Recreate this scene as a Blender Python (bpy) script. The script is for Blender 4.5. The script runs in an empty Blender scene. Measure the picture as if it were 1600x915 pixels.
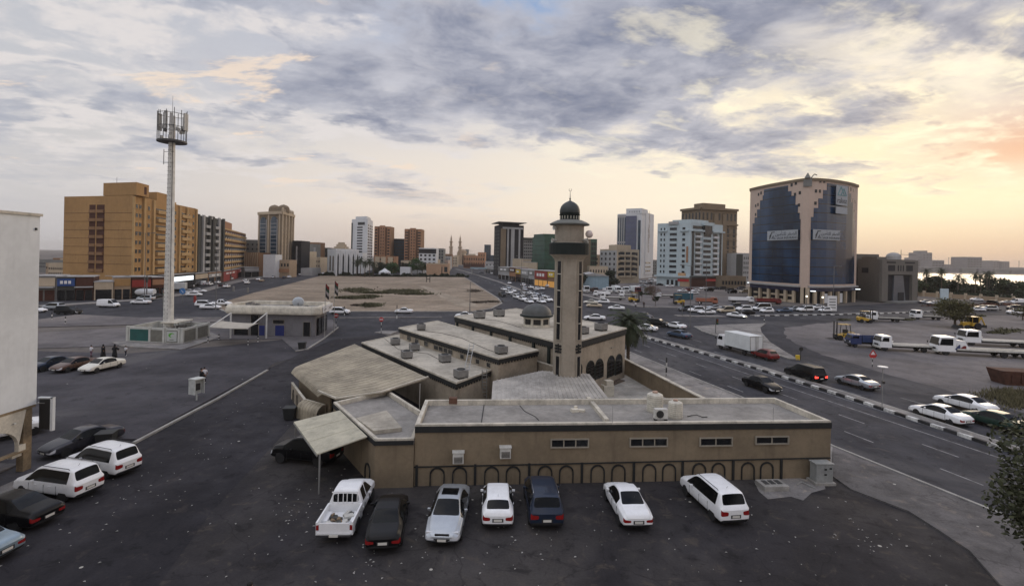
import bpy, bmesh, math, random
from mathutils import Vector, Matrix, geometry
random.seed(7)
C = bpy.context.scene.collection
rad = math.radians
# ------------------------------------------------------------------ camera
F, CX, HY, H = 775.0, 800.0, 403.0, 14.0
ROLL = rad(1.15)
cr, sr = math.cos(ROLL), math.sin(ROLL)
cam_d = bpy.data.cameras.new('camera'); cam = bpy.data.objects.new('camera', cam_d); C.objects.link(cam)
cam_d.sensor_width = 36; cam_d.lens = F/1600*36; cam_d.shift_y = -(457.5-HY)/1600
cam_d.clip_start = .1; cam_d.clip_end = 20000
cam.matrix_world = Matrix.Translation((0,0,H)) @ Matrix.Rotation(rad(90),4,'X') @ Matrix.Rotation(ROLL,4,'Z')
sc = bpy.context.scene; sc.camera = cam
sc.view_settings.view_transform = 'Standard'; sc.view_settings.look = 'None'
sc.view_settings.exposure = 0.22; sc.view_settings.gamma = 1; sc.view_settings.use_curve_mapping = False
# ------------------------------------------------------------------ world
SUN_AZ, SUN_EL = rad(41), rad(11)          # azimuth to the right of the view, elevation
w = bpy.data.worlds.new('World'); sc.world = w; w.use_nodes = True
class NT:
    """tiny expression helper over a node tree"""
    def __init__(s, tree): s.t = tree; s.n = tree.nodes; s.l = tree.links
    def new(s, typ, **kw):
        n = s.n.new(typ)
        for k, v in kw.items(): setattr(n, k, v)
        return n
    def put(s, sock, v):
        if isinstance(v, bpy.types.NodeSocket): s.l.new(v, sock)
        else:
            if hasattr(sock.default_value, '__len__') and len(sock.default_value) == 4 and len(v) == 3: v = (*v, 1)
            sock.default_value = v
    def m(s, op, a, b=0.0, c=0.0, clamp=False):
        n = s.new('ShaderNodeMath', operation=op, use_clamp=clamp)
        for i, v in enumerate((a, b, c)): s.put(n.inputs[i], v)
        return n.outputs[0]
    def vm(s, op, a, b=(0,0,0)):
        n = s.new('ShaderNodeVectorMath', operation=op)
        s.put(n.inputs[0], a); s.put(n.inputs[1], b)
        return n.outputs['Value'] if op in ('DOT_PRODUCT','LENGTH') else n.outputs[0]
    def comb(s, x, y, z):
        n = s.new('ShaderNodeCombineXYZ')
        for i, v in enumerate((x, y, z)): s.put(n.inputs[i], v)
        return n.outputs[0]
    def sep(s, v):
        n = s.new('ShaderNodeSeparateXYZ'); s.put(n.inputs[0], v); return n.outputs
    def noise(s, vec, scale, detail=6, rough=.55, dist=0.0):
        n = s.new('ShaderNodeTexNoise'); s.put(n.inputs['Vector'], vec)
        n.inputs['Scale'].default_value = scale; n.inputs['Detail'].default_value = detail
        n.inputs['Roughness'].default_value = rough; n.inputs['Distortion'].default_value = dist
        return n.outputs['Fac']
    def ss(s, v, a, b, lo=0.0, hi=1.0):
        n = s.new('ShaderNodeMapRange', interpolation_type='SMOOTHSTEP')
        s.put(n.inputs[0], v); s.put(n.inputs[1], a); s.put(n.inputs[2], b); s.put(n.inputs[3], lo); s.put(n.inputs[4], hi)
        return n.outputs[0]
    def mix(s, f, a, b, typ='MIX'):
        n = s.new('ShaderNodeMix', data_type='RGBA', blend_type=typ)
        s.put(n.inputs['Factor'], f); s.put(n.inputs['A'], a); s.put(n.inputs['B'], b)
        return n.outputs['Result']
    def ramp(s, f, stops):
        n = s.new('ShaderNodeValToRGB'); s.put(n.inputs[0], f); e = n.color_ramp.elements
        e[0].position, e[0].color = stops[0][0], (*stops[0][1], 1)
        e[1].position, e[1].color = stops[-1][0], (*stops[-1][1], 1)
        for p, c in stops[1:-1]: x = e.new(p); x.color = (*c, 1)
        return n.outputs[0]
def lin(r, g, b):
    f = lambda c: (c/255)/12.92 if c <= 10 else ((c/255+.055)/1.055)**2.4
    return (f(r), f(g), f(b))
def build_world():
    w.node_tree.nodes.clear(); n = NT(w.node_tree)
    tc = n.new('ShaderNodeTexCoord'); d = tc.outputs['Generated']
    x, y, z = n.sep(d)
    zc = n.m('MAXIMUM', z, 0.0)
    az = n.m('ARCTAN2', x, y)                      # 0 ahead, + to the right
    base = n.ramp(n.m('MULTIPLY', zc, 1.6), [(0, lin(200,184,174)), (.06, lin(212,196,184)), (.15, lin(232,218,204)), (.30, lin(226,217,208)),
                  (.46, lin(204,203,208)), (.66, lin(176,181,196)), (1, lin(150,160,184))])
    # cooler, greyer to the left
    left = n.ss(az, -.15, -.85)
    base = n.mix(n.m('MULTIPLY', left, .75), base, lin(186,188,194))
    cream = n.m('MULTIPLY', n.ss(az, -.25, .35), n.m('MULTIPLY', n.ss(z, .02, .12), n.ss(z, .42, .22)))
    base = n.mix(n.m('MULTIPLY', cream, .8), base, lin(253,239,214))
    # glow of the hidden sun
    sd = Vector((math.sin(SUN_AZ)*math.cos(SUN_EL), math.cos(SUN_AZ)*math.cos(SUN_EL), math.sin(SUN_EL)))
    dd = n.vm('DOT_PRODUCT', d, tuple(sd))
    gl = n.ss(dd, .93, 1.0)
    base = n.mix(n.m('MULTIPLY', gl, .62), base, lin(250,232,190))
    gl2 = n.ss(n.vm('DOT_PRODUCT', d, (math.sin(rad(56))*.99, math.cos(rad(56))*.99, .10)), .975, 1.0)
    base = n.mix(n.m('MULTIPLY', gl2, .5), base, lin(255,196,120))
    low = n.ss(z, .09, .0)
    base = n.mix(n.m('MULTIPLY', low, n.ss(az, .35, .8, 0, .75)), base, lin(222,186,160))
    # cloud plane coordinates
    k = n.m('DIVIDE', 1.0, n.m('ADD', zc, .13))
    px, py = n.m('MULTIPLY', x, k), n.m('MULTIPLY', y, k)
    p = n.comb(px, py, 0.0)
    warp = n.noise(p, 1.1, 4)
    pw = n.vm('ADD', p, n.comb(n.m('MULTIPLY', warp, .5), n.m('MULTIPLY', warp, -.3), 3.1))
    big = n.noise(pw, .85, 10, .58, .05)
    # streaky axis: sheared coordinates
    sk = n.comb(n.m('ADD', px, n.m('MULTIPLY', py, .55)), n.m('MULTIPLY', n.m('SUBTRACT', py, n.m('MULTIPLY', px, .4)), 1.7), 0.0)
    fine = n.noise(n.vm('ADD', sk, (7.3,2.2,1.0)), 2.3, 9, .60, .15)
    tex = n.noise(n.vm('ADD', pw, (3.0, 9.0, 4.0)), 3.6, 9, .62, .10)
    right = n.ss(az, -.55, .20)
    hi = n.ss(z, .16, .35)
    cov = n.m('ADD', big, n.m('MULTIPLY', hi, n.m('ADD', .085, n.m('MULTIPLY', right, .205))))
    cov = n.m('ADD', n.m('SUBTRACT', cov, .075), n.m('MULTIPLY', n.m('SUBTRACT', fine, .5), .38))
    cov = n.m('ADD', cov, n.m('MULTIPLY', n.m('SUBTRACT', tex, .5), .22))
    m1 = n.ss(cov, .43, .60)
    shade = n.ss(n.m('ADD', cov, n.m('MULTIPLY', n.m('SUBTRACT', tex, .5), .7)), .40, .92)
    grey = n.mix(shade, lin(188,188,197), lin(112,120,143))
    # pink grey bank low on the far right
    bank = n.m('MULTIPLY', n.ss(az, .60, .80), n.m('MULTIPLY', n.ss(z, .10, .17), n.ss(z, .40, .26)))
    grey = n.mix(n.m('MULTIPLY', bank, n.ss(z, .28, .14)), grey, lin(226,160,128))
    grey = n.mix(n.m('MULTIPLY', left, .6), grey, lin(172,176,188))
    blue = n.mix(n.m('MULTIPLY', n.ss(z, .30, .46), n.ss(n.m('ABSOLUTE', n.m('SUBTRACT', az, .05)), .45, .05)), base, lin(132,160,200))
    m1 = n.m('MULTIPLY', n.m('MAXIMUM', m1, n.m('MULTIPLY', bank, .75)), n.ss(z, .04, .18, 0, .96))
    col = n.mix(m1, blue, grey)
    lit = n.mix(n.ss(dd, .66, .97), lin(222,216,214), lin(255,244,214))
    rim = n.m('MULTIPLY', n.ss(cov, .38, .455), n.ss(cov, .54, .47))
    rim = n.m('MULTIPLY', rim, n.ss(tex, .42, .60))
    col = n.mix(n.m('MULTIPLY', rim, n.ss(z, .05, .18, 0, .85)), col, lit)
    st = n.m('MULTIPLY', n.ss(fine, .54, .68), n.ss(z, .03, .15))
    col = n.mix(n.m('MULTIPLY', st, n.ss(az, -.7, .6, .10, .55)), col, lit)
    # bright torn gaps high on the right
    gap = n.m('MULTIPLY', n.ss(n.noise(n.vm('ADD', sk, (1.7,5.5,2.0)), 1.3, 8, .62, .5), .50, .66), n.m('MULTIPLY', n.ss(az, .38, .70), n.ss(z, .18, .32)))
    col = n.mix(n.m('MULTIPLY', gap, .85), col, lin(250,238,218))
    # small peach puffs on the left
    puff = n.noise(n.vm('ADD', n.vm('MULTIPLY', p, (1,1.7,1)), (11.0, 4.0, 2.0)), 1.35, 8, .62, .3)
    pm = n.m('MULTIPLY', n.ss(puff, .575, .64), n.m('MULTIPLY', n.ss(z, .07, .17), n.ss(z, .50, .36)))
    col = n.mix(n.m('MULTIPLY', pm, n.ss(az, .1, -.3, .0, .8)), col, lin(238,218,198))
    sky = n.new('ShaderNodeTexSky', sky_type='NISHITA', sun_disc=False, sun_elevation=SUN_EL, sun_rotation=SUN_AZ, air_density=1.2, dust_density=3.0)
    skyc = n.mix(1.0, sky.outputs[0], (.22,.22,.22), 'MULTIPLY')
    gain = n.m('MULTIPLY', n.ss(z, .50, .85, 1.0, 2.0), n.ss(y, .15, -.35, 1.0, 1.2))                # sky gain added overhead and behind, outside the view, to brighten the scene
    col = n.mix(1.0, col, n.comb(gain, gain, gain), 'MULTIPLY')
    up = n.mix(n.ss(z, -.02, -.2), col, (.10,.09,.085))
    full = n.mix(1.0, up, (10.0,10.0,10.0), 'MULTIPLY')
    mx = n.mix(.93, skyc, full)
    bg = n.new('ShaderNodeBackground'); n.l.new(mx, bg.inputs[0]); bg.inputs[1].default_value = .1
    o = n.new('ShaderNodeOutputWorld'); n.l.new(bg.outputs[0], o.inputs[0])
build_world()
sl = bpy.data.lights.new('sun', 'SUN'); so = bpy.data.objects.new('sun', sl); C.objects.link(so)
sl.energy = .8; sl.angle = rad(30); sl.color = (1, .80, .58)
so.rotation_euler = (rad(90)-SUN_EL, 0, -SUN_AZ+math.pi)     # light travels from the sun towards the scene
so.location = (60, 60, 80)
# ------------------------------------------------------------------ pixel -> world
def uv(px, py):
    dx, dy = px-CX, py-HY
    return cr*dx+sr*dy, -sr*dx+cr*dy
def G(px, py, z=0.0):                              # the point at height z seen at this place of the photograph
    u, v = uv(px, py); Y = (H-z)*F/v
    return Vector((u*Y/F, Y, z))
def PX(px, Y, py=440):                             # ground position at depth Y
    u, v = uv(px, py); return Vector((u*Y/F, Y, 0))
def ZH(px, py, Y):
    u, v = uv(px, py); return H - v*Y/F
def proj(p):
    u, v = p[0]*F/p[1], (H-p[2])*F/p[1]
    return CX+cr*u-sr*v, HY+sr*u+cr*v
# ------------------------------------------------------------------ materials
MATS = {}
def M(name, col, rough=.8, var=.12, scale=.6, bump=0.0, metal=0.0, spec=.5, coat=0.0, emit=None, es=1.0, coords='world', dirt=0.0, bscale=None, stretch=None):
    if name in MATS: return MATS[name]
    m = bpy.data.materials.new(name); m.use_nodes = True; t = NT(m.node_tree)
    b = m.node_tree.nodes['Principled BSDF']
    b.inputs['Roughness'].default_value = rough; b.inputs['Metallic'].default_value = metal
    b.inputs['Specular IOR Level'].default_value = spec; b.inputs['Coat Weight'].default_value = coat
    b.inputs['Coat Roughness'].default_value = .04
    if coords == 'world': v = t.new('ShaderNodeNewGeometry').outputs['Position']
    else: v = t.new('ShaderNodeTexCoord').outputs['Object']
    if stretch: v = t.vm('MULTIPLY', v, stretch)
    if var > 0:
        f = t.noise(v, scale, 6, .62)
        f2 = t.noise(v, scale*9, 4, .6)
        f = t.m('ADD', t.m('MULTIPLY', f, .7), t.m('MULTIPLY', f2, .3))
        g = t.ss(f, .30, .70, 1-var*1.6, 1+var)
        c = t.mix(1.0, (*col,1), t.comb(g, g, g), 'MULTIPLY')
        if dirt:
            x, y, z = t.sep(v)
            s = t.noise(t.comb(t.m('MULTIPLY', x, 2.2), t.m('MULTIPLY', y, 2.2), t.m('MULTIPLY', z, .25)), 1.0, 5, .6)
            c = t.mix(t.ss(s, .52, .72, 0, dirt), c, tuple(k*.45 for k in col))
        t.l.new(c, b.inputs['Base Color'])
    else: b.inputs['Base Color'].default_value = (*col, 1)
    if bump:
        bp = t.new('ShaderNodeBump'); bp.inputs['Strength'].default_value = bump; bp.inputs['Distance'].default_value = .03
        t.l.new(t.noise(v, bscale or scale*14, 5, .6), bp.inputs['Height']); t.l.new(bp.outputs[0], b.inputs['Normal'])
    if emit:
        b.inputs['Emission Color'].default_value = (*emit, 1); b.inputs['Emission Strength'].default_value = es
    MATS[name] = m; return m
def ground_mat(name, a, b_, scale, patch=None, litter=0.0, cracks=0.0, rough=.9, tracks=0.0):
    """asphalt, dust or sand: two tones mixed by broad noise, fine grain, optional litter specks and cracks"""
    m = bpy.data.materials.new(name); m.use_nodes = True; t = NT(m.node_tree)
    b = m.node_tree.nodes['Principled BSDF']; b.inputs['Roughness'].default_value = rough
    b.inputs['Specular IOR Level'].default_value = .12
    v = t.new('ShaderNodeNewGeometry').outputs['Position']
    f = t.noise(v, scale, 7, .6, .4); f2 = t.noise(v, scale*4.3, 6, .65); gr = t.noise(v, 9.0, 3, .7)
    c = t.mix(t.ss(f, .38, .62), (*a,1), (*b_,1))
    g = t.m('ADD', t.ss(f2, .3, .7, .74, 1.2), t.ss(gr, .3, .7, -.10, .10))
    c = t.mix(1.0, c, t.comb(g, g, g), 'MULTIPLY')
    if patch:
        pf = t.noise(t.vm('ADD', v, (31.0, 12.0, 0)), scale*.8, 5, .55, .8)
        c = t.mix(t.ss(pf, .55, .66, 0, .85), c, (*patch,1))
    if tracks:
        wv = t.noise(t.vm('MULTIPLY', v, (.35, .06, 0)), 2.0, 4, .55)
        c = t.mix(t.ss(wv, .52, .66, 0, tracks), c, tuple(k*.55 for k in a))
    # dark oil stains
    st = t.new('ShaderNodeTexVoronoi'); st.inputs['Scale'].default_value = .33; st.inputs['Randomness'].default_value = 1
    t.put(st.inputs['Vector'], t.vm('ADD', v, t.comb(t.noise(v, 1.4, 4), t.noise(t.vm('ADD', v, (9,9,0)), 1.4, 4), 0.0)))
    c = t.mix(t.ss(st.outputs['Distance'], .16, .05, 0, .45), c, tuple(k*.4 for k in a))
    sp = t.noise(t.vm('ADD', v, (2.0, 7.0, 0)), .9, 8, .72, .6)
    c = t.mix(t.ss(sp, .54, .66, 0, .60), c, tuple(k*.40 for k in a)); c = t.mix(t.ss(sp, .46, .33, 0, .42), c, (b_[0]*1.7, b_[1]*1.52, b_[2]*1.25))
    if cracks:
        vo = t.new('ShaderNodeTexVoronoi', feature='DISTANCE_TO_EDGE'); vo.inputs['Scale'].default_value = .16
        t.put(vo.inputs['Vector'], t.vm('ADD', v, t.comb(t.noise(v, .9, 6), t.noise(t.vm('ADD', v, (5,5,0)), .9, 6), 0.0)))
        c = t.mix(t.ss(vo.outputs['Distance'], .006, .001, 0, cracks), c, tuple(k*.35 for k in a))
    if litter:
        vo = t.new('ShaderNodeTexVoronoi'); vo.inputs['Scale'].default_value = 1.5; t.put(vo.inputs['Vector'], v)
        r = t.m('MULTIPLY', t.noise(v, .22, 2), .21)
        sel = t.m('GREATER_THAN', t.sep(vo.outputs['Color'])[0], 1-litter)
        c = t.mix(t.m('MULTIPLY', sel, t.m('LESS_THAN', vo.outputs['Distance'], r)), c, (.42,.40,.36,1))
    t.l.new(c, b.inputs['Base Color'])
    bp = t.new('ShaderNodeBump'); bp.inputs['Strength'].default_value = .35; bp.inputs['Distance'].default_value = .02
    t.l.new(t.m('ADD', gr, f2), bp.inputs['Height']); t.l.new(bp.outputs[0], b.inputs['Normal'])
    MATS[name] = m; return m
# ------------------------------------------------------------------ mesh builder
class MB:
    def __init__(s): s.v = []; s.f = []; s.m = []
    def add(s, vs, fs, m=0):
        o = len(s.v); s.v += [Vector(p) for p in vs]
        for f in fs: s.f.append([o+i for i in f]); s.m.append(m)
        return s
    def hexa(s, p, m=0):                      # 4 bottom ccw + 4 top ccw
        return s.add(p, [(3,2,1,0),(4,5,6,7),(0,1,5,4),(1,2,6,5),(2,3,7,6),(3,0,4,7)], m)
    def box(s, x, y, z, sx, sy, sz, rz=0.0, m=0):   # centre x,y; z = bottom
        c, q = math.cos(rz), math.sin(rz); P = []
        for zz in (z, z+sz):
            for a, b in ((-1,-1),(1,-1),(1,1),(-1,1)):
                dx, dy = a*sx/2, b*sy/2
                P.append((x+c*dx-q*dy, y+q*dx+c*dy, zz))
        return s.hexa(P, m)
    def bar(s, p0, p1, w, h=None, m=0):       # rectangular bar between two points
        p0, p1 = Vector(p0), Vector(p1); h = h or w; d = (p1-p0).normalized()
        up = Vector((0,0,1)) if abs(d.z) < .95 else Vector((0,1,0))
        a = d.cross(up).normalized()*w/2; b = a.cross(d).normalized()*h/2
        return s.hexa([p0-a-b, p0+a-b, p1+a-b, p1-a-b, p0-a+b, p0+a+b, p1+a+b, p1-a+b], m)
    def prism(s, poly, z0, z1, m=0, mt=None):  # poly: xy list; z1 may be a list of heights
        n = len(poly); o = len(s.v)
        zt = z1 if isinstance(z1, (list, tuple)) else [z1]*n
        zb = z0 if isinstance(z0, (list, tuple)) else [z0]*n
        area = sum(poly[i][0]*poly[(i+1)%n][1]-poly[(i+1)%n][0]*poly[i][1] for i in range(n))
        idx = list(range(n)) if area > 0 else list(range(n))[::-1]
        s.v += [Vector((poly[i][0], poly[i][1], zb[i])) for i in idx] + [Vector((poly[i][0], poly[i][1], zt[i])) for i in idx]
        for i in range(n):
            j = (i+1) % n; s.f.append([o+i, o+j, o+n+j, o+n+i]); s.m.append(m)
        tri = geometry.tessellate_polygon([[Vector((poly[i][0], poly[i][1], 0)) for i in idx]])
        for a, b, c in tri:
            A, B, Cc = (Vector((poly[idx[k]][0], poly[idx[k]][1])) for k in (a, b, c))
            if (B-A).cross(Cc-A) < 0: b, c = c, b
            s.f.append([o+n+a, o+n+b, o+n+c]); s.m.append(m if mt is None else mt)
            s.f.append([o+a, o+c, o+b]); s.m.append(m)
        return s
    def cyl(s, p0, p1, r0, r1=None, n=10, m=0, cap=True):
        p0, p1 = Vector(p0), Vector(p1); r1 = r0 if r1 is None else r1
        d = (p1-p0).normalized(); up = Vector((0,0,1)) if abs(d.z) < .9 else Vector((1,0,0))
        a = d.cross(up).normalized(); b = d.cross(a); o = len(s.v)
        for p, r in ((p0, r0), (p1, r1)):
            for i in range(n):
                t = 2*math.pi*i/n; s.v.append(p+(a*math.cos(t)+b*math.sin(t))*r)
        for i in range(n):
            j = (i+1) % n; s.f.append([o+i, o+n+i, o+n+j, o+j]); s.m.append(m)
        if cap:
            s.f.append([o+i for i in range(n)]); s.m.append(m); s.f.append([o+n+i for i in range(n)][::-1]); s.m.append(m)
        return s
    def tube(s, pts, r, n=8, m=0):
        for a, b in zip(pts[:-1], pts[1:]): s.cyl(a, b, r, r, n, m)
        return s
    def lathe(s, prof, n=20, x=0, y=0, m=0, a0=0.0):
        o = len(s.v)
        for r, z in prof:
            for i in range(n):
                t = 2*math.pi*i/n+a0; s.v.append(Vector((x+r*math.cos(t), y+r*math.sin(t), z)))
        for k in range(len(prof)-1):
            for i in range(n):
                j = (i+1) % n; s.f.append([o+k*n+i, o+k*n+j, o+(k+1)*n+j, o+(k+1)*n+i]); s.m.append(m)
        s.f.append([o+i for i in range(n)][::-1]); s.m.append(m)
        q = o+(len(prof)-1)*n; s.f.append([q+i for i in range(n)]); s.m.append(m)
        return s
    def ball(s, x, y, z, rx, ry=None, rz=None, n=12, k=8, m=0):
        ry = ry or rx; rz = rz or rx; o = len(s.v)
        for a in range(k+1):
            ph = math.pi*a/k-math.pi/2
            for i in range(n):
                t = 2*math.pi*i/n; s.v.append(Vector((x+rx*math.cos(ph)*math.cos(t), y+ry*math.cos(ph)*math.sin(t), z+rz*math.sin(ph))))
        for a in range(k):
            for i in range(n):
                j = (i+1) % n; s.f.append([o+a*n+i, o+a*n+j, o+(a+1)*n+j, o+(a+1)*n+i]); s.m.append(m)
        return s
    def quad(s, a, b, c, d, m=0): return s.add([a,b,c,d], [(0,1,2,3)], m)
    def mesh(s, name, mats, o=(0,0,0), smooth=False):
        me = bpy.data.meshes.new(name); ov = Vector(o)
        me.from_pydata([tuple(p-ov) for p in s.v], [], s.f)
        for k in mats: me.materials.append(k)
        me.polygons.foreach_set('material_index', s.m)
        if smooth: me.polygons.foreach_set('use_smooth', [True]*len(me.polygons))
        me.update(); return me
    def build(s, name, mats, parent=None, smooth=False, bevel=0.0, o=None, loc=None):
        if not isinstance(mats, (list, tuple)): mats = [mats]
        if o is None: o = parent.location if (parent and parent.get('abs') and loc is None) else (0,0,0)
        ob = bpy.data.objects.new(name, s.mesh(name, mats, o, smooth)); C.objects.link(ob)
        if parent is not None: ob.parent = parent
        if loc is not None: ob.location = loc
        if bevel:
            b = ob.modifiers.new('b', 'BEVEL'); b.width = bevel; b.segments = 2; b.limit_method = 'ANGLE'
        if smooth:
            pass
        return ob
def tag(o, label=None, cat=None, group=None, kind=None):
    if label: o['label'] = label
    if cat: o['category'] = cat
    if group: o['group'] = group
    if kind: o['kind'] = kind
    return o
def thing(name, label, cat, loc=(0,0,0), rz=0.0, group=None, absolute=False):
    """Empty at the thing's base; absolute: its parts are written in world coordinates"""
    o = bpy.data.objects.new(name, None); C.objects.link(o); o.empty_display_size = .3
    o.location = loc; o.rotation_euler.z = rz; tag(o, label, cat, group)
    if absolute: o['abs'] = 1
    return o
def solo(mb, name, mats, label, cat, loc=(0,0,0), rz=0.0, group=None, smooth=False):
    o = mb.build(name, mats, smooth=smooth); o.location = loc; o.rotation_euler.z = rz
    return tag(o, label, cat, group)
def inst(name, me, parent, loc=(0,0,0), rz=0.0, scale=None):
    o = bpy.data.objects.new(name, me); C.objects.link(o); o.parent = parent; o.location = loc; o.rotation_euler.z = rz
    if scale: o.scale = scale
    return o
def dup(o, loc, rz=0.0, label=None, cat=None, group=None):
    c = o.copy(); C.objects.link(c); c.location = loc; c.rotation_euler.z = rz
    if label: c['label'] = label
    if cat: c['category'] = cat
    if group: c['group'] = group
    for ch in o.children:
        d = ch.copy(); C.objects.link(d); d.parent = c
        for g in ch.children:
            e = g.copy(); C.objects.link(e); e.parent = d
    return c
def text_into(txt, size, mat, name, parent, p, right, up, off=.03, align='CENTER', sx=1.0):
    """lettering as real mesh: laid at p in the plane spanned by right/up"""
    cu = bpy.data.curves.new('t', 'FONT'); cu.body = txt; cu.size = size; cu.align_x = align; cu.align_y = 'CENTER'; cu.extrude = .02; cu.resolution_u = 2
    to = bpy.data.objects.new('t', cu); C.objects.link(to); bpy.context.view_layer.update()
    me = bpy.data.meshes.new_from_object(to.evaluated_get(bpy.context.evaluated_depsgraph_get()))
    C.objects.unlink(to); bpy.data.objects.remove(to)
    r, u = Vector(right).normalized(), Vector(up).normalized(); nn = r.cross(u)
    me.transform(Matrix(((r.x*sx,u.x,nn.x,0),(r.y*sx,u.y,nn.y,0),(r.z*sx,u.z,nn.z,0),(0,0,0,1))))
    me.transform(Matrix.Translation(Vector(p)+nn*off-Vector(parent.location if parent.get('abs') else (0,0,0))))
    me.materials.clear(); me.materials.append(mat)
    o = bpy.data.objects.new(name, me); C.objects.link(o); o.parent = parent
    return o
NUMS = ['first','second','third','fourth','fifth','sixth','seventh','eighth','ninth','tenth','eleventh','twelfth','thirteenth','fourteenth','fifteenth','sixteenth','seventeenth','eighteenth','nineteenth','twentieth']
def nth(i):
    return NUMS[i] if i < 20 else 'twenty-'+NUMS[i-20] if i < 29 else 'thirtieth' if i == 29 else 'thirty-'+NUMS[i-30]
# ================================================================== the setting
ground_mat('dusty_ground', (.17,.15,.135), (.11,.10,.095), .012, patch=(.22,.19,.165))
ground_mat('lot_asphalt', (.033,.031,.034), (.062,.057,.055), .07, patch=(.020,.019,.023), litter=.05, cracks=.35)
ground_mat('far_lot_asphalt', (.078,.075,.083), (.052,.050,.057), .05, patch=(.11,.105,.108), litter=.02, cracks=.15)
ground_mat('street_asphalt', (.027,.026,.030), (.045,.043,.048), .07, litter=.05, tracks=.3)
ground_mat('road_asphalt', (.042,.043,.051), (.064,.064,.072), .045, patch=(.088,.086,.090), tracks=.35)
ground_mat('sand', (.23,.185,.140), (.30,.245,.19), .03, patch=(.18,.145,.11), tracks=.2)
ground_mat('gravel_lot', (.165,.152,.152), (.105,.100,.106), .035, patch=(.21,.19,.18), tracks=.25)
ground_mat('pale_dust', (.34,.29,.23), (.27,.225,.175), .08)
ground_mat('paving', (.20,.19,.185), (.27,.255,.24), .12, patch=(.14,.13,.125), litter=.02, cracks=.3)
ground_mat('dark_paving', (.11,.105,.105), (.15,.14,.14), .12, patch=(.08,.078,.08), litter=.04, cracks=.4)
ground_mat('concrete_yard', (.42,.40,.36), (.33,.31,.28), .1, patch=(.25,.235,.21), cracks=.3)
KERB = M('kerb_concrete', (.30,.29,.27), .9, .2, 1.5)
KW = M('kerb_white_paint', (.60,.60,.58), .8, .45, 1.3); KB = M('kerb_black_paint', (.032,.032,.034), .8, .5, 1.3)
LINE = M('road_line_paint', (.22,.22,.23), .8, .45, 1.6)
def W(x, y): return Vector((x, y, 0))
def sheet(name, pts, z, mat, thick=0.0, kind='structure', rag=0.0):
    pts = [Vector((p[0], p[1])) if isinstance(p, Vector) else G(*p).to_2d() for p in pts]
    if rag:                                   # worn, uneven outline
        rnd = random.Random(3); out = []
        for a, b_ in zip(pts, pts[1:]+pts[:1]):
            L = (b_-a).length; k = min(60, max(1, int(L/1.6))); d = (b_-a)/max(L, .01); ph = rnd.random()*6
            for i in range(k): t_ = i/k; out.append(a.lerp(b_, t_)+(Vector((-d.y, d.x))*(rnd.gauss(0, rag*.35)+rag*.6*math.sin(L*t_*.5+ph)) if i else Vector((0,0))))
        pts = out
    b = MB(); xy = [(p.x, p.y) for p in pts]
    if thick: b.prism(xy, z-thick, z)
    else:
        n = len(xy); b.v = [Vector((x, y, z)) for x, y in xy]
        for t in geometry.tessellate_polygon([[Vector((x, y, 0)) for x, y in xy]]):
            A, B_, D = (Vector(xy[k]) for k in t)
            b.f.append(list(t) if (B_-A).cross(D-A) > 0 else list(t)[::-1]); b.m.append(0)
    o = b.build(name, MATS[mat]); o['kind'] = kind; return o
g = MB().quad((-4000,-600,0),(4000,-600,0),(4000,1010,0),(-4000,1010,0)).build('ground', MATS['dusty_ground']); g['kind'] = 'structure'
g = MB().quad((-6000,1010,-.02),(450,1010,-.02),(450,9000,-.02),(-6000,9000,-.02)).build('ground_beyond', MATS['dusty_ground']); g['kind'] = 'structure'
sheet('parking_lot', [W(-130,-30), W(22,-30), (1562,915), (1515,862), (1470,832), (1420,800), (1330,766), (1299,744), (1214,640), (1000,600), (760,560), (640,560), (560,530), (500,548), (430,566), (415,577), (330,620), (200,690), (120,740), (-160,880), W(-60,20)], .012, 'lot_asphalt')
sheet('left_parking_lot', [(-160,880), (120,740), (200,690), (330,620), (415,577), (430,566), (500,548), (535,520), (350,540), (200,552), (58,548), (-220,560), W(-120,40), W(-60,20)], .008, 'far_lot_asphalt')
sheet('road_junction', [(-250,482),(58,470),(170,465),(300,449),(420,432),(495,421),(520,416),(560,412),(690,409),(722,415),(760,422),(800,430),(850,443),(905,457),(953,470),(1001,480),(1065,481),(1180,478),(1300,478),(1440,472),(1600,468),(1760,468),(1760,540),(1760,900),(1567,806),(1301,698),(1158,621),(975,547),(930,535),(800,520),(700,507),(600,522),(560,530),(490,548),(500,520),(525,507),(350,507),(230,507),(58,505),(-250,512)], .016, 'road_asphalt')
sheet('side_street', [(200,691),(330,621),(415,578),(470,552),(520,530),(600,522),(640,540),(560,600),(460,660),(330,800),(200,980),W(-20,8),W(-40,8),(-100,860)], .020, 'street_asphalt')
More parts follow.
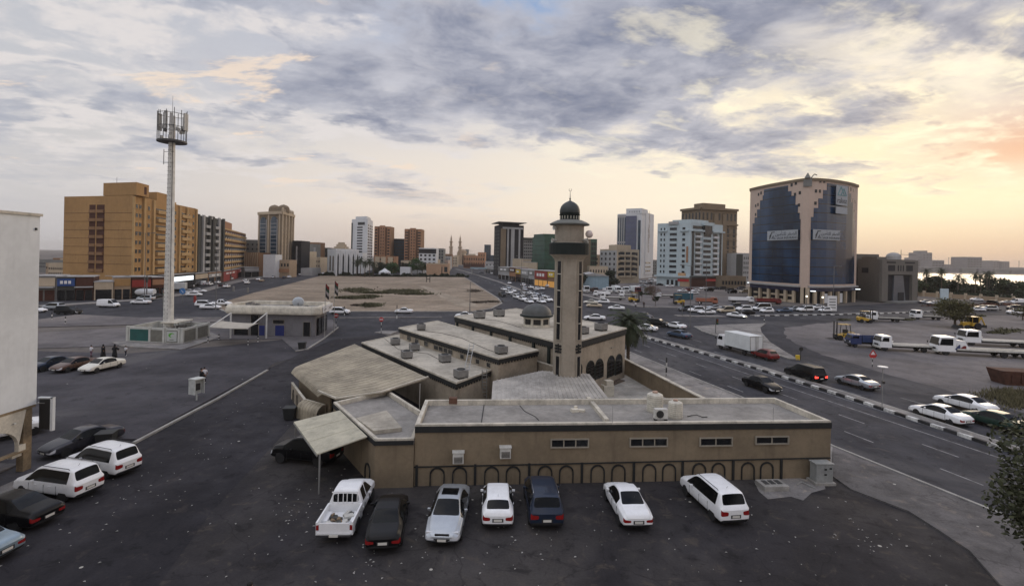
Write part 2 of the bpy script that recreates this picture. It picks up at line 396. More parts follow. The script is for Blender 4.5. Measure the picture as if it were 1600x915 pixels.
# sand lot with its kerb
SL = [(500,431),(440,447),(395,458),(350,472),(338,481),(352,487),(450,487.2),(560,487),(740,487),(768,482),(784,474),(778,466),(757,453),(737,440),(722,431),(620,430)]
sheet('sand_lot', SL, .13, 'sand', .12)
def strip(pts, wdt, close=False):
    """outline of a band of width wdt about world polyline pts"""
    L, Rr = [], []
    n = len(pts)
    for i, p in enumerate(pts):
        a = pts[max(i-1,0)]; b_ = pts[min(i+1,n-1)]; d = (b_-a).to_2d().normalized(); nn = Vector((-d.y, d.x))*wdt/2
        L.append(p.to_2d()+nn); Rr.append(p.to_2d()-nn)
    return L, Rr
def dense(pts, step):
    out = [pts[0]]
    for a, b_ in zip(pts[:-1], pts[1:]):
        k = max(1, round((b_-a).length/step))
        for i in range(1, k+1): out.append(a.lerp(b_, i/k))
    return out
def kerb(name, px, wdt=.3, h=.15, z=.016, block=0.0, top=1):
    pts = dense([p if isinstance(p, Vector) else G(*p) for p in px], block or 4.0)
    L, Rr = strip(pts, wdt); b = MB()
    for i in range(len(pts)-1):
        m = (i % 2) if block else 2
        q = [Rr[i], Rr[i+1], L[i+1], L[i]]
        g_ = .004 if block else 0
        d = (Rr[i+1]-Rr[i])*.5*g_
        b.hexa([(*(q[0]+d),z),(*(q[1]-d),z),(*(q[2]-d),z),(*(q[3]+d),z),(*(q[0]+d),z+h),(*(q[1]-d),z+h),(*(q[2]-d),z+h),(*(q[3]+d),z+h)], m)
    o = b.build(name, [KW, KB, KERB]); o['kind'] = 'structure'; return o
sheet('dirt_track', [(655,447),(664,447),(700,460),(748,478),(740,481),(716,478),(684,462)], .137, 'pale_dust', rag=.7)
kerb('sand_lot_kerb', SL[3:15], .45, .17)
def band(name, px, wdt, z0, h, mat):
    pts = [p if isinstance(p, Vector) else G(*p) for p in px]; L, Rr = strip(dense(pts, 8), wdt); b = MB()
    for i in range(len(L)-1):
        q = [Rr[i], Rr[i+1], L[i+1], L[i]]
        b.hexa([(*p, z0) for p in q]+[(*p, z0+h) for p in q])
    o = b.build(name, MATS[mat]); o['kind'] = 'structure'; return o
# the striped median of the right-hand dual carriageway: slab with a painted kerb on each side
MED = [G(985,520), G(1180,574), G(1330,621), G(1555,695)]; MED.append(MED[-1]+(MED[-1]-MED[-2]).normalized()*30)
band('median', MED, 1.0, .016, .20, 'paving')
def offs(pts, d):
    L, Rr = strip(pts, abs(2*d)); return [Vector((*p, 0)) for p in (L if d > 0 else Rr)]
kerb('median_kerb', offs(MED, .66), .28, .215)
kerb('median_kerb', offs(MED, -.66), .28, .26, block=1.15)
FM = [G(1176,493.5), G(1300,491.5), G(1400,489), G(1470,486), G(1560,484)]
band('far_median', FM, 1.0, .016, .20, 'paving'); kerb('median_kerb', offs(FM, -.72), .35, .28, block=1.6)
kerb('median_kerb', offs(FM, .72), .35, .22)
band('traffic_island', [G(1056,493.5), G(1110,494.5), G(1128,494)], 3.0, .016, .15, 'paving')
band('pavement', [(58,479),(226,468),(305,457),(377,438),(440,428),(509,418)], 4.5, .016, .12, 'paving')
band('centre_road_median', [(712,420),(740,428),(780,440.5),(818,455)], 2.2, .016, .18, 'paving')
band('cross_road_median', [(530,497),(600,496.5),(690,496)], .7, .016, .15, 'paving')
band('pavement', [(905,459),(953,471.5),(1001,479),(1065,480.5),(1180,477)], 2.2, .016, .14, 'paving')
sheet('traffic_island', [(1085,511),(1120,508.5),(1196,506),(1188,512),(1190,520),(1203,535),(1225,549),(1247,562),(1232,561),(1180,543),(1130,528),(1098,518)], .15, 'paving', .14)
kerb('island_kerb', [(1196,506),(1120,508.5),(1085,511),(1098,518),(1130,528),(1180,543),(1232,561),(1247,562)], .3, .18)
sheet('truck_yard', [(1225,512),(1300,503),(1420,498),(1500,494),(1700,490),(1850,560),(1850,700),(1600,645),(1495,615),(1411,591),(1310,562),(1262,545),(1228,528)], .024, 'gravel_lot', rag=.45)
sheet('vehicle_yard', [(905,456),(950,469),(1001,478),(1065,479),(1168,475),(1168,452),(1120,440),(1000,436),(930,436)], .008, 'gravel_lot', rag=.4)
sheet('pavement', [(1299,744),(1330,766),(1420,800),(1470,832),(1515,862),(1562,915),W(22,10),W(32,10),(1680,915),(1640,850),(1567,806),(1301,698)], .10, 'dark_paving', .09, rag=.10)
sheet('pavement', [(975,547),(1158,621),(1301,698),(1299,744),(1200,690),(1098,640),(960,570)], .10, 'paving', .09)
kerb('pavement_kerb', [(960,541),(1158,621),(1301,698),(1567,806)], .22, .13)
band('pavement', [(196,688),(330,617),(412,575)], 1.6, .012, .12, 'far_lot_asphalt')
kerb('pavement_kerb', [(208,694),(340,624),(418,579)], .25, .15)
sheet('pavement', [(58,520),(200,512),(330,505),(430,500),(520,500),(528,512),(480,545),(462,549),(440,530),(350,531),(200,540),(58,545)], .09, 'gravel_lot', .08)
kerb('pavement_kerb', [(528,512),(505,530),(480,546),(462,549)], .25, .14)
sheet('traffic_island', [(585,520),(600,517),(622,518),(610,523)], .14, 'paving', .13)
band('traffic_island', [(230,497),(300,497),(345,497)], 1.0, .016, .14, 'paving')
sheet('service_island', [(58,500),(120,492),(230,497),(350,499),(350,503),(200,508),(58,512)], .15, 'gravel_lot', .13)
# lane dashes
ln = MB()
def dash(a, b_, wdt=.14, z=.0215):
    d = (b_-a).to_2d().normalized(); nn = Vector((-d.y, d.x))*wdt/2; p, q = a.to_2d(), b_.to_2d()
    ln.quad((*(p-nn), z), (*(q-nn), z), (*(q+nn), z), (*(p+nn), z))
mdir = (MED[-1]-MED[0]).normalized(); mn = Vector((mdir.y, -mdir.x, 0))
for off in (-4.1, -7.7, 4.2, 7.8):
    t = 2.0 + abs(off)
    while t < 92:
        a = MED[-1]-mdir*t + mn*off*-1; dash(a, a-mdir*2.6); t += 7.5
dash(MED[-1]+mn*-1.15, MED[0]+mn*-1.15, .16); dash(MED[-1]+mn*1.15, MED[0]+mn*1.15, .16)
for a, b_ in [((560,491.5),(740,491.5)), ((545,500.5),(690,500.5))]:
    A, B_ = G(*a), G(*b_)
    for i in range(9): dash(A.lerp(B_, i/9), A.lerp(B_, i/9+.045), .18)
A, B_ = G(1250,496.8), G(1520,490.5)
for i in range(12): dash(A.lerp(B_, i/12), A.lerp(B_, i/12+.03), .2)
for A, B_ in [(G(560,414), G(330,462)), (G(735,417), G(868,448)), (G(722,423), G(790,452))]:
    for i in range(14): dash(A.lerp(B_, i/14), A.lerp(B_, i/14+.03), .22)
o = ln.build('lane_marking', LINE); o['kind'] = 'structure'
# tyre-worn concrete remains and a dirt heap by the right end of the annexe
sheet('concrete_patch', [(1178,752),(1240,746),(1286,752),(1290,764),(1268,770),(1255,782),(1236,776),(1200,780),(1186,768)], .030, 'paving', rag=.14)
# creek and far shore
wm = bpy.data.materials.new('creek_water'); wm.use_nodes = True; t = NT(wm.node_tree); b = wm.node_tree.nodes['Principled BSDF']
b.inputs['Base Color'].default_value = (.09,.07,.05,1); b.inputs['Roughness'].default_value = .18; b.inputs['Specular IOR Level'].default_value = .10
bp = t.new('ShaderNodeBump'); bp.inputs['Strength'].default_value = .25; bp.inputs['Distance'].default_value = .2
t.l.new(t.noise(t.new('ShaderNodeNewGeometry').outputs['Position'], .25, 5), bp.inputs['Height']); t.l.new(bp.outputs[0], b.inputs['Normal'])
MATS['creek_water'] = wm
wa = MB().quad((200,370,.03),(2600,270,.03),(2600,1010,.03),(350,1010,.03)).build('creek', wm); wa['kind'] = 'structure'
fs = MB().quad((450,1010,.4),(9000,1010,.4),(9000,9000,.4),(450,9000,.4)).build('far_shore', MATS['dusty_ground']); fs['kind'] = 'structure'
# ================================================================== vehicles
def simple(name, col, rough=.5, metal=0.0, spec=.5, coat=0.0, emit=None, es=1.0):
    return M(name, col, rough, 0, metal=metal, spec=spec, coat=coat, emit=emit, es=es)
def car_paint(name, col, metal=0.0, rough=.36, coat=.35):
    return M('car_paint_'+name, col, rough, .05, 2.5, metal=metal, coat=coat, coords='obj', spec=.25 if max(col) < .06 else .5)
PAINT = dict(white=car_paint('white', (.80,.81,.82)), pearl=car_paint('pearl', (.68,.66,.58)), silver=car_paint('silver', (.42,.45,.48), .6), grey=car_paint('grey', (.10,.105,.12), .5),
    dark_grey=car_paint('dark_grey', (.045,.045,.055), .4), black=car_paint('black', (.004,.004,.005), coat=.06), dark_blue=car_paint('dark_blue', (.020,.030,.055), .3),
    blue=car_paint('blue', (.055,.09,.15), .4), ice_blue=car_paint('ice_blue', (.26,.34,.40), .4), red=car_paint('red', (.14,.010,.009)), beige=car_paint('beige', (.50,.42,.30)),
    green=car_paint('green', (.018,.045,.035), .2), orange=car_paint('orange', (.33,.12,.07)), brown=car_paint('brown', (.10,.055,.04), .3), yellow=car_paint('yellow', (.48,.30,.03)), gold=car_paint('gold', (.36,.28,.18), .4), truck_blue=car_paint('truck_blue', (.018,.035,.12)))
GLASS = simple('car_glass', (.004,.005,.006), .10, spec=.22)
RUB = M('tyre_rubber', (.014,.014,.015), .85, .1, 6, coords='obj'); RIM = simple('wheel_rim', (.34,.35,.36), .35, .8)
BLK = simple('black_plastic', (.016,.016,.018), .5); HEADL = simple('headlight_glass', (.55,.57,.60), .12, coat=1.0)
HEADON = simple('lit_headlight', (.9,.9,.8), .3, emit=(1,.93,.72), es=6); TAIL = simple('tail_light', (.24,.010,.010), .2, coat=.8)
TAILON = simple('lit_tail_light', (.6,.02,.02), .3, emit=(1,.06,.04), es=2.2); PLATE = M('plate', (.62,.61,.56), .5, 0)
CHROME = simple('chrome', (.6,.6,.6), .15, 1.0)
# station: (x, half width, zbottom, zshoulder, ztop, top half width)
def S(L, W_, H_, kind):
    h = L/2; w_ = W_/2
    if kind == 'sedan':
        st = [(-h, .84*w_,.36,.70,.80,.70*w_), (-h+.10,.93*w_,.27,.80,.97,.76*w_), (-h+.45,.98*w_,.24,.86,1.03,.80*w_), (-h+.92,1.0*w_,.24,.90,1.06,.78*w_), (-h+1.28,w_,.24,.91,1.27,.72*w_),
              (-h+1.62,w_,.24,.92,H_-.03,.66*w_), (-.18,w_,.24,.92,H_,.66*w_), (-.10,w_,.24,.92,H_,.66*w_), (.38,w_,.24,.91,H_-.04,.66*w_), (.72,w_,.24,.90,1.24,.72*w_), (h-1.22,w_,.24,.88,1.00,.82*w_),
              (h-.70,.98*w_,.24,.80,.93,.80*w_), (h-.28,.94*w_,.24,.70,.82,.72*w_), (h-.08,.88*w_,.26,.62,.72,.66*w_), (h,.76*w_,.32,.52,.62,.58*w_)]
        tags = ['','','','r','r','g','', 'g','gw','gw','','','','']; tags[4] = 'rg'; tags[3] = 'r'
    elif kind == 'hatch':
        st = [(-h,.84*w_,.34,.78,.86,.74*w_), (-h+.07,.93*w_,.26,.88,1.00,.80*w_), (-h+.22,.97*w_,.24,.93,1.08,.78*w_), (-h+.52,w_,.24,.95,H_-.08,.70*w_), (-h+.80,w_,.24,.95,H_-.02,.70*w_), (-h+1.05,w_,.24,.95,H_,.70*w_),
              (-.12,w_,.24,.95,H_+.01,.70*w_), (-.04,w_,.24,.94,H_+.01,.70*w_), (.42,w_,.24,.93,H_-.04,.69*w_), (.78,w_,.24,.92,1.28,.74*w_), (h-.92,w_,.24,.90,1.04,.82*w_),
              (h-.52,.97*w_,.24,.82,.95,.80*w_), (h-.22,.92*w_,.24,.70,.84,.72*w_), (h-.06,.86*w_,.26,.62,.72,.66*w_), (h,.74*w_,.32,.52,.60,.58*w_)]
        tags = ['','','r','', 'g','g','','g','gw','gw','','','','']; tags[2] = 'r'
    elif kind in ('suv', 'mpv'):
        bz = .30 if kind == 'suv' else .24; q = .12 if kind == 'suv' else 0.0
        st = [(-h,.86*w_,bz+.1,.90,.98,.80*w_), (-h+.06,.94*w_,bz,.98,1.08,.84*w_), (-h+.14,.98*w_,bz,1.02,1.16+q*.5,.82*w_), (-h+.36,w_,bz,1.02,H_-.06,.76*w_), (-h+.55,w_,bz,1.02,H_-.01,.76*w_), (-h+1.22,w_,bz,1.01,H_,.76*w_), (-h+1.32,w_,bz,1.01,H_,.76*w_),
              (.0,w_,bz,1.0,H_+.01,.75*w_), (.08,w_,bz,1.0,H_+.01,.75*w_), (.55,w_,bz,.99,H_-.05,.74*w_), (.95,w_,bz,.98,1.36+q*.6,.78*w_), (h-1.05,w_,bz,.95+q*.4,1.08+q,.85*w_),
              (h-.55,.98*w_,bz,.88+q*.5,1.00+q,.83*w_), (h-.20,.94*w_,bz,.78+q*.5,.92+q,.76*w_), (h-.05,.88*w_,bz+.02,.68,.78+q,.70*w_), (h,.80*w_,bz+.08,.58,.68+q,.64*w_)]
        tags = ['','','r','','g','','g','','g','gw','gw','','','','']
    elif kind == 'pickup_cab':
        st = [(-.62,.97*w_,.42,1.04,1.10,.82*w_), (-.60,.98*w_,.40,1.05,H_-.20,.76*w_), (-.50,.98*w_,.40,1.05,H_-.03,.72*w_), (-.38,.98*w_,.40,1.05,H_,.72*w_), (.24,.98*w_,.40,1.04,H_,.72*w_), (.32,.98*w_,.40,1.04,H_,.72*w_),
              (.70,.98*w_,.40,1.03,H_-.05,.71*w_), (1.05,.98*w_,.40,1.02,1.42,.76*w_), (1.38,.98*w_,.40,1.0,1.16,.82*w_), (h-.6,.98*w_,.40,.94,1.08,.80*w_), (h-.22,.95*w_,.40,.86,1.02,.76*w_), (h-.05,.92*w_,.40,.78,.92,.72*w_), (h,.88*w_,.42,.72,.84,.70*w_)]
        tags = ['','','','g','','g','gw','gw','','','','']; tags[0] = 'r'
    elif kind == 'van':
        st = [(-h,.90*w_,.34,1.0,1.5,.84*w_), (-h+.05,.97*w_,.28,1.08,H_-.10,.86*w_), (-h+.20,w_,.27,1.10,H_-.02,.86*w_), (-h+1.3,w_,.27,1.10,H_,.86*w_), (-h+1.4,w_,.27,1.10,H_,.86*w_), (-.2,w_,.27,1.10,H_,.86*w_), (.5,w_,.27,1.08,H_,.86*w_), (.6,w_,.27,1.08,H_,.86*w_),
              (h-1.35,w_,.27,1.05,H_-.05,.84*w_), (h-.95,w_,.27,1.02,1.62,.84*w_), (h-.55,.98*w_,.27,.98,1.15,.84*w_), (h-.22,.95*w_,.27,.85,1.0,.80*w_), (h-.05,.90*w_,.30,.74,.86,.76*w_), (h,.84*w_,.34,.62,.72,.70*w_)]
        tags = ['','','','','','','','g','gw','gw','','','']
    elif kind == 'minibus':
        st = [(-h,.90*w_,.34,1.0,1.5,.84*w_), (-h+.05,.97*w_,.28,1.12,H_-.12,.86*w_), (-h+.25,w_,.27,1.14,H_-.02,.84*w_), (-h+1.2,w_,.27,1.14,H_,.84*w_), (-h+1.28,w_,.27,1.14,H_,.84*w_), (-h+2.3,w_,.27,1.14,H_,.84*w_), (-h+2.38,w_,.27,1.14,H_,.84*w_), (.7,w_,.27,1.12,H_,.84*w_), (.78,w_,.27,1.12,H_,.84*w_),
              (h-1.35,w_,.27,1.05,H_-.06,.82*w_), (h-.90,w_,.27,1.02,1.62,.82*w_), (h-.48,.98*w_,.27,.98,1.15,.84*w_), (h-.2,.95*w_,.27,.85,1.0,.80*w_), (h-.05,.90*w_,.30,.74,.86,.76*w_), (h,.84*w_,.34,.62,.72,.70*w_)]
        tags = ['','','g','','g','','g','','g','gw','gw','','','']; tags[1] = 'r'
    return st, tags
WB = dict(sedan=(.60,.62), hatch=(.56,.60), suv=(.60,.64), mpv=(.62,.62), pickup=(.66,.64), van=(.60,.66), minibus=(.62,.68))
def loft(st, tags):
    """closed body; material index: 0 paint 1 windscreen 2 left glass 3 right glass 4 rear glass 5/6 headlights 7/8 tail lights 9 grille 10 black trim"""
    bm = bmesh.new(); rows = []
    for (x, w_, zb, zs, zt, wt) in st:
        cab = zt-zs > .30
        half = [(0,zb), (w_*.80,zb), (w_*.985,zb+.10), (w_*1.0,(zb*.45+zs*.55)), (w_*.965,zs), (wt*1.0, zt-(.075 if cab else (zt-zs)*.42)), (wt*.93, zt-.015), (0, zt+.01)]
        left = [bm.verts.new((x, y, z)) for y, z in half]
        right = [left[0]]+[bm.verts.new((x, -y, z)) for y, z in half[1:-1]]+[left[-1]]
        rows.append((left, right))
    n = len(st)
    for i in range(n-1):
        tg = tags[i]
        for side in (0, 1):
            A, B_ = rows[i][side], rows[i+1][side]
            for k in range(7):
                q = [A[k], A[k+1], B_[k+1], B_[k]]
                if side: q = q[::-1]
                f = bm.faces.new(q); mi = 0
                if k == 4 and 'g' in tg: mi = 2+side
                if k == 6 and 'w' in tg: mi = 1
                if k == 6 and 'r' in tg: mi = 4
                if k == 0 or k == 1: mi = 10
                if k == 3 and i == n-2: mi = 5+side
                if k == 3 and i == n-3: mi = 5+side
                if k == 3 and i == 0: mi = 7+side
                f.material_index = mi
    for end, idx in ((0, 0), (1, n-1)):
        left, right = rows[idx]
        inner = []
        for k in range(1, 7):
            y = left[k].co.y
            inner.append([bm.verts.new((left[k].co.x+(-.02 if end == 0 else .03), y*s_, left[k].co.z)) for s_ in (.55, -.55)])
        for k in range(1, 6):
            cols = [left[k], inner[k-1][0], inner[k-1][1], right[k]]; cols2 = [left[k+1], inner[k][0], inner[k][1], right[k+1]]
            for j in range(3):
                q = [cols[j], cols[j+1], cols2[j+1], cols2[j]]
                if end: q = q[::-1]
                f = bm.faces.new(q if True else q); mi = 0
                if k == 3: mi = (5, 9, 6)[j] if end else (7, 0, 8)[j]
                if k == 1: mi = 10
                if k == 2 and end and j == 1: mi = 10
                f.material_index = mi
        for a, b_ in ((0, 1), (7, 6)):
            vs = [left[a], left[b_], inner[b_-1][0], inner[b_-1][1], right[b_]]
            bm.faces.new(vs).material_index = 10 if a == 0 else 0
    bmesh.ops.recalc_face_normals(bm, faces=bm.faces)
    cl = bm.edges.layers.float.new('crease_edge')
    for side in (0, 1):
        for k, c_ in ((4,.55),(5,.45),(6,.35),(1,.4)):
            for i in range(n-1):
                e = bm.edges.get((rows[i][side][k], rows[i+1][side][k]))
                if e: e[cl] = c_
        for i in (0, n-1):
            for k in range(1, 6):
                e = bm.edges.get((rows[i][side][k], rows[i][side][k+1]))
                if e: e[cl] = .35
    for f in bm.faces:
        for e in f.edges:
            mi = {q.material_index for q in e.link_faces}
            if len(mi) > 1 and (mi & {1,4,2,3,5,6,7,8}): e[cl] = max(e[cl], .7)
    return bm
def arch_cut(me_in, L, W_, axles, r, extra=()):
    tmp = bpy.data.objects.new('tmp', me_in); C.objects.link(tmp)
    s_ = tmp.modifiers.new('s', 'SUBSURF'); s_.levels = 2; s_.render_levels = 2
    cuts = []
    cb = MB()
    for ax in axles:
        for sd in (-1, 1):
            cb.cyl((ax, sd*(W_/2-.27), r+.01), (ax, sd*(W_/2+.3), r+.01), r+.055, n=28, m=10)
    for e in extra: cb.box(*e, m=10)
    mc = cb.mesh('cut', [BLK]*11); co = bpy.data.objects.new('cut', mc); C.objects.link(co)
    bo = tmp.modifiers.new('b', 'BOOLEAN'); bo.operation = 'DIFFERENCE'; bo.object = co; bo.solver = 'EXACT'
    bpy.context.view_layer.update()
    dg = bpy.context.evaluated_depsgraph_get()
    out = bpy.data.meshes.new_from_object(tmp.evaluated_get(dg))
    for o_ in (tmp, co): C.objects.unlink(o_); bpy.data.objects.remove(o_)
    return out
def split(me, groups):
    """{name: [indices]} -> {name: mesh}; slot numbers become positions in the list"""
    res = {}
    for nm, idx in groups.items():
        bm = bmesh.new(); bm.from_mesh(me)
        bmesh.ops.delete(bm, geom=[f for f in bm.faces if f.material_index not in idx], context='FACES')
        if not bm.faces: bm.free(); continue
        for f in bm.faces: f.material_index = idx.index(f.material_index); f.smooth = True
        m2 = bpy.data.meshes.new(nm); bm.to_mesh(m2); bm.free(); res[nm] = m2
    return res
def tyre_mesh(r, w_):
    return MB().lathe([(r*.62,-w_/2), (r*.93,-w_/2), (r,-w_/2+.03), (r,w_/2-.03), (r*.93,w_/2), (r*.62,w_/2)], 24).mesh('tyre', [RUB], smooth=False)
def rim_mesh(r, w_):
    b = MB(); b.lathe([(r*.64,-w_*.1), (r*.64,w_*.44), (r*.56,w_*.44), (r*.54,w_*.28), (r*.1,w_*.30), (r*.1,w_*.42), (.001,w_*.42)], 20, m=0)
    for i in range(5):
        a = i*2*math.pi/5; b.bar((0,0,w_*.36), (r*.58*math.cos(a), r*.58*math.sin(a), w_*.38), r*.17, .03, m=0)
    return b.mesh('rim', [RIM])
CARMESH = {}
DIMS = dict(sedan=(4.62,1.78,1.45), compact=(4.35,1.72,1.46), big=(4.95,1.84,1.46), hatch=(3.85,1.69,1.51), suv=(4.55,1.84,1.72), bigsuv=(5.0,1.95,1.86), mpv=(4.6,1.76,1.72), pickup=(5.15,1.80,1.74), van=(4.8,1.80,1.98), minibus=(5.2,1.90,2.25), coupe=(4.6,1.80,1.40))
BASE = dict(compact='sedan', big='sedan', bigsuv='suv', coupe='sedan')
def car_meshes(kind):
    if kind in CARMESH: return CARMESH[kind]
    L, W_, H_ = DIMS[kind]; b = BASE.get(kind, kind)
    st, tags = S(L, W_, H_, 'pickup_cab' if b == 'pickup' else b)
    gi = [i for i, t_ in enumerate(tags) if 'g' in t_]
    if b not in ('van', 'pickup'):
        for i in range(gi[0], gi[-1]):
            if 'g' not in tags[i]: tags[i] += 'g'
    bm = loft(st, tags); me = bpy.data.meshes.new('loft'); bm.to_mesh(me); bm.free()
    for k in range(11): me.materials.append(BLK)
    r = dict(suv=.36, bigsuv=.39, pickup=.37, van=.33, minibus=.34, hatch=.30).get(kind, .325)
    fr, ff = WB[b]; ax = (-L/2*fr, L/2*ff)
    if b == 'pickup': ax = (-L/2*.56, L/2*.66)
    cut = arch_cut(me, L, W_, ax, r)
    parts = split(cut, dict(body=[0,10], windscreen=[1], left_window=[2], right_window=[3], rear_window=[4], hl=[5], hr=[6], tl=[7], tr=[8], grille=[9]))
    full = split(cut, dict(body=[0,10,1,2,3,4,5,6,7,8,9]))['body']
    CARMESH[kind] = dict(parts=parts, full=full, L=L, W=W_, H=H_, r=r, ax=ax, st=st, tyre=tyre_mesh(r, .21), rim=rim_mesh(r, .21))
    return CARMESH[kind]
def slot(ob, mats):
    me = ob.data
    while len(me.materials) < len(mats): me.materials.append(mats[len(me.materials)])
    for i, m in enumerate(mats): ob.material_slots[i].link = 'OBJECT'; ob.material_slots[i].material = m
def extra_box(name, parent, boxes, mat, bevel=.0):
    b = MB()
    for q in boxes: b.box(*q)
    return b.build(name, mat, parent, bevel=bevel)
def wheels(root, axs, hw, r, tyre, rim, w_=.21):
    for x in axs:
        for sd in (1, -1):
            wl = inst('wheel', tyre, root, (x, sd*hw, r)); wl.rotation_euler = (-sd*math.pi/2, 0, 0)
            inst('rim', rim, wl)
def vehicle(name, kind, pos, head, colour, label, cat, group=None, lod=0, head_on=False, tail_on=False, tilt=None):
    """head: heading in degrees, 0 = +X, 90 = away from the camera"""
    K = car_meshes(kind); P = PAINT[colour]; L, W_, H_ = K['L'], K['W'], K['H']
    HL = HEADON if head_on else HEADL; TL = TAILON if tail_on else TAIL
    rz = rad(head); pos = (pos[0], pos[1], pos[2] if len(pos) > 2 and pos[2] < 3 else 0)
    pos = (pos[0], pos[1], .02)
    mats = [P, BLK, GLASS, GLASS, GLASS, GLASS, HL, HL, TL, TL, BLK]
    if lod == 2:
        key = 'far_'+kind
        if key not in CARMESH:
            bm = bmesh.new(); bm.from_mesh(K['full'])
            n0 = len(bm.faces)
            b = MB()
            for x in K['ax']:
                for sd in (1, -1): b.cyl((x, sd*(W_/2-.23), K['r']), (x, sd*(W_/2-.03), K['r']), K['r'], n=12)
            if kind == 'pickup': pickup_bed(b, L, W_, P)
            tm = b.mesh('w', [BLK]); bm.from_mesh(tm)
            bm.faces.ensure_lookup_table()
            for i, f in enumerate(bm.faces):
                if i >= n0: f.material_index = 0 if (f.calc_center_median().z > .62 and kind == 'pickup') else 1
            m2 = bpy.data.meshes.new(key); bm.to_mesh(m2); bm.free(); CARMESH[key] = m2
        o = bpy.data.objects.new(name, CARMESH[key]); C.objects.link(o); o.location = pos; o.rotation_euler.z = rz
        slot(o, mats); return tag(o, label, cat, group)
    root = thing(name, label, cat, pos, rz, group)
    pt = K['parts']
    bo = inst('body', pt['body'], root); slot(bo, [P, BLK])
    for nm in ('windscreen', 'rear_window', 'left_window', 'right_window'):
        if nm in pt and not (kind == 'pickup' and nm == 'x'):
            o = inst('side_window' if 'left' in nm or 'right' in nm else nm, pt[nm], root); slot(o, [GLASS])
    for nm, mt, pn in (('hl', HL, 'headlight'), ('hr', HL, 'headlight'), ('tl', TL, 'tail_light'), ('tr', TL, 'tail_light'), ('grille', BLK, 'grille')):
        if nm in pt and not (kind == 'pickup' and pn == 'tail_light'): o = inst(pn, pt[nm], root); slot(o, [mt])
    wheels(root, K['ax'], W_/2-.115, K['r'], K['tyre'], K['rim'])
    if kind == 'pickup':
        b = MB(); pickup_bed(b, L, W_, P); b.build('load_bed', [P, BLK], root, bevel=.012)
        for sd in (1, -1): extra_box('tail_light', root, [(-L/2+.015, sd*(W_/2-.10), .70, .05, .13, .24)], TL)
        extra_box('rear_bumper', root, [(-L/2-.06, 0, .42, .10, W_*.9, .12)], CHROME, .01)
        extra_box('tailgate', root, [(-L/2+.02, 0, .62, .05, W_*.80, .42)], P, .01)
        fr = MB(); zz = 1.12
        for y in (-.62,-.36,-.1,.1,.36,.62): fr.bar((-.76,y,zz-.05), (-.72,y,1.66), .035)
        fr.bar((-.72,-.68,1.66), (-.72,.68,1.66), .045); fr.build('ladder_rack', M('rack_white', (.7,.7,.7), .5, 0), root)
    if lod == 0:
        for sd in (1, -1):
            extra_box('mirror', root, [(L*.135+ (0 if kind != 'van' else .5), sd*(W_/2+.03), .94, .10, .17, .12)], P, .03)
        if kind != 'pickup':
            extra_box('number_plate', root, [(-L/2-.035, 0, .56 if kind in ('suv','mpv','hatch','bigsuv') else .52, .012, .42, .12)], PLATE); extra_box('plate_recess', root, [(-L/2-.028, 0, .53 if kind in ('suv','mpv','hatch','bigsuv') else .49, .012, .56, .18)], BLK)
        else: extra_box('number_plate', root, [(-L/2-.125, 0, .42, .012, .42, .11)], PLATE)
        extra_box('number_plate', root, [(L/2+.045, 0, .38, .012, .42, .11)], PLATE)
        z = .80
        hb = []
        for x in (-.55, .45): hb += [(x, W_/2-.005, z, .16, .03, .025), (x, -W_/2+.005, z, .16, .03, .025)]
        for q in hb: extra_box('door_handle', root, [q], P)
        if kind in ('mpv', 'suv', 'bigsuv'):
            for sd in (1, -1):
                rr = MB(); rr.tube([(-L*.36, sd*W_*.36, H_+.01), (-L*.34, sd*W_*.36, H_+.05), (L*.07, sd*W_*.36, H_+.05), (L*.09, sd*W_*.36, H_)], .018, 6); rr.build('roof_rail', BLK if colour == 'white' else CHROME, root)
        # door shut lines
        if 'seam' not in CARMESH: CARMESH['seam'] = MB().box(0, 0, 0, .012, .03, .50).mesh('door_seam', [BLK])
        for x in ((-.14, .92, -1.02) if kind in ('mpv','suv','bigsuv','hatch') else (-.14, .86, -1.05)):
            for sd in (1, -1): inst('door_seam', CARMESH['seam'], root, (x, sd*(W_/2-.012), .36))
        if kind not in ('pickup',):
            an = MB(); an.cyl((-L*.30, 0, H_-.05), (-L*.33, 0, H_+.13), .008, n=5); an.build('aerial', BLK, root)
            wp = MB(); wp.bar((L*.20,.45,1.05), (L*.155,.02,1.13), .015); wp.bar((L*.20,-.05,1.05), (L*.155,-.5,1.13), .015); wp.build('wiper', BLK, root)
    return root
def pickup_bed(b, L, W_, P):
    x0, x1 = -L/2, -.66; hw = W_/2-.02
    b.box((x0+x1)/2, 0, .52, x1-x0, W_-.16, .10)
    for sd in (1, -1):
        b.box((x0+x1)/2, sd*(hw-.04), .78, x1-x0, .09, .30)
        b.box(x0+.24, sd*(hw-.03), .45, .46, .07, .36); b.box(x1-.33, sd*(hw-.03), .42, .64, .07, .38)
        b.box(-L/2*.56, sd*(hw-.18), .60, .95, .28, .20)
    b.box(x1-.02, 0, .55, .06, W_-.12, .52)
CARS = []
def car(kind, px, py, head, colour, label, group=None, name='parked_car', cat='car', **kw):
    p = px if isinstance(px, Vector) else G(px, py); lod = kw.pop('lod', None)
    if lod is None: lod = 0 if p.y < 62 else (1 if p.y < 118 else 2)
    o = vehicle(name, kind, (p.x, p.y), head, colour, label, cat, group, lod, **kw); CARS.append(o); return o
